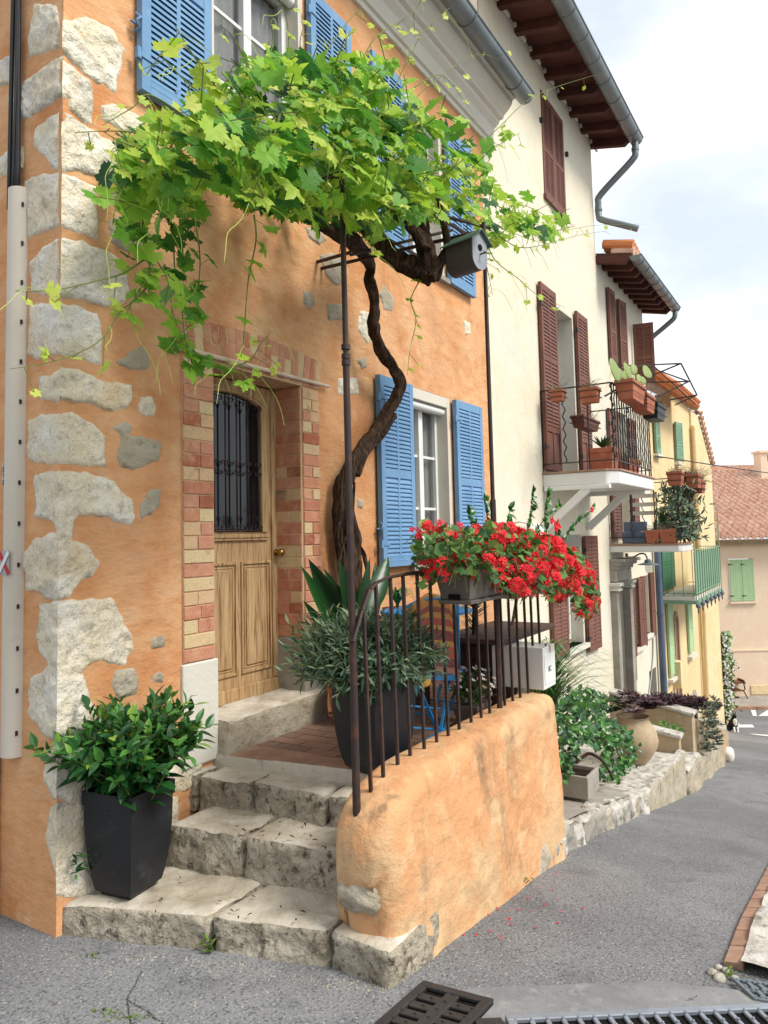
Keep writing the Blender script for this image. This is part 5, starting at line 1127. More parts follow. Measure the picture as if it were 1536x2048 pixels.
for k in range(7): x = 12.42+3.1*k/6; mb = MB(); mb.lathe([(.008, .04), (.02, 0), (.045, -.05), (.045, -.08), (.012, -.12), (.02, -.15), (.001, -.22)], (x, -.69, .5), 10); mb.build('hanging_knob', 'gutbox', bc, smooth=True)
for z_, x_, t_ in ((2.7, 12.4, 1), (2.3, 15.6, 0)): mb = MB(); mb.tube([(x_, -.67, 1.45), (x_, -.67, z_)], .012, 5); mb.build('upright_rod', 'midgreen', bc)
# ---------------------------------------------------------------- FAR PINK HOUSE (faces the camera)
ph_o = CAM+FH*25+np.array([FH[1], -FH[0], 0])*10.4; ph_o[2] = 0
ux = Vector((FH[1], -FH[0], 0)); uy = Vector((FH[0], FH[1], 0))
PH = Matrix(((ux.x, uy.x, 0, ph_o[0]), (ux.y, uy.y, 0, ph_o[1]), (0, 0, 1, 0), (0, 0, 0, 1)))
far = empty('far_pink_house', ph_o, 'pale pink house with clay tile roof and light green shutters, bottom of the street', 'house')
def far_px(px, py):
    d = ray(px, py); t = 25/(d@FH); p = CAM+d*t; q = PH.inverted() @ Vector(p); return q.x, q.z
def fb(mb, name, m, par=far, **k):
    mb.v = [tuple(PH @ Vector(v)) for v in mb.v]; return mb.build(name, m, par, **k)
w0 = far_px(1457, 1118); w1 = far_px(1510, 1202); w2 = far_px(1445, 1262); w3 = far_px(1464, 1333)
fb(wall_sheet(MB(), -2.5, 9, -5.5, 1.45, [(w0[0], w1[0], w1[1], w0[1]), (w2[0], w3[0], w3[1], w2[1])], 0, .3), 'front_wall', 'pink')
mb = MB(); mb.box(-2.5, -.03, -5.5, 9, -.001, -2.25); mb.box(-2.5, -.05, -2.25, 9, -.001, -2.2); fb(mb, 'plinth', 'pink')
mb = MB(); mb.box(-2.6, -.28, 1.36, 9, .1, 1.46); mb.box(-2.6, -.2, 1.28, 9, .1, 1.359); fb(mb, 'eave_cornice', 'urn')
mb = MB(); tileroof(mb, (-2.6, 7.6, 4.45), (1, 0, 0), (0, -7.95, -2.9), 46, 21, .25, .41, .085); fb(mb, 'roof', 'tile')
mb = MB(); mb.box(-2.6, 7.3, 4.36, 9, 8.0, 4.62); fb(mb, 'ridge', 'tile')
mb = MB(); c0 = ((far_px(1526, 1000)[0]+10.4)*1.24-10.4, 0); mb.box(c0[0]+.0, 6.0, 3.4, c0[0]+.9, 6.6, 5.0); mb.box(c0[0]-.06, 5.94, 5.0, c0[0]+.96, 6.66, 5.1); o = fb(mb, 'chimney', 'pink', far)
mb = MB(); mb.box(c0[0]+.3, 5.985, 4.65, c0[0]+.7, 6.0, 4.9); fb(mb, 'flue_shade', 'dark', o)  # dark block on the chimney face, painted shade of the flue
for a, c, nm in ((w0, w1, 1), (w2, w3, 0)):
    wd = (c[0]-a[0])/2
    for k in range(2):
        O = PH @ Vector((a[0]+wd*k+.006, -.01, c[1]+.02)); shutter(far, O, ux, wd-.012, a[1]-c[1]-.04, 'palegreen', nslat=26, rails=(0, 1), hinge=bool(nm), lat=.05)
    mb = MB(); mb.box(a[0]-.05, -.08, c[1]-.07, c[0]+.05, 0, c[1]); fb(mb, 'window_sill', 'pink')
p0 = far_px(1500, 1372); mb = MB(); mb.box(p0[0], -.06, p0[1]-.27, p0[0]+1.2, -.03, p0[1]+.03); fb(mb, 'wall_hatch', 'yellow2', bevel=.01)
mb = MB(); mb.tube([PH @ Vector((far_px(1436, 1100)[0]-.0, -.06, z)) for z in (-3.6, 1.3)], .04, 8)
# pavement and markings down there
def zr_px(px, py, dz=0):
    d = ray(px, py); t = 1.
    for i in range(6000):
        p = CAM+d*t
        if p[2] <= RS(p[0], p[1])+dz: return p
        t += .01
def ribbon(name, m, pts, dz, kind='structure'):
    mb = MB(); P_ = [zr_px(*q, dz) for q in pts]; mb.add([(p[0], p[1], p[2]) for p in P_], [tuple(range(len(P_)))]); o = mb.build(name, m); o['kind'] = kind; return o
mb = MB(); mb.box(-6, -1.5, -6, 9, .0, -3.72)
fb(mb, 'far_pavement', 'concrete', None)['kind'] = 'structure'
mb = MB()
for i in range(9): mb.box(-3+i*1.0+.01, -1.66, -4.6, -3+i*1.0+.99, -1.5, -3.69+.01*(i % 2))
fb(mb, 'far_kerb', 'floortile', None)['kind'] = 'structure'
for pts in ([(1501, 1420), (1511, 1420), (1514, 1432), (1506, 1432)], [(1535, 1420), (1560, 1416), (1560, 1432), (1516, 1432)], [(1458, 1449), (1505, 1449), (1509, 1455), (1458, 1455)], [(1497, 1467), (1560, 1471), (1560, 1475), (1512, 1470)]):
    ribbon('road_marking', 'white', pts, .012)
# ---------------------------------------------------------------- overhead wire
mb = MB(); a = Vector(PY(1310, 912, -.1)); c = PH @ Vector((9, 3, 3.4)); mb.tube([a.lerp(c, t)-Vector((0, 0, .12*math.sin(PI*t))) for t in np.linspace(0, 1, 12)], .012, 5)
tag(mb.build('overhead_wire', 'cable', None), 'thin dark wire strung from the yellow house across the sky', 'wire')
# ---------------------------------------------------------------- awning frame on the balcony
mb = MB(); aw = empty('awning_frame', (8.3, 0, 3.7), 'bare black metal awning frame projecting above the balcony railing', 'awning frame')
z0 = 3.72
P1 = [PY(1200, 735, -.05), PY(1360, 728, -1.4), PY(1393, 792, -1.4), PY(1345, 765, -.8), PY(1210, 790, -.87), PY(1275, 765, -.87), PY(1305, 722, -.5)]
for a, c in ((PY(1225, 733, 0), PY(1362, 727, -1.3)), (PY(1362, 727, -1.3), PY(1394, 790, -1.3)), (PY(1270, 765, -.6), PY(1362, 727, -1.3)), (PY(1300, 735, -.5), PY(1375, 762, -1.3)), (PY(1300, 725, -.4), PY(1390, 808, -1.0)), (PY(1285, 808, -.8), PY(1378, 763, -1.3)), (PY(1340, 800, -.9), PY(1394, 790, -1.3)), (PY(1350, 810, -.9), PY(1394, 790, -1.3)), (PY(1290, 765, -.6), PY(1378, 763, -1.3)), (PY(1210, 792, -.87), PY(1235, 778, -.87))):
    mb = MB(); mb.tube([a, c], .011, 5); mb.build('frame_bar', 'blackiron', aw)
# ---------------------------------------------------------------- square tapered black planters with shrubs
def planter(par, c, z0, w0, w1, h, rot, m='pot', rimh=.07):
    """square bowl-sided planter: narrower foot, bulging sides, stepped rim"""
    R_ = Matrix.Rotation(rot, 3, 'Z'); mb = MB(); vs = []; fs = []
    prof = [(w0*.96, 0), (w0, .01)]+[(w0+(w1*.95-w0)*math.sin(PI/2*t)**.5, h*t*.86) for t in np.linspace(.06, 1, 10)]+[(w1*.955, h*.86+.001), (w1, h*.865), (w1*1.0, h), (w1*.94, h), (w1*.9, h*.93), (w1*.88, h*.88)]
    for w_, z in prof:
        for a, b_ in ((-1, -1), (-.5, -1), (0, -1), (.5, -1), (1, -1), (1, -.5), (1, 0), (1, .5), (1, 1), (.5, 1), (0, 1), (-.5, 1), (-1, 1), (-1, .5), (-1, 0), (-1, -.5)):
            bul = 1+.02*(1-max(abs(a) if abs(b_) == 1 else abs(b_), 0))
            p = R_ @ Vector((a*w_/2*(bul if abs(a) == 1 else 1), b_*w_/2*(bul if abs(b_) == 1 else 1), z)); vs.append((c[0]+p.x, c[1]+p.y, z0+p.z))
    n = 16
    for i in range(len(prof)-1):
        for k in range(n): fs.append((i*n+k, i*n+(k+1) % n, (i+1)*n+(k+1) % n, (i+1)*n+k))
    fs.append(tuple(range(n-1, -1, -1))); mb.add(vs, fs); po = mb.build('pot', m, par, smooth=True, sharp=28)
    mb = MB(); vs = []; k = 10
    for i in range(k+1):
        for j in range(k+1):
            p = R_ @ Vector(((i/k-.5)*w1*.88, (j/k-.5)*w1*.88, h*.9+.012*N3(i*.7, j*.7, 0)+.008*N3(i*2.3, j*2.3, 1))); vs.append((c[0]+p.x, c[1]+p.y, z0+p.z))
    mb.add(vs, [(i*(k+1)+j, (i+1)*(k+1)+j, (i+1)*(k+1)+j+1, i*(k+1)+j+1) for i in range(k) for j in range(k)]); mb.build('soil', 'soil', par, smooth=True)
    return po
def bush(par, c, r, nt, tpl, ln, m, perstem=9, base=None, flat=.75, seed=1, spread=.5, stem='twig', tone=(.1, .85), shellmin=.55, name='foliage', elev=0.):
    """foliage of twig tips: each tip carries a whorl of leaves pointing outwards"""
    rr = np.random.RandomState(seed); F = MB(); T = MB(); base = np.array(base if base is not None else (c[0], c[1], c[2]-r[2]))
    for i in range(nt):
        d = rr.normal(size=3); d /= np.linalg.norm(d)
        if d[2] < -.55: d[2] = -d[2]*.5
        q = rr.uniform(shellmin, 1)**.6*(1+.22*N3(d[0]*2, d[1]*2, d[2]*2, 1, seed)+.1*rr.normal()); tip = np.array(c)+d*np.array(r)*q
        o = (tip-base); o /= np.linalg.norm(o); o = o*.7+d*.6+rr.normal(size=3)*.22; o[2] += elev; o /= np.linalg.norm(o)
        L_ = ln*perstem*.32; st_ = tip-o*L_
        T.tube([base+(st_-base)*.3 if i % 4 == 0 else st_-o*.03, st_, tip], [.004, .0028, .0015], 4, cap=False)
        sx = np.cross(o, [0.2, .1, 1]); sx /= np.linalg.norm(sx); sy = np.cross(o, sx)
        light = (d[2]*.5+.5)
        for k in range(perstem):
            t = k/(perstem-1); a = k*2.4+i; pos = st_+o*L_*t; sp = spread*(1.35-.75*t); dr = o*(1-sp*.6)+(sx*math.cos(a)+sy*math.sin(a))*sp
            rn = tone[0]+(tone[1]-tone[0])*(.34+.42*t*t)*rr.uniform(.4, 1.4)
            place(F, tpl[(i+k) % len(tpl)], pos, dr, o+np.array([0, 0, .8]), ln*rr.uniform(.7, 1.2)*(1-.35*t), min(1, rn))
    T.build('twigs', stem, par); return F.build(name, m, par)
LF = [ell_leaf(.5, 5, .18, .15), ell_leaf(.42, 5, .3, .1), ell_leaf(.52, 5, .05, .2)]
NF = [ell_leaf(.2, 3, .1, .1), ell_leaf(.25, 3, .25, .1), ell_leaf(.18, 3, -.05, .1)]
p1 = empty('potted_shrub', (.33, -.2, .24), 'glossy dark green shrub in a tapered black pot on the bottom step', 'potted plant')
ROT1 = math.radians(8)
c1 = PZ(252, 1745, .24); cc1 = ((.36, -.2))
planter(p1, (.28, -.155), .243, .17, .285, .46, ROT1)
cc = PY(258, 1472, -.2)
bush(p1, (cc[0]+.0, -.2, cc[2]-.01), (.34, .34, .19), 250, LF, .10, 'shrub', 9, base=(.28, -.155, .64), seed=4, spread=.75, tone=(.0, 1.0), shellmin=.35, elev=.25)
T = MB(); rr = random.Random(8)
for i in range(7): a = i*.9; woody(T, [(.30+.02*math.cos(a), -.16+.02*math.sin(a), .62), (.30+.06*math.cos(a), -.16+.06*math.sin(a), .78), (.30+.17*math.cos(a), -.18+.17*math.sin(a), .92)], [.009, .007, .004], i, n=6)
T.build('stems', 'bark', p1, smooth=True)
p2 = empty('potted_oleander', (.93, -.95, .65), 'grey-green narrow-leaved shrub in a tall black pot on the terrace behind the railing', 'potted plant')
q2 = (1.15, -.93); planter(p2, q2, .645, .17, .315, .47, math.radians(-11))
cc = PY(738, 1308, -.95)
bush(p2, (cc[0], -.95, cc[2]), (.40, .39, .225), 1250, NF, .085, 'olive', 11, base=(q2[0], q2[1], 1.08), seed=9, spread=.85, tone=(0, .9), shellmin=.5, elev=.05)
T = MB()
for i in range(9): a = i*.7; woody(T, [(q2[0]+.02*math.cos(a), q2[1]+.02*math.sin(a), 1.08), (q2[0]+.07*math.cos(a), q2[1]+.07*math.sin(a), 1.22), (q2[0]+.2*math.cos(a), q2[1]+.2*math.sin(a), 1.32)], [.008, .006, .003], i+40, n=6)
T.build('stems', 'bark', p2, smooth=True)
# ---------------------------------------------------------------- bird-of-paradise by the wall
def paddles(name, label, px_base, yb, specs, wd=.34, m='shrub', tone=(.0, .35)):
    b0 = PY(*px_base, yb); o = empty(name, b0, label, 'plant'); rr = random.Random(2)
    mb = MB(); mb.lathe([(.11, 0), (.14, .2), (.15, .2), (.15, .24), (.13, .24), (.12, .2), (.0, .2)], (b0[0], yb, .652), 20); mb.build('pot', 'terra', o, smooth=True, sharp=40)
    F = MB(); T = MB()
    for (x0, y0, x1, y1, wpx) in specs:
        dy = rr.uniform(-.15, .1); a = PY(x0, y0, yb+dy*.5); c = PY(x1, y1, yb+dy); ln = float(np.linalg.norm(c-a)); d = (c-a)/ln
        tpl = ell_leaf(wd*rr.uniform(.8, 1.15)*wpx, 9, .12, .25, .98)
        place(F, tpl, a, d, (-.7+rr.uniform(-.5, .5), -.7, .2), ln, tone[0]+rr.random()*(tone[1]-tone[0]))
        T.tube([b0, b0*.4+a*.6+(0, 0, -.02), a], [.012, .009, .006], 6, cap=False)
    T.build('leaf_stalks', 'twig', o); F.build('foliage', m, o, smooth=True); return o
paddles('bird_of_paradise_plant', 'dark paddle-leaved plant standing against the wall between door and window', (700, 1330), -.3,
        [(690, 1245, 620, 1125, 1), (700, 1250, 655, 1140, .9), (705, 1250, 682, 1118, .9), (665, 1260, 612, 1135, .8), (672, 1290, 612, 1205, .9), (715, 1250, 742, 1115, .9), (730, 1240, 782, 1105, 1.1), (712, 1250, 740, 1150, 1), (740, 1250, 756, 1120, .7), (700, 1290, 640, 1200, .9), (720, 1260, 700, 1150, .8), (745, 1250, 765, 1160, .8)], .21)
def grassy(name, label, b0, n, h, sp, m, seed=0, tone=(.2, .8), droop=.6, wd=.02, pot=None, cat='plant', lean=(0, 0)):
    o = empty(name, b0, label, cat); rr = np.random.RandomState(seed); F = MB()
    for i in range(n):
        a = rr.uniform(0, 2*PI); r = rr.uniform(.1, 1)*sp; hh = h*rr.uniform(.6, 1.05); P_ = []
        for k in range(9):
            t = k/8; P_.append(np.array(b0)+np.array([math.cos(a)*r*t**1.5+lean[0]*t, math.sin(a)*r*t**1.5+lean[1]*t, hh*(t-droop*t**3.2)]))
        sd = np.array([-math.sin(a), math.cos(a), 0])*wd/2; vs = []
        for k, p in enumerate(P_): w_ = (1-(k/8)**2)+.05; vs += [p-sd*w_, p+sd*w_]
        F.add(vs, [(2*k, 2*k+1, 2*k+3, 2*k+2) for k in range(8)], tone[0]+rr.rand()*(tone[1]-tone[0]))
    F.build('foliage', m, o)
    return o
g = grassy('spider_plant', 'arching grassy plant standing under the blue-shuttered window', PY(795, 1215, -.35), 60, .30, .22, 'shrub', 3, (.5, 1), .7, .016)
b0 = PY(795, 1215, -.35); mb = MB(); mb.box(b0[0]-.16, -.5, .652, b0[0]+.16, -.2, b0[2]-.1); mb.build('plant_stool', 'darkwood', g); mb = MB(); mb.lathe([(.08, 0), (.11, .1), (.1, .1), (.0, .08)], (b0[0], -.35, b0[2]-.1), 16); mb.build('pot', 'terra', g)
# ---------------------------------------------------------------- bistro table, chair, throw, cushion
tb = empty('bistro_table', (1.62, -.88, .652), 'round sky-blue metal bistro table behind the striped throw', 'table')
tc_ = PZ(852, 1218, 1.315); tx, ty = float(tc_[0]), float(tc_[1])
mb = MB(); mb.lathe([(.0, 0), (.29, 0), (.31, .006), (.31, .02), (.29, .026), (0, .026)], (tx, ty, 1.29), 40); mb.build('table_top', 'bluemetal', tb, smooth=True, sharp=40)
for s_ in (-1, 1):
    mb = MB(); mb.bar((tx-.2*s_, ty-.14, .66), (tx+.2*s_, ty-.14, 1.29), .02, .008); mb.bar((tx-.2*s_, ty+.14, .66), (tx+.2*s_, ty+.14, 1.29), .02, .008); mb.bar((tx-.2*s_, ty-.14, .67), (tx-.2*s_, ty+.14, .67), .012, .012); mb.build('leg', 'bluemetal', tb)
cr = empty('folding_chair', (1.6, -1.0, .652), 'folding chair with sky-blue metal legs draped in a striped throw', 'chair')
def cpt(px, py, y): return PY(px, py, y)
fr = MB()
for a, c in (((822, 1500, -1.14), (905, 1445, -.86)), ((838, 1372, -1.05), (884, 1488, -1.0)), ((812, 1330, -1.08), (885, 1475, -.98)), ((898, 1360, -.92), (878, 1480, -1.02)), ((925, 1335, -.82), (898, 1420, -.9)), ((885, 1485, -.98), (905, 1395, -.88)), ((820, 1412, -1.1), (905, 1420, -.85)), ((815, 1455, -1.08), (890, 1460, -.95))):
    fr.bar(cpt(*a), cpt(*c), .016, .008, up=(.3, .3, 1))
fr.build('leg_frame', 'bluemetal', cr)
bk = MB(); bk.tube([cpt(818, 1300, -1.0), cpt(812, 1215, -1.0)], .01, 8); bk.tube([cpt(918, 1340, -.92), cpt(915, 1200, -.92)], .01, 8); bk.tube([cpt(812, 1215, -1.0), cpt(840, 1200, -.98), cpt(880, 1196, -.95), cpt(915, 1200, -.92)], .01, 8); bk.build('backrest_frame', 'bluemetal', cr, smooth=True)
mb = MB(); s0 = [cpt(815, 1350, -1.08), cpt(915, 1355, -.95), cpt(930, 1335, -.75), cpt(850, 1330, -.8)]
mb.add([p for p in s0]+[p-np.array([0, 0, .02]) for p in s0], [(0, 1, 2, 3), (7, 6, 5, 4), (0, 4, 5, 1), (1, 5, 6, 2), (2, 6, 7, 3), (3, 7, 4, 0)]); mb.build('seat', 'bluemetal', cr)
# throw: striped woven cloth hanging over the backrest
M['throw'] = m_ = mat('striped_throw', (0, 0, 0, 1), .95, .1, [(60, L(170, 90, 70), .55, .8, .3)], [(180, .002)], trans=.1,
   attr=[(0, L(232, 178, 104)), (.06, L(226, 160, 96)), (.12, L(172, 108, 100)), (.18, L(226, 170, 104)), (.25, L(206, 112, 100)), (.33, L(230, 178, 108)), (.38, L(160, 96, 96)), (.5, L(222, 170, 100)), (.56, L(208, 116, 104)), (.7, L(150, 92, 96)), (.8, L(214, 150, 130)), (1, L(236, 186, 96))])
for n_ in m_.node_tree.nodes:
    if n_.type == 'VALTORGB': n_.color_ramp.interpolation = 'CONSTANT'
th = MB(); nu, nv = 26, 44; vs = []; rn = []
topL = [(812, 1206), (860, 1188), (915, 1198)]; 
for j in range(nv+1):
    v = j/nv
    for i in range(nu+1):
        u = i/nu; px = 812+u*(906-812)+v*18+(-6 if v > .6 else 0)*(1-u)*2; ytop = np.interp(u, [0, .45, .9, 1], [1222, 1190, 1196, 1218]); ybot = np.interp(u, [0, .2, 1], [1345, 1362, 1372]); py = ytop+(ybot-ytop)*v
        yy = -1.0+u*.1+.012*math.sin(u*17+v*1.5)*(.3+v)+.006*N3(u*8, v*6, 0)+.02*v
        vs.append(cpt(px, py, yy-.025)); rn.append(v)
n1 = nu+1; fs = [(j*n1+i, j*n1+i+1, (j+1)*n1+i+1, (j+1)*n1+i) for j in range(nv) for i in range(nu)]; th.add(vs, fs, rn)
# the part folded over behind
b0_ = len(vs); vs2 = []; rn2 = []
for j in range(12):
    v = j/11
    for i in range(nu+1):
        p = np.array(vs[i])+np.array([.05*min(1, v*4), .03*min(1, v*4), .012*math.sin(PI*min(1, v*4))-.4*max(0, v-.1)]); vs2.append(p); rn2.append(.05+v*.5)
th.add(vs2, [(j*n1+i, (j+1)*n1+i, (j+1)*n1+i+1, j*n1+i+1) for j in range(11) for i in range(nu)], rn2)
tag(th.build('striped_throw', m_, None, smooth=True), 'woven throw striped ochre, red and plum hanging over the chair back', 'throw')
mb = MB(); boulder(mb, PY(842, 1362, -1.02), (.045, .05, .035), 4, amp=.04); tag(mb.build('seat_cushion', 'cushion', None, smooth=True), 'rounded yellow cushion on the chair below the striped throw', 'cushion')
# ---------------------------------------------------------------- tall dark table and things behind the railing
dt = empty('dark_table', (2.5, -.85, .652), 'dark wooden bar-height table behind the railing under the geraniums', 'table')
tz = float(PY(985, 1262, -.85)[2]); xa, xb = float(PY(935, 1262, -.85)[0]), float(PY(1048, 1262, -.85)[0])
mb = MB(); mb.box(xa, -1.1, tz-.035, xb, -.6, tz); mb.build('table_top', 'darkwood', dt, bevel=.006)
mb = MB(); mb.box(xa+.16, -1.0, .66, xa+.3, -.7, tz-.036); mb.build('pedestal', 'darkwood', dt, bevel=.005)
mb = MB(); mb.box((xa+xb)/2+.05, -.95, .66, (xa+xb)/2+.1, -.75, tz-.036); mb.build('leg', 'darkwood', dt)
def small_pot(name, label, c, w, h, fl, m='taupe', flowers=True, seed=0, tone=(0, .45), fr=(.14, .14, .1), nf=60, group=None):
    o = empty(name, c, label, 'potted plant', group)
    mb = MB(); w0 = w*.75; mb.add([(c[0]+a*k/2, c[1]+b_*k/2*.8, c[2]+z) for z, k in ((0, w0), (h*.8, w), (h*.8, w*1.06), (h, w*1.08), (h, w*.96), (h*.85, w*.9)) for a, b_ in ((-1, -1), (1, -1), (1, 1), (-1, 1))],
        [(3, 2, 1, 0)]+[(i*4+k, i*4+(k+1) % 4, i*4+4+(k+1) % 4, i*4+4+k) for i in range(5) for k in range(4)]+[(20, 21, 22, 23)]); mb.build('pot', m, o, bevel=.004)
    bush(o, (c[0], c[1], c[2]+h+fr[2]*.75), fr, 60, [ell_leaf(.55, 3, .1, .1)], .04, 'shrub', 7, seed=seed, spread=.8, tone=(0, .5), base=(c[0], c[1], c[2]+h*.8))
    if flowers:
        F = MB(); r_ = np.random.RandomState(seed+1)
        for i in range(nf):
            d = r_.normal(size=3); d /= np.linalg.norm(d); d[2] = abs(d[2]); p = np.array([c[0], c[1], c[2]+h+fr[2]*.75])+d*np.array(fr)*1.02; t = tone[0]+r_.rand()*(tone[1]-tone[0])
            for k in range(5): a = k*2*PI/5; place(F, ell_leaf(.7, 2, 0, .1), p, (math.cos(a), math.sin(a)*.7-.3, .3+.4*math.sin(a)), d, .018, t)
        F.build('flowers', 'petals', o)
    return o
c = PZ(945, 1448, .655); small_pot('flower_pot', 'small pot of white flowers on the terrace floor behind the railing', (c[0], c[1], .655), .2, .13, 1, seed=3, tone=(0, .55), fr=(.15, .15, .12))
c = PZ(1035, 1402, .66); small_pot('flower_pot', 'small pot of pink and maroon flowers at the railing beside the white box', (c[0], c[1]+.05, .66), .26, .12, 1, seed=5, tone=(.45, 1), fr=(.19, .16, .13), nf=90)
sp = empty('spiny_plant', PY(945, 1395, -.8), 'tall thin spiny plant with bristly leaves behind the railing', 'plant')
F = MB(); b0 = PY(945, 1400, -.8); t0 = PY(948, 1205, -.8); rr = np.random.RandomState(2)
for i in range(260):
    t = rr.rand(); p = b0+(t0-b0)*t; a = rr.uniform(0, 6.28); place(F, ell_leaf(.08, 2, .1, 0), p, (math.cos(a), math.sin(a), .55), (0, 0, 1), (.07+.11*t), rr.uniform(0, .5))
F.build('foliage', 'shrub', sp); mb = MB(); mb.tube([b0-(0, 0, .15), t0], .014, 8); mb.build('stem', 'bark', sp)
mb = MB(); mb.lathe([(.09, 0), (.12, .15), (.11, .15), (0, .13)], (b0[0], -.8, .655), 16); mb.build('pot', 'terra', sp)
# white letterbox at the end of the parapet
wb = empty('white_letterbox', (2.75, -1.2, .8), 'white metal letterbox with a lock at the far end of the parapet', 'letterbox')
LBt = PL(1112, 1287, 1, -1.28); xr = float(PY(1111, 1330, -1.34)[0]); xl = float(PY(1087, 1330, -1.34)[0]); zt_ = float(PY(1088, 1295, -1.34)[2]); zb2 = float(PY(1090, 1374, -1.34)[2])
mb = MB(); mb.box(xl, -1.34, zb2-.02, xl+.22, -.99, zt_); mb.build('box_body', 'white', wb, bevel=.006)
mb = MB(); mb.box(xl+.012, -1.345, zb2+.01, xl+.208, -1.338, zt_-.045); o = mb.build('box_door', 'white', wb, bevel=.003)
mb = MB(); mb.tube([(xl+.03, -1.345, zb2+.26), (xl+.03, -1.353, zb2+.26)], .011, 10); mb.build('lock', 'zinc', o)
mb = MB(); mb.tube([(xl+.03+.02*math.cos(a), -1.348, zb2+.28+.03*math.sin(a)) for a in np.linspace(.2, 1.5, 6)], .003, 5); mb.build('pull', 'zinc', o)
mb = MB(); mb.box(xl+.12, -1.347, zb2+.2, xl+.19, -1.3455, zb2+.245); mb.build('name_tag', 'offw', o)
text_obj('8C', .05, Vector((xl+.1, -1.3465, zb2+.1)), (1, 0, 0), (0, 0, 1), (0, -1, 0), 'bluepipe', o)
# ---------------------------------------------------------------- geranium boxes hung on the handrail
def gera_box(c, ln, w_=.2, h=.17):
    o = empty('geranium_box', c, '', 'flower box', 'geranium boxes on the railing')
    x0, x1 = c[0]-ln/2, c[0]+ln/2; y0, y1 = c[1]-w_/2, c[1]+w_/2; z = c[2]; t = .025
    mb = MB(); mb.add([(x0+t, y0+t, z), (x1-t, y0+t, z), (x1-t, y1-t, z), (x0+t, y1-t, z), (x0, y0, z+h*.8), (x1, y0, z+h*.8), (x1, y1, z+h*.8), (x0, y1, z+h*.8),
        (x0-.008, y0-.008, z+h*.8), (x1+.008, y0-.008, z+h*.8), (x1+.008, y1+.008, z+h*.8), (x0-.008, y1+.008, z+h*.8), (x0-.008, y0-.008, z+h), (x1+.008, y0-.008, z+h), (x1+.008, y1+.008, z+h), (x0-.008, y1+.008, z+h)],
        [(3, 2, 1, 0)]+[(i*4+k, i*4+(k+1) % 4, i*4+4+(k+1) % 4, i*4+4+k) for i in range(3) for k in range(4)]+[(12, 13, 14, 15)]); mb.build('planter_box', 'taupe', o, bevel=.006)
    mb = MB(); mb.box(x0+.015, y0+.012, z-.02, x1-.015, y1-.012, z-.001); mb.build('drip_tray', 'taupe', o, bevel=.004)
    mb = MB(); mb.box(x0-.002+.012, c[1]-.03, z+.004, x0+.02, c[1]+.03, z+.028); mb.build('drain_opening_shade', 'hole_shade', o)  # dark block on the box end, shade of the opening put into colour
    return o
GX = PY(888, 1205, -1.34)
g1 = gera_box((1.45, -1.36, rail_z(1.4)-.14), .48); g1['label'] = 'taupe box of red geraniums on the handrail, left one nearer the door'
g2 = gera_box((2.06, -1.36, rail_z(1.9)-.16), .56); g2['label'] = 'taupe box of trailing red geraniums on the handrail, right one nearer the street'
SC = [ell_leaf(.5, 2, -.15, .1)]
def gleaf_tpl():
    vs = [(0, 0, 0)]; n = 11
    for i in range(n): a = -2.6+5.2*i/(n-1); r = .5*(1+.12*(i % 2)); vs.append((r*math.sin(a), r*math.cos(a)+.1, .08*math.cos(a*3)))
    return np.array(vs), [(0, i+1, i+2) for i in range(n-1)]
GT_ = gleaf_tpl(); PT = ell_leaf(.5, 2, .1, .1)
reg = [(822,1075),(850,1045),(880,1050),(930,1060),(985,1050),(1030,1060),(1090,1075),(1130,1090),(1165,1110),(1190,1150),(1198,1210),(1190,1245),(1160,1240),(1140,1190),(1110,1205),(1090,1180),(1050,1190),(1020,1185),(985,1170),(960,1160),(930,1150),(880,1150),(850,1170),(830,1140)]
def geranium(par, x0, x1, nfl, nlf, seed, trail=False):
    r_ = np.random.RandomState(seed); F = MB(); G = MB(); S_ = MB(); k = 0; tr_ = 0
    zt = rail_z(1.5)
    while k < nlf and tr_ < 60000:
        tr_ += 1; p = np.array([r_.uniform(x0, x1), r_.uniform(-1.62, -1.12), r_.uniform(zt-.35, zt+.36)]); u, v = proj(p)
        if not inside((u, v), reg): continue
        place(G, GT_, p, r_.normal(size=3)+(-.3, -.3, 0), (r_.normal()*.5-.3, -.5, .8), r_.uniform(.035, .06), r_.rand()); k += 1
        if k % 3 == 0: S_.tube([p, p+r_.normal(size=3)*.03-(0, 0, .05)], .002, 4, cap=False)
    k = 0; tr_ = 0
    while k < nfl and tr_ < 60000:
        tr_ += 1; p = np.array([r_.uniform(x0, x1), -1.25-abs(r_.normal())*.22, r_.uniform(zt-.36, zt+.42)]); u, v = proj(p)
        if not inside((u, v), reg) or p[1] < -1.75: continue
        if u < 960 and r_.rand() < .45: continue
        k += 1; ax = np.array([-.4+r_.normal()*.4, -.6+r_.normal()*.3, .55+r_.normal()*.3]); ax /= np.linalg.norm(ax)
        S_.tube([p-ax*.07, p], .002, 4, cap=False)
        nf = r_.randint(6, 13)
        for q in range(nf):
            d = ax*.8+r_.normal(size=3)*.65; d /= np.linalg.norm(d); c = p+d*.03; t = r_.rand()
            e1 = np.cross(d, [.1, .2, 1]); e1 /= np.linalg.norm(e1); e2 = np.cross(d, e1)
            for m in range(5): a = m*2*PI/5+q; place(F, PT, c, e1*math.cos(a)+e2*math.sin(a)+d*.25, d, r_.uniform(.017, .026), t)
    S_.build('flower_stalks', 'twig', par)['kind'] = 'stuff'; G.build('foliage', 'gleaf', par); F.build('blossoms', 'red', par)
geranium(g1, .9, 1.75, 125, 520, 4); geranium(g2, 1.7, 3.1, 400, 700, 6, True)
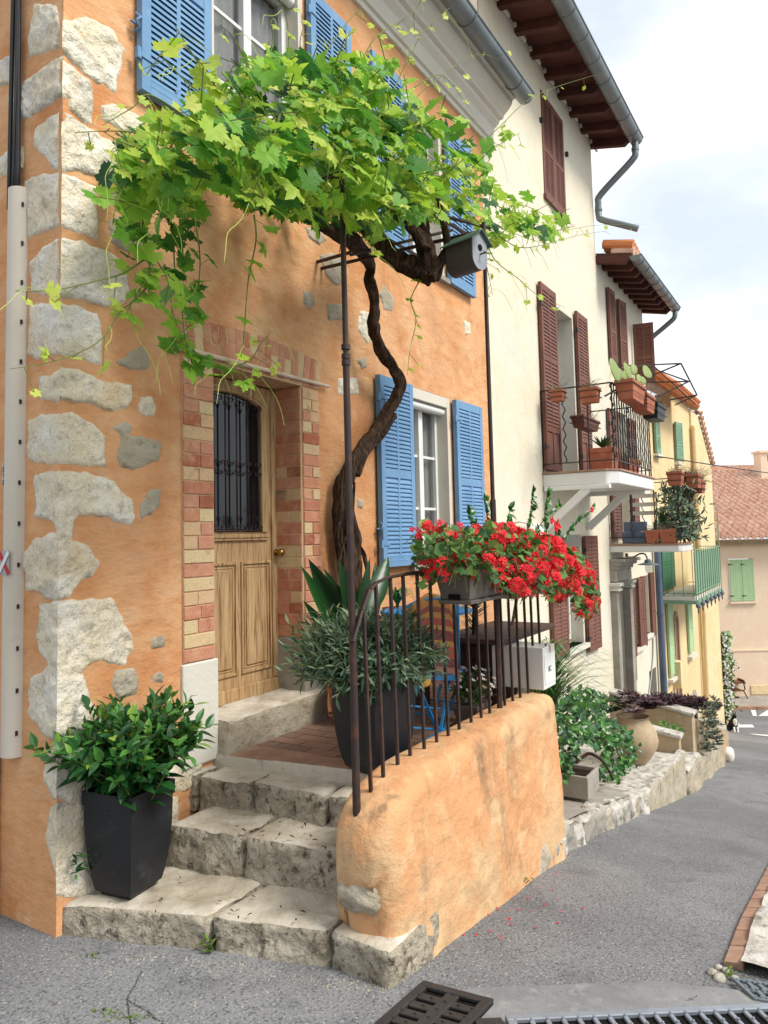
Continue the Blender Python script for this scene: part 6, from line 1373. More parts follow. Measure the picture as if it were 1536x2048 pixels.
# ---------------------------------------------------------------- hibiscus rising behind the geraniums
hb = empty('hibiscus', (3.0, -.9, .66), 'leggy hibiscus with small red blooms rising behind the geranium boxes', 'shrub')
S_ = MB(); F = MB(); B = MB(); r_ = np.random.RandomState(5)
hs = [[(1010,1150),(985,1090),(975,1040),(968,1000)], [(1030,1150),(1050,1080),(1060,1030),(1065,985)], [(1040,1160),(1085,1080),(1090,1020),(1097,985)], [(1060,1170),(1110,1100),(1150,1050),(1185,1018)], [(1015,1150),(1010,1080),(1015,1050),(1020,1015)], [(1000,1150),(1000,1090),(990,1060)], [(1050,1120),(1080,1050),(1120,1010)], [(1000,1120),(950,1060),(935,1020)], [(1050,1150),(1105,1090),(1112,1050)]]
for h_ in hs:
    P_ = smooth_path([PY(u, v, -.85) for u, v in h_], 7); S_.tube(P_, list(np.linspace(.006, .002, len(P_))), 5, cap=False)
    for p in P_[5:]:
        for q in range(3):
            a = r_.uniform(0, 6.3); place(F, LF[r_.randint(3)], p, (math.cos(a), -.4, .3+math.sin(a)*.7), (-.3, -.5, .8), r_.uniform(.05, .085), r_.uniform(.3, .9))
for u, v, s_ in ((1108, 1050, .075), (1180, 1018, .05), (1100, 1040, .05)):
    p = PY(u, v, -.9)
    for m in range(5): a = m*1.257; place(B, ell_leaf(.8, 3, .3, .2), p, (math.cos(a)*.7-.3, -.6, math.sin(a)*.7-.2), (0, -1, 0), s_, .5)
S_.tube([PY(1040, 1160, -.85), (2.95, -.85, .7)], .012, 6); S_.build('stems', 'bark', hb); F.build('foliage', 'shrub', hb); B.build('blossoms', 'red', hb)
mb = MB(); mb.lathe([(.14, 0), (.18, .25), (.16, .25), (.0, .22)], (2.95, -.85, .62), 18); mb.build('pot', 'terra', hb)
# white dome lamp on the cream wall
dl = empty('white_dome_lamp', PY(1065, 1060, -.12), 'white domed lamp hood on the cream wall above the geraniums', 'lamp')
c = PY(1068, 1066, -.3); mb = MB(); mb.lathe([(.14, 0), (.138, .02), (.12, .055), (.08, .085), (.03, .1), (.001, .103)], (c[0], c[1], c[2]), 24); mb.build('hood', 'white', dl, smooth=True, sharp=50)
mb = MB(); mb.tube([(c[0], c[1], c[2]+.09), (c[0], c[1]+.15, c[2]+.12), (c[0], -.0, c[2]+.1)], .012, 6); mb.build('arm', 'white', dl)
# ---------------------------------------------------------------- balcony pots and clutter
def cotta(c, ln, w_, h, label, kind='dry', rot=0, m='terra', n=40, fr=None, name='terracotta_box', cage=True, seed=0, grp='terracotta boxes on the balconies'):
    o = empty(name, c, label, 'flower box', grp); R_ = Matrix.Rotation(rot, 3, 'Z'); C_ = Vector([float(v) for v in c])
    def T_(x, y, z): return C_+R_ @ Vector((x, y, z))
    mb = MB(); vs = [T_(a*k*ln/2, b_*k*w_/2, z) for z, k in ((0, .84), (h*.78, .98), (h*.78, 1.05), (h, 1.06), (h, .95), (h*.85, .93)) for a, b_ in ((-1, -1), (1, -1), (1, 1), (-1, 1))]
    mb.add(vs, [(3, 2, 1, 0)]+[(i*4+k, i*4+(k+1) % 4, i*4+4+(k+1) % 4, i*4+4+k) for i in range(5) for k in range(4)]+[(20, 21, 22, 23)]); mb.build('box', m, o, bevel=.006)
    if cage:
        mb = MB()
        for z in (h*.35, h*.8): pp = [T_(a*ln*.53, b_*w_*.55, z) for a, b_ in ((-1, -1), (1, -1), (1, 1), (-1, 1), (-1, -1))]; mb.tube(pp, .005, 4)
        mb.build('wire_holder', 'blackiron', o)
    r_ = np.random.RandomState(seed); F = MB()
    if kind == 'dry':
        for i in range(n*3):
            p = T_(r_.uniform(-.45, .45)*ln, r_.uniform(-.4, .4)*w_, h); a = r_.uniform(0, 6.3); L_ = r_.uniform(.05, .17)*(fr or 1); e = np.array(p)+np.array([math.cos(a)*L_*.8, math.sin(a)*L_*.8-.02, r_.uniform(-.4, 1)*L_])
            F.tube([p, (np.array(p)+e)/2+(0, 0, .02), e], [.002, .002, .001], 3, r_.rand(), cap=False)
            place(F, ell_leaf(.3, 2), e, (math.cos(a), math.sin(a), -.2), (0, 0, 1), .025, r_.rand())
        F.build('dry_plant', 'dry', o)
    elif kind == 'agave':
        for i in range(16): a = i*2.4; place(F, ell_leaf(.16, 5, -.1, .3), T_(0, 0, h), (math.cos(a), math.sin(a), .5+.05*i), (0, 0, 1), .2, r_.rand()*.6)
        F.build('foliage', 'shrub', o)
    return o
cb_ = lambda px, py, y: PY(px, py, y)
def boxat(x0, x1, yb, y, **k):
    pass
c = PX(1116, 803, 6.36); cotta((c[0], c[1], c[2]), .14, .16, .13, 'small terracotta box on the near balcony rail, closest to the wall', n=14, seed=1)
c = PX(1181, 806, 6.36); cotta((c[0], c[1], c[2]), .16, .2, .17, 'terracotta box of dry stems on the near rail of the upper balcony', n=22, seed=2)
o = cotta((6.72, -.98, 3.30), .62, .2, .22, 'long terracotta box of prickly pear on the corner of the upper balcony', kind='none', seed=3)
F = MB(); PD = [((1243,765),(1250,735),(1215,732),.11), ((1262,760),(1268,716),(1272,712),.16), ((1262,758),(1245,738),(1235,745),.12), ((1285,762),(1290,740),(1298,735),.12), ((1300,770),(1275,745),(1282,760),.1), ((1275,765),(1278,748),(1280,742),.1), ((1258,770),(1240,750),(1230,770),.09)]
def pad(mb, c, d, s_, t=.012):
    c = np.array(c); d = np.array(d)/np.linalg.norm(d); n_ = np.array([-.6, -.75, .1]); n_ = n_-d*(n_@d); n_ /= np.linalg.norm(n_); x = np.cross(d, n_); vs = []; fs = []
    for i in range(7):
        th_ = PI*i/6
        for j in range(12): ph = 2*PI*j/12; vs.append(c+d*s_*(.5-.5*math.cos(th_))+x*s_*.33*math.sin(th_)*math.cos(ph)*(.8+.2*(1-math.cos(th_)))+n_*t*math.sin(th_)*math.sin(ph))
    for i in range(6):
        for j in range(12): fs.append((i*12+j, i*12+(j+1) % 12, (i+1)*12+(j+1) % 12, (i+1)*12+j))
    mb.add(vs, fs)
for (a, b_, e) in (((1262,765),(1266,748),.14), ((1266,750),(1270,716),.2), ((1258,765),(1238,742),.14), ((1246,752),(1232,740),.13), ((1240,745),(1208,730),.17), ((1284,768),(1290,748),.14), ((1290,752),(1302,728),.16), ((1276,765),(1282,742),.13), ((1238,765),(1232,745),.1), ((1262,745),(1240,735),.15)):
    F = MB(); p = PY(*a, -.98); q = PY(*b_, -.98); pad(F, p, q-p, float(np.linalg.norm(q-p))*.62, .016); F.build('cactus_pad', 'cactus', o, smooth=True)
cotta((7.35, -.98, 3.26), .45, .2, .21, 'second terracotta box along the outer rail of the upper balcony', n=30, seed=4)
cotta((7.95, -.98, 3.24), .5, .2, .2, 'dark slatted box of succulents at the far end of the upper balcony rail', m='pot', n=70, seed=5, grp=None, name='dark_flower_box')
c = PX(1208, 935, 6.75); cotta((6.75, c[1], 2.53), .3, .3, .26, 'square terracotta pot of agave on the upper balcony floor', kind='agave', cage=False, seed=6)
cotta((7.5, -.72, 2.53), .6, .18, .17, 'long terracotta trough on the floor of the upper balcony', n=60, fr=1.4, cage=False, seed=7)
cotta((7.2, -.3, 3.1), .7, .16, .14, 'brown trough hung inside the upper balcony against the rail', m='redbrown', n=20, seed=8, grp=None)
# lower balcony clutter
cotta((9.22, -.98, 2.45), .24, .2, .2, 'terracotta box hooked on the near corner of the lower balcony rail', n=26, seed=11)
cotta((9.62, -1.15, 2.42), .34, .2, .2, 'terracotta box of dry stems on the outer rail of the lower balcony', n=40, fr=1.3, seed=12)
cotta((9.95, -1.15, 2.36), .34, .2, .18, 'last terracotta box with trailing stems on the lower balcony rail', n=60, fr=1.8, seed=13)
cotta((9.3, -.62, 1.63), .2, .2, .19, 'terracotta pot on the lower balcony floor beside the crates', n=20, cage=False, seed=14)
cotta((9.3, -.83, 1.63), .2, .22, .2, 'terracotta pot at the outer end of the lower balcony floor', n=20, cage=False, seed=15)
mb = MB(); mb.box(9.25, -.52, 1.63, 9.5, -.18, 1.80); mb.box(9.27, -.5, 1.803, 9.48, -.2, 1.95); tag(mb.build('plastic_crates', 'bluepipe', None, bevel=.01), 'stacked blue-grey plastic crates on the lower balcony floor', 'crates')
sc = empty('brushwood_screen', (9.95, -1.0, 1.65), 'dark brushwood screen covering the outer corner of the lower balcony', 'screen'); mb = MB(); r_ = np.random.RandomState(4)
for i in range(70):
    t = i/69; x = 9.45+.5*t; y = -1.07; mb.tube([(x, y, 1.66), (x+r_.normal()*.01, y+r_.normal()*.008, 2.62+r_.normal()*.03)], .013, 4)
mb.build('twigs', 'bark', sc); F = MB()
for i in range(1000):
    p = (9.22+r_.rand()*.75, -.95+r_.normal()*.13, 1.68+r_.rand()**1.4*.8); place(F, NF[r_.randint(3)], p, r_.normal(size=3)+(0, 0, .5), (-1, -.5, .3), .12, r_.rand())
F.build('climbing_leaves', 'olive', sc)
g = grassy('balcony_grass_plant', 'bushy green plant behind the lower balcony railing', (9.35, -.75, 1.82), 90, .55, .25, 'shrub', 8, (.1, .8), .5, .012)
cf = empty('balcony_chair', (9.6, -.4, 1.62), 'folding slatted chair on the lower balcony', 'chair'); mb = MB()
for s_ in (-.62, -.3): mb.bar((9.5, s_, 1.63), (9.62, s_, 2.4), .015, .015)
mb.build('frame', 'blackiron', cf); mb = MB()
for z in (2.05, 2.18, 2.31): mb.box(9.56, -.64, z, 9.58, -.28, z+.06)
mb.build('back_slats', 'offw', cf)
# ---------------------------------------------------------------- raised pavement, kerb stones
YK = -1.32
def swz(x): return road(x)+.165
mb = MB(); xs_ = np.arange(2.45, 4.95, .06); ys_ = np.arange(YK, .01, .06)
vs = [(x, y, swz(x)+.008*FB(x, y, 0, 3)) for x in xs_ for y in ys_]; n = len(ys_)
mb.add(vs, [(i*n+j, (i+1)*n+j, (i+1)*n+j+1, i*n+j+1) for i in range(len(xs_)-1) for j in range(n-1)])
struct(mb, 'pavement', 'concrete', smooth=True)
sk = empty('stone_kerb', (3.4, YK, -.3), 'kerb of rounded pale boulders edging the raised pavement beyond the orange parapet', 'kerb')
rr = random.Random(12); x = 1.95; i = 0; YK0 = YK
while x < 4.95:
    w_ = rr.uniform(.15, .3); zt = swz(x+w_/2)+rr.uniform(-.01, .02); f0, f1 = rr.uniform(-.085, -.05), rr.uniform(-.085, -.05)
    YK = YK0-(.05 if x < 2.5 else 0); zt -= .03 if x < 2.5 else 0
    mb = MB(); rough_block(mb, [(x+rr.uniform(0, .015), YK+.09), (x+.005, YK+f0), (x+w_-.004, YK+f1), (x+w_-rr.uniform(0, .015), YK+.09)], road(x+w_)-.1, [zt, zt+rr.uniform(-.02, .01), zt-.012, zt-.008], .032, .022, .018, sd=200+i)
    mb.build('kerb_stone', ['paver', rr.choice(['paver', 'dstone', 'concrete'])], sk, smooth=True); x += w_; i += 1
YK = YK0
# level platform of white stone slabs
PZ_ = -.55
mb = MB(); xs_ = np.arange(4.85, 6.75, .05); ys_ = np.arange(YK-.03, .01, .05)
def pzf(x, y): return float(np.interp(x, [4.85, 5.1, 6.5, 6.75], [swz(4.85), -.53, -.60, -.66]))+.012*FB(x, y, 0, 4)
vs = [(x, y, pzf(x, y)) for x in xs_ for y in ys_]; n = len(ys_); k = len(vs)
mb.add(vs, [(i*n+j, (i+1)*n+j, (i+1)*n+j+1, i*n+j+1) for i in range(len(xs_)-1) for j in range(n-1)])
struct(mb, 'white_paving', 'paver', smooth=True)
fw = empty('platform_wall', (5.8, YK, -.8), 'grey stone face holding the white paved platform above the sloping street', 'wall')
for i, (a, c, zt) in enumerate(((4.9, 5.45, -.53), (5.46, 6.1, -.56), (6.1, 6.75, -.6))):
    mb = MB(); rough_block(mb, [(a, YK+.03), (a, YK-.06), (c, YK-.06), (c, YK+.03)], road(c)-.15, zt+.005, .02, .012, .03, sd=60+i); mb.build('stone_face', ['paver', 'dstone'], fw, smooth=True)
for i, (a, c, y0, y1, zt, lb) in enumerate(((6.75, 7.5, -1.42, -.75, -.80, 'large flat rock slab at the foot of the low wall'), (7.5, 8.6, -1.38, -.8, -.98, 'long grey rock step along the street beside the low wall'), (8.62, 9.6, -1.36, -.8, -1.12, 'ochre rock step below the grey one along the street'),
      (9.6, 11.2, -1.2, -.55, -1.42, 'wide sandy stone step further down the street'), (11.2, 13.2, -.95, -.3, -1.78, 'low pale stone step near the yellow house'), (13.2, 15.8, -.5, -.05, -2.3, 'last sandy stone step before the yellow house corner'))):
    mb = MB(); rough_block(mb, [(a, y1), (a, y0), (c, y0), (c, y1)], road(c)-.3, zt, .04, .03, .05, sd=70+i); tag(mb.build('rock_step', ['paver', 'dstone'] if i < 3 else ['dstone', 'paver'], None, smooth=True), lb, 'stone step', 'stone steps along the street')
mb = MB(); mb.quad((6.7, 0, -.66), (6.7, -.8, -.66), (13, -.8, -1.9), (13, 0, -1.9)); struct(mb, 'planting_bed', 'soil')
c = zr_px(1465, 1524); mb = MB(); boulder(mb, (c[0], c[1]+.05, c[2]+.1), (.14, .08, .11), 5, amp=.06); tag(mb.build('bollard_stone', 'offwhite', None, smooth=True), 'rounded white guard stone at the street edge', 'stone')
# low walls with white copings
def low_wall(label, x, y0, y1, zt0, zt1, zb, th=.16):
    o = empty('low_wall', (x, y1, zb), label, 'wall', 'low walls beside the street')
    mb = MB(); mb.prism([(y0, zb), (y1, zb-.1), (y1, zt1), (y0, zt0)], x, x+th, axis='x'); mb.build('wall_body', 'urn', o)
    mb = MB(); rough_block(mb, [(x-.03, y0), (x-.03, y1-.03), (x+th+.03, y1-.03), (x+th+.03, y0)], 0, .001, .01, .004, .03); mb = MB()
    mb.prism([(y0, zt0+.002), (y1-.03, zt1+.002), (y1-.03, zt1+.045), (y0, zt0+.045)], x-.03, x+th+.03, axis='x'); mb.build('coping', 'paver', o, bevel=.01)
    return o
t0, t1, bb = PX(1300, 1402, 7.6), PX(1383, 1425, 7.6), PX(1378, 1500, 7.6)
low_wall('higher low wall with white coping and dark plants spilling over it', 7.6, t0[1]+.5, t1[1], t0[2]-.04+.08, t1[2]-.045, -1.0)
mb = MB(); mb.add([(7.76, t1[1], -1.6), (10.6, t1[1], -2.2), (10.6, t1[1], -1.3), (7.76, t1[1], t1[2]-.1), (7.76, t1[1]+.12, -1.6), (10.6, t1[1]+.12, -2.2), (10.6, t1[1]+.12, -1.3), (7.76, t1[1]+.12, t1[2]-.1)], [(0, 1, 2, 3), (4, 7, 6, 5), (0, 3, 7, 4), (3, 2, 6, 7), (1, 5, 6, 2)]); tag(mb.build('bed_wall', 'urn', None), 'side wall of the planting bed running down beside the street', 'wall')
t2, t3 = PX(1308, 1458, 6.72), PX(1357, 1470, 6.72)
low_wall('lower stub wall with white coping in front of the bigger low wall', 6.72, t2[1]+.2, t3[1], t2[2]-.01, t3[2]-.045, -.75, .12)
# dark succulents and trailing grey plants over the wall
def rosettes(name, label, cs, m, s_, nleaf, seed=0, tone=(0, .8), cat='plant', el=.5):
    o = empty(name, cs[0], label, cat); F = MB(); r_ = np.random.RandomState(seed)
    for c in cs:
        ax = np.array([-.3, -.3, 1])+r_.normal(size=3)*.4
        for i in range(nleaf):
            a = i*2.4; t = i/nleaf; d = np.array([math.cos(a), math.sin(a), 0])*(1-t*.6)+ax*(.15+t*el); place(F, ell_leaf(.3, 3, -.1, .2), c, d, ax, s_*(1.1-.5*t)*r_.uniform(.8, 1.2), tone[0]+(tone[1]-tone[0])*r_.rand())
    F.build('foliage', m, o); return o
r_ = np.random.RandomState(11)
rosettes('purple_succulents', 'mat of dark purple succulents spilling over the low wall coping', [np.array([7.65+xx, t1[1]+.02+r_.rand()*.6, t1[2]+.06+r_.rand()*.1-.24*xx]) for xx in r_.rand(120)*2.6], 'dark succulent', .12, 12, 3)
rosettes('grey_trailing_plant', 'grey-green trailing plant hanging down the end of the low wall', [np.array([7.8+r_.rand()*.9, t1[1]-.05-r_.rand()*.12, t1[2]-.02-r_.rand()**1.3*.55]) for i in range(130)], 'greysucc', .07, 8, 4)
rosettes('wall_foot_herbs', 'bright green herbs growing behind the lower stub wall', [np.array([6.95+r_.rand()*.5, t3[1]+.08+r_.rand()*.45, -.62+r_.rand()*.12]) for i in range(60)], 'shrub', .07, 6, 5, (.5, 1))
# clay jar with dark rosettes
u0 = PZ(1270, 1524, -.565); uj = empty('clay_jar', (u0[0], u0[1], -.57), 'big sandy clay jar planted with dark purple rosettes on the white paving', 'jar')
jr = .235; mb = MB(); ht = float(PX(1270, 1432, u0[0])[2])+.57
mb.lathe([(.11, 0), (.12, .01), (.17, ht*.15), (.225, ht*.35), (.24, ht*.5), (.225, ht*.68), (.18, ht*.84), (.15, ht*.93), (.155, ht*.97), (.17, ht), (.15, ht), (.13, ht*.9)], (u0[0], u0[1], -.57), 32); mb.build('jar_body', 'urn', uj, smooth=True, sharp=60)
F = MB(); 
for c in [np.array([u0[0]+r_.normal()*.12, u0[1]+r_.normal()*.13-.0, -.57+ht+.06+abs(r_.normal())*.06]) for i in range(26)]:
    ax = np.array([c[0]-u0[0], c[1]-u0[1], .25])+r_.normal(size=3)*.1
    for i in range(16): a = i*2.4; t = i/16; place(F, ell_leaf(.26, 3, -.05, .2), c, np.array([math.cos(a), math.sin(a), -.05])*(1-t*.6)+ax*(.2+t), ax, .13*(1.1-.5*t), r_.rand())
F.build('rosettes', 'dark succulent', uj)
# concrete planter with small tree
bx_ = PZ(1176, 1592, swz(3.4)); X0_ = 3.32; zb_ = swz(3.4)+.0
pb = empty('concrete_planter', (3.45, -1.05, zb_), 'rectangular grey concrete trough holding a small glossy-leaved tree', 'planter')
qa, qb = PZ(1177, 1596, zb_), PZ(1193, 1588, zb_); zt_ = float(PX(1178, 1556, qa[0])[2])
x0, x1, y0, y1 = qa[0], qa[0]+.30, qa[1], qa[1]+.60
mb = MB(); t = .025; pr = [(x0, y0), (x1, y0), (x1, y1), (x0, y1)]; ir = [(x0+t, y0+t), (x1-t, y0+t), (x1-t, y1-t), (x0+t, y1-t)]
mb.add([(p[0], p[1], zb_-.02) for p in pr]+[(p[0], p[1], zt_) for p in pr]+[(p[0], p[1], zt_) for p in ir]+[(p[0], p[1], zt_-.05) for p in ir], [(3, 2, 1, 0)]+[(i*4+k, i*4+(k+1) % 4, i*4+4+(k+1) % 4, i*4+4+k) for i in range(3) for k in range(4)]); mb.build('trough', 'concrete', pb, bevel=.006)
mb = MB(); mb.box(x0+t, y0+t, zt_-.1, x1-t, y1-t, zt_-.03); mb.build('soil', 'soil', pb)
tq = empty('small_tree', ((x0+x1)/2, (y0+y1)/2, zt_-.03), 'small twisted tree with glossy dark leaves growing in the concrete trough', 'tree')
yt = (y0+y1)/2-.05; T = MB(); tp = lambda *a: [PY(u, v, yt+dy) for u, v, dy in a]
woody(T, tp((1150, 1548, 0), (1150, 1515, 0), (1152, 1485, 0), (1165, 1465, 0), (1175, 1440, 0)), [.022, .02, .018, .014, .01], 3)
woody(T, tp((1152, 1525, 0), (1175, 1508, -.05), (1200, 1518, -.15), (1220, 1545, -.2), (1225, 1560, -.2)), [.013, .012, .01, .008, .005], 4)
woody(T, tp((1152, 1490, 0), (1135, 1460, 0), (1130, 1430, 0)), [.012, .01, .006], 5)
T.build('trunk', 'bark', tq, smooth=True)
F = MB(); treg = [((1150, 1440), (60, 42), .25), ((1205, 1465), (45, 32), .2), ((1240, 1500), (42, 34), .2), ((1170, 1400), (45, 25), .25), ((1135, 1500), (22, 30), .2), ((1225, 1545), (40, 18), .12), ((1128, 1540), (14, 18), .1), ((1265, 1515), (22, 20), .1)]
for (u, v), (ru, rv), dy in treg:
    for i in range(int(ru*rv*.15)):
        a = r_.uniform(0, 6.3); q = r_.rand()**.5; p = PY(u+ru*q*math.cos(a), v+rv*q*math.sin(a), yt-.05+r_.normal()*dy*.6); d = r_.normal(size=3)+(0, -.2, -.2)
        place(F, ell_leaf(.62, 3, .15, .12), p, d, (-.4+r_.normal()*.3, -.5, .7), r_.uniform(.045, .075), r_.uniform(.1, .9))
F.build('crown', 'shrub', tq)
gw = grassy('weeping_reed', 'weeping green reeds arching against the cream wall beyond the letterbox', (3.75, -.62, swz(3.75)), 480, 1.95, .66, 'shrub', 21, (.2, 1), .46, .02, lean=(.3, -.26))
# purple-green plant beside the jar
rosettes('jar_side_plant', 'small mixed green clump left of the clay jar', [np.array([u0[0]-.15+r_.normal()*.06, u0[1]+.25+r_.normal()*.06, -.2+r_.rand()*.3]) for i in range(20)], 'olive', .1, 7, 6)
# ---------------------------------------------------------------- right side of the street
mb = MB(); rr = random.Random(5); x = 1.42
ky = -2.46
while x < 6.5:
    L_ = .2; mb.add([(x+.004, ky, road(x)+.02), (x+L_-.004, ky, road(x+L_)+.02), (x+L_-.004, ky-.075, road(x+L_)+.035), (x+.004, ky-.075, road(x)+.035), (x+.004, ky, road(x)-.05), (x+L_-.004, ky, road(x+L_)-.05), (x+L_-.004, ky-.075, road(x+L_)-.05), (x+.004, ky-.075, road(x)-.05)],
        [(0, 1, 2, 3), (0, 4, 5, 1), (3, 2, 6, 7), (1, 5, 6, 2), (0, 3, 7, 4)], rr.choice([.1, .3, .8])); x += L_
struct(mb, 'brick_edging', 'floortile', bevel=.005)
mb = MB(); xs_ = np.arange(1.4, 6.6, .045); ys_ = np.arange(-4.6, -2.49, .045); n = len(ys_)
vs = [(x, y, road(x)+.045+.02*FB(x, y, 0, 5)+.012*abs(FB(x, y, 3, 9))) for x in xs_ for y in ys_]
mb.add(vs, [(i*n+j, (i+1)*n+j, (i+1)*n+j+1, i*n+j+1) for i in range(len(xs_)-1) for j in range(n-1)]); struct(mb, 'stone_pavement', 'paver', smooth=True)
mb = MB(); P_ = [zr_px(*q, .006) for q in ((790, 2012), (872, 1990), (985, 1975), (1200, 1968), (1330, 1965), (1400, 1975), (1560, 1988), (1560, 2080), (900, 2080))]
def patchmesh(name, P_, m, dz=.007, kind='structure'):
    cx = sum(p[0] for p in P_)/len(P_); cy = sum(p[1] for p in P_)/len(P_); mb = MB(); ring = refine([(p[0], p[1]) for p in P_], .03, .008, 3)
    vs = [(cx, cy, 0)]+[(x, y, 0) for x, y in ring]
    r = delaunay_2d_cdt([Vector((x, y)) for x, y in ring]+[Vector((x, y)) for x in np.arange(min(p[0] for p in ring), max(p[0] for p in ring), .05) for y in np.arange(min(p[1] for p in ring), max(p[1] for p in ring), .05) if inside((x, y), ring)], [(i, (i+1) % len(ring)) for i in range(len(ring))], [list(range(len(ring)))], 1, 1e-5)
    mb.add([(v[0], v[1], RS(v[0], v[1])+dz) for v in r[0]], [tuple(f) for f in r[2]]); o = mb.build(name, m, None, smooth=True); o['kind'] = kind; return o
patchmesh('mortar_strip', P_, 'patch')
# cast iron grate
def slab_holes(par, name, m, O, U, V, w_, l_, nu, nv, th=.03, bar=.02, frame_=.035, bridge=None):
    """grid of rectangular slots: U along width, V along length"""
    O, U, V = Vector(O), Vector(U).normalized(), Vector(V).normalized(); Nn = U.cross(V)
    if Nn.z < 0: Nn = -Nn
    mb = MB()
    def bx(a0, a1, b0, b1, h=0):
        vs = [O+U*a+V*b+Nn*c for a, b, c in ((a0, b0, -th), (a1, b0, -th), (a1, b1, -th), (a0, b1, -th), (a0, b0, h), (a1, b0, h), (a1, b1, h), (a0, b1, h))]
        mb.add(vs, [(0, 3, 2, 1), (4, 5, 6, 7), (0, 1, 5, 4), (1, 2, 6, 5), (2, 3, 7, 6), (3, 0, 4, 7)])
    bx(0, frame_, 0, l_, .004); bx(w_-frame_, w_, 0, l_, .004); bx(frame_, w_-frame_, 0, frame_, .003); bx(frame_, w_-frame_, l_-frame_, l_, .003)
    iw, il = w_-2*frame_, l_-2*frame_
    for i in range(1, nv): b = frame_+il*i/nv; bx(frame_, w_-frame_, b-bar/2, b+bar/2, 0)
    for i in range(1, nu): a = frame_+iw*i/nu; bx(a-bar*.7, a+bar*.7, frame_, l_-frame_, .001)
    o = mb.build(name, m, par, bevel=.003)
    mb = MB(); 
    for i in range(nv+1):
        for j in range(nu+1):
            p = O+U*(frame_+iw*j/nu)+V*(frame_+il*i/nv); mb.lathe([(.006, 0), (.005, .006), (0, .007)], p, 8)
            if j < nu: p = p+U*(iw/nu/2); mb.lathe([(.006, 0), (.005, .006), (0, .007)], p, 8)
    mb.build('rivets', m, o)['kind'] = 'stuff'; return o
ga, gb_, gc_ = zr_px(847, 1969, .012), zr_px(988, 2007, .012), zr_px(749, 2056, .012)
dg = empty('drain_grate', ga, 'dark cast iron grate with rows of slots set in the asphalt by the wall', 'drain grate')
mb = MB(); mb.quad(*[(p[0], p[1], p[2]-.001) for p in (ga, gb_, Vector(gb_)+Vector(gc_)-Vector(ga), gc_)]); mb.v = [(x, y, z-.0) for x, y, z in mb.v]; mb.build('pit_shade', 'hole_shade', dg)  # flat dark sheet under the grate, painted shade without a real pit
U_ = Vector(gb_-ga); wd = U_.length; V_ = Vector((-1, .02, .03)).normalized()
slab_holes(dg, 'grate_plate', 'ironplate', Vector(ga)+Vector((0, 0, .014)), U_, Vector(gc_-ga), wd, .52, 2, 8, th=.012, bar=.036)
dc = empty('channel_drain', zr_px(1060, 2030), 'galvanised steel channel grating crossing the foot of the street', 'drain')
ca, cb2 = zr_px(1010, 2044, .012), zr_px(1560, 2019, .012); U_ = Vector(cb2-ca); L_ = U_.length; Vd = Vector((-U_.y, U_.x, 0)).normalized()
if Vd.x > 0: Vd = -Vd
mb = MB(); a = Vector(ca)+Vector((0, 0, .009)); c = Vector(cb2)+Vector((0, 0, .009)); mb.quad(a, c, c+Vd*.16, a+Vd*.16); mb.build('pit_shade', 'hole_shade', dc)  # dark sheet under the grating, shade of the channel as plain colour
slab_holes(dc, 'grating', 'steel', Vector(ca)+Vector((0, 0, .022)), Vd, U_, .16, L_+.5, 1, 26, th=.012, bar=.017, frame_=.03)
d0 = empty('old_channel_drain', zr_px(930, 2040), 'rusty older length of channel grating next to the iron grate', 'drain'); a0 = Vector(zr_px(948, 2047, .012)); slab_holes(d0, 'grating', 'ironplate', a0+Vector((0, 0, .014)), Vd, U_, .15, (Vector(ca)-a0).length-.01, 1, 5, th=.012, bar=.02)
r0, r1 = zr_px(1462, 1960, .02), zr_px(1560, 1975, .02); U_ = Vector(r1-r0); d1 = empty('side_drain_grate', r0, 'small grey grate beside the white stone pavement', 'drain grate')
slab_holes(d1, 'grate_plate', 'gutbox', Vector(r0)+Vector((0, 0, .01)), U_, Vector((-.75, -.66, 0)), .3, .14, 7, 2, th=.012, bar=.014, frame_=.015)
# rubble, weeds, petals
for i, (u, v, s_, lb) in enumerate(((1425, 1950, .025, 'pale stone lying left of the others at the end of the brick edging'), (1440, 1962, .03, 'largest pale stone in front of the weed by the brick edging'), (1452, 1945, .02, 'little pale stone between the brick edging and the weed'), (1437, 1938, .018, 'smallest pale stone touching the end of the brick edging'), (1470, 1962, .02, 'small pale stone on the rim of the small side grate'))):
    p = zr_px(u, v); mb = MB(); boulder(mb, (p[0], p[1], p[2]+s_*.3), (s_, s_*.8, s_*.6), i+u, 8, .2)
    tag(mb.build('rubble_stone', 'paver', None, smooth=True), lb, 'stone', 'rubble by the brick edging')
def weed(u, v, s_, n, label, z=None, m='moss', y=None):
    p = zr_px(u, v) if z is None else (PZ(u, v, z) if y is None else PY(u, v, y)); o = empty('weed', p, label, 'weed'); F = MB(); q = np.random.RandomState(u)
    for i in range(n):
        a = q.uniform(0, 6.3); place(F, ell_leaf(.4, 3, .1, .2), np.array(p)+q.normal(size=3)*(s_*.35, s_*.35, s_*.3)+(0, 0, s_*.3), (math.cos(a), math.sin(a), q.uniform(0, 1)), (0, 0, 1), s_*q.uniform(.3, .6), q.rand())
    F.build('foliage', m, o)
weed(1045, 1770, .06, 40, 'small weed at the foot of the parapet under the geraniums'); weed(418, 1900, .07, 46, 'weed sprouting in the joint between the bottom step blocks'); weed(770, 1950, .05, 30, 'weed at the corner of the parapet and bottom step')
weed(1455, 1955, .05, 40, 'weed beside the small side grate'); weed(168, 1740, .09, 26, 'leafy weed in the corner left of the black pot', 0, 'shrub', y=-.06)
mb = MB(); q = np.random.RandomState(3)
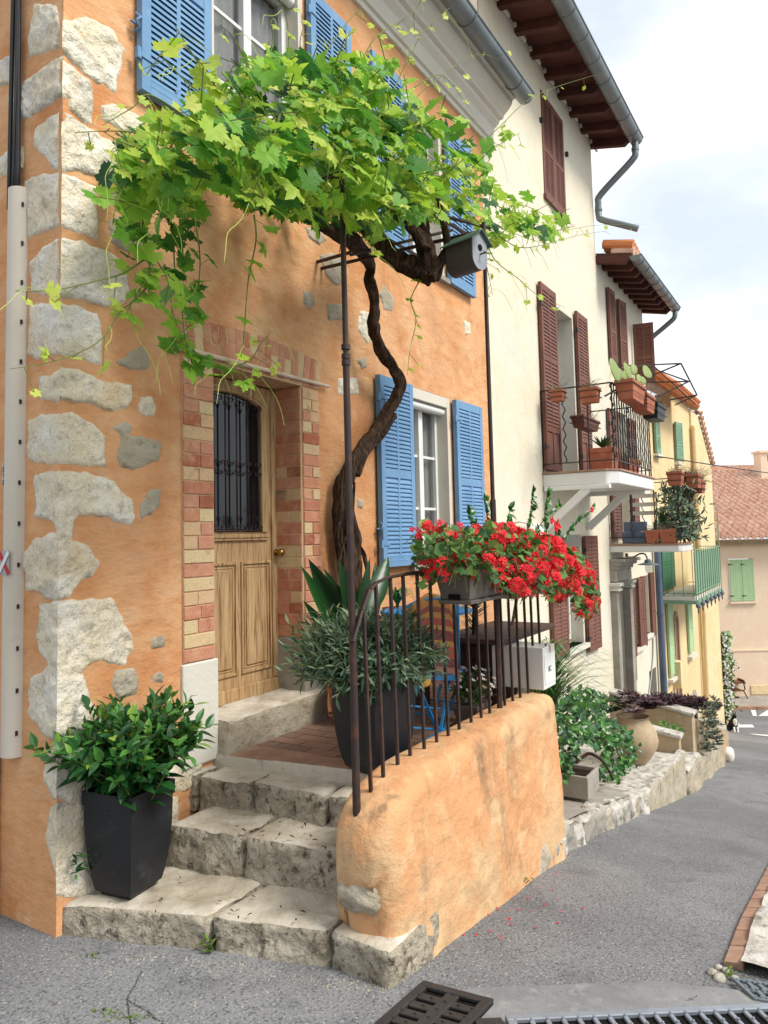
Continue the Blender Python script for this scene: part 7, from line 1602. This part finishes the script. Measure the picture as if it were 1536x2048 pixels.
for (u, v) in ((215, 2028), (268, 2036), (180, 1912), (235, 2030)):
    for i in range(70):
        p = zr_px(u+q.normal()*16, v+q.normal()*4); place(mb, ell_leaf(.5, 2), p, q.normal(size=3)*(1, 1, .3)+(0, 0, .3), (0, 0, 1), q.uniform(.01, .02), q.rand())
tag(mb.build('moss_tufts', 'moss', None), None, None, None, 'stuff')
mb = MB()
for i in range(80):
    t = q.rand()**1.5; u = 1060+q.normal()*60-t*80; v = 1720+t*150+q.normal()*40
    p = zr_px(u, v, .008)
    if p[1] > -1.40: continue
    a = q.uniform(0, 6.3); place(mb, ell_leaf(.7, 2, 0, .1), p, (math.cos(a), math.sin(a), .05), (0, 0, 1), q.uniform(.008, .02), q.rand())
tag(mb.build('fallen_petals', 'red', None), None, None, None, 'stuff')
mb = MB()
for i in range(90):
    if q.rand() < .5: u, v, z = q.uniform(200, 640), q.uniform(1640, 1820), None
    else: u, v, z = q.uniform(450, 690), q.uniform(1650, 1850), None
    zz = .255 if v > 1745 else .455
    p = PZ(u, v, zz)
    if p[0] > (.9 if zz > .4 else .5) or p[0] < (.5 if zz > .4 else .1) or p[1] > -.02 or p[1] < -1.05: continue
    a = q.uniform(0, 6.3); place(mb, ell_leaf(.35, 3, .3, .3), p, (math.cos(a), math.sin(a), .1), (0, 0, 1), q.uniform(.012, .035), q.rand()*.5)
tag(mb.build('dry_leaf_litter', 'soil', None), None, None, None, 'stuff')
# cracks in the asphalt as thin dark fissures
mb = MB()
for pts in ([(262, 2048), (255, 2000), (270, 1970), (285, 1940)], [(255, 2000), (290, 2020), (330, 2048)], [(1380, 1968), (1395, 1990), (1378, 2000), (1420, 2003), (1536, 2006)], [(1100, 2008), (1240, 2004), (1390, 2000)]):
    P_ = [zr_px(*p, .0085) for p in pts]; P_ = smooth_path(P_, 10)
    for i in range(len(P_)-1):
        a, c = Vector(P_[i]), Vector(P_[i+1]); j = Vector((N3(i, a.x*9, 1)*.01, N3(a.y*9, i, 2)*.01, 0)); w_ = .0016+.0012*N3(i*.5, 0, 0); s_ = (c-a).cross(Vector((0, 0, 1))).normalized()*w_
        mb.quad(a+j-s_, c+j-s_, c+j+s_, a+j+s_)
struct(mb, 'asphalt_crack', 'fissure')
mb = MB(); q = np.random.RandomState(9)
edge = [(120, 1905), (400, 1912), (655, 1955), (770, 1962), (800, 1935), (900, 1860), (1000, 1790), (1060, 1740), (1170, 1680), (1300, 1615)]
for i in range(1000):
    k = q.randint(len(edge)-1) if q.rand() < .8 else -1
    if k >= 0: t = q.rand(); u = edge[k][0]*(1-t)+edge[k+1][0]*t; v = edge[k][1]*(1-t)+edge[k+1][1]*t+abs(q.normal())*12+2
    else: u, v = q.uniform(100, 1450), q.uniform(1780, 2040)
    p = zr_px(u, v, .002); s_ = q.uniform(.002, .007); mb.add([p+np.array(o)*s_*q.uniform(.6, 1.2) for o in ((1, 0, 0), (0, 1, 0), (-1, 0, 0), (0, -1, 0), (0, 0, 1), (0, 0, -1))], [(0, 1, 4), (1, 2, 4), (2, 3, 4), (3, 0, 4), (1, 0, 5), (2, 1, 5), (3, 2, 5), (0, 3, 5)])
tag(mb.build('street_grit', 'dstone', None), None, None, None, 'stuff')
# ---------------------------------------------------------------- far end of the street
jc = empty('jasmine_climber', (19.7, -.1, -3.4), 'white-flowered jasmine climbing the far corner of the yellow house', 'climber'); F = MB(); Wf = MB(); q = np.random.RandomState(8)
for i in range(1300):
    t = q.rand(); z = -3.6+2.6*t; w_ = .5+.3*N3(z*2, 0, 0); x = 19.7+q.rand()*.3; y = -.02-abs(q.normal())*.2*w_-.1*q.rand()*w_
    place(F, ell_leaf(.5, 2, .1, .1), (x, y, z), q.normal(size=3), (-1, -.4, .5), q.uniform(.07, .13), q.uniform(0, 1))
    if i % 4 == 0: place(Wf, ell_leaf(.9, 2), (x-.1, y-.05, z), q.normal(size=3), (-1, -.4, .3), .07, q.rand()*.4)
F.build('foliage', 'gleaf', jc); Wf.build('blossoms', 'petals', jc); mb = MB(); mb.tube([(19.8, -.06, -3.7), (19.8, -.06, -1.1)], .03, 6); mb.build('stem', 'bark', jc)
cx = 19.2; cy = float(PX(1467, 1450, 19.2)[1]); cz = RS(19.2, cy)
cat = empty('cat', (cx, cy, cz), 'black and white cat sitting on the street by the yellow house corner', 'cat')
def skin(name, pts, edges, rad, m, par, sub=2):
    me = bpy.data.meshes.new(name); me.from_pydata([tuple(float(c) for c in p) for p in pts], edges, []); o = bpy.data.objects.new(name, me); COL.objects.link(o); WM[o.name] = Matrix()
    mo = o.modifiers.new('skin', 'SKIN'); me.skin_vertices[0].data[0].use_root = True
    for v, r in zip(me.skin_vertices[0].data, rad): v.radius = (r, r)
    o.modifiers.new('sub', 'SUBSURF').levels = sub; o.modifiers['sub'].render_levels = sub
    me.materials.append(M[m]); o.parent = par; o.matrix_parent_inverse = wm(par).inverted(); return o
f_ = Vector((-.8, -.6, 0)); s_ = Vector((.6, -.8, 0)); B_ = Vector((cx, cy, cz)); pt3 = lambda a, b, h: B_+f_*a+s_*b+Vector((0, 0, h))
bodyp = [pt3(-.12, 0, .08), pt3(-.07, 0, .17), pt3(.0, 0, .27), pt3(.04, 0, .36), pt3(.07, 0, .42), pt3(.12, 0, .41), pt3(.07, .04, .22), pt3(.09, .045, .1), pt3(.10, .045, .015), pt3(.07, -.04, .22), pt3(.09, -.045, .1), pt3(.10, -.045, .015), pt3(-.08, .09, .06), pt3(.02, .1, .02), pt3(-.08, -.09, .06), pt3(.02, -.1, .02), pt3(-.2, .05, .03), pt3(-.26, .14, .02), pt3(-.2, .22, .02)]
skin('body', bodyp, [(0, 1), (1, 2), (2, 3), (3, 4), (4, 5), (2, 6), (6, 7), (7, 8), (2, 9), (9, 10), (10, 11), (0, 12), (12, 13), (0, 14), (14, 15), (0, 16), (16, 17), (17, 18)], [.1, .095, .08, .05, .062, .03, .03, .02, .02, .03, .02, .02, .05, .025, .05, .025, .022, .018, .012], 'cat black', cat)
mb = MB(); boulder(mb, pt3(.075, 0, .25), (.045, .05, .1), 2, amp=.05); mb.build('white_chest', 'cat white', cat, smooth=True)
for s2 in (-1, 1):
    mb = MB(); mb.tube([pt3(.1, .045*s2, .14), pt3(.11, .045*s2, .02), pt3(.14, .045*s2, .015)], [.026, .024, .02], 8); mb.build('foreleg', 'cat white', cat, smooth=True)
    mb = MB(); a = pt3(.06, .03*s2, .46); mb.tube([a, a+Vector((0, 0, .05))], [.022, .002], 6); mb.build('ear', 'cat black', cat)
# café table and chair by the pink house
def FP(px, py, back=0.): d = ray(px, py); t = (24.6+back)/(d@FH); return Vector(CAM+d*t)
ft = empty('cafe_table', FP(1465, 1395), 'square brown table on a single black leg outside the pink house', 'table'); zt0 = FP(1450, 1364).z
q0, q1 = FP(1440, 1364), FP(1487, 1364); U3 = (q1-q0).normalized(); D3 = Vector(FH)
mb = MB(); vs = [q0, q1, q1+D3*.6, q0+D3*.6]; mb.add(vs+[v-Vector((0, 0, .05)) for v in vs], [(0, 1, 2, 3), (7, 6, 5, 4), (0, 4, 5, 1), (1, 5, 6, 2), (2, 6, 7, 3), (3, 7, 4, 0)]); mb.build('table_top', 'redbrown', ft)
c3 = FP(1465, 1364)+D3*.3; mb = MB(); mb.tube([(c3.x, c3.y, -3.71), (c3.x, c3.y, zt0-.05)], .035, 8); mb.bar(c3*1+Vector((-.3, 0, -3.7-c3.z)), c3+Vector((.3, 0, -3.7-c3.z)), .06, .04); mb.bar(c3+Vector((0, -.3, -3.7-c3.z)), c3+Vector((0, .3, -3.7-c3.z)), .06, .04); mb.build('leg', 'blackiron', ft)
fc = empty('school_chair', FP(1480, 1398), 'brown bent-metal chair beside the square table outside the pink house', 'chair')
zs0 = FP(1475, 1381).z; s0, s1 = FP(1466, 1381), FP(1487, 1381)
mb = MB(); vs = [s0, s1, s1+D3*.4, s0+D3*.4]; mb.add(vs+[v-Vector((0, 0, .03)) for v in vs], [(0, 1, 2, 3), (7, 6, 5, 4), (0, 4, 5, 1), (1, 5, 6, 2), (2, 6, 7, 3), (3, 7, 4, 0)]); mb.build('seat', 'redbrown', fc)
mb = MB(); b1_, b2_ = FP(1486, 1360), FP(1490, 1368); mb.add([b1_, b1_+D3*.4, b2_+D3*.4, b2_, b1_+U3*.04, b1_+U3*.04+D3*.4, b2_+U3*.04+D3*.4, b2_+U3*.04], [(0, 1, 2, 3), (7, 6, 5, 4), (0, 4, 5, 1), (1, 5, 6, 2), (2, 6, 7, 3), (3, 7, 4, 0)]); mb.build('backrest', 'redbrown', fc)
for k in (0, .4):
    mb = MB(); mb.tube([FP(1486, 1360)+D3*k, FP(1490, 1378)+D3*k, s1+D3*k], .02, 6); mb.build('back_tube', 'iron', fc)
    for u, v in ((1468, 1402), (1496, 1405)):
        mb = MB(); e = FP(u, v)+D3*k; e.z = -3.71; mb.tube([(s0 if u < 1480 else s1)+D3*k, e], .02, 6); mb.build('leg', 'iron', fc)
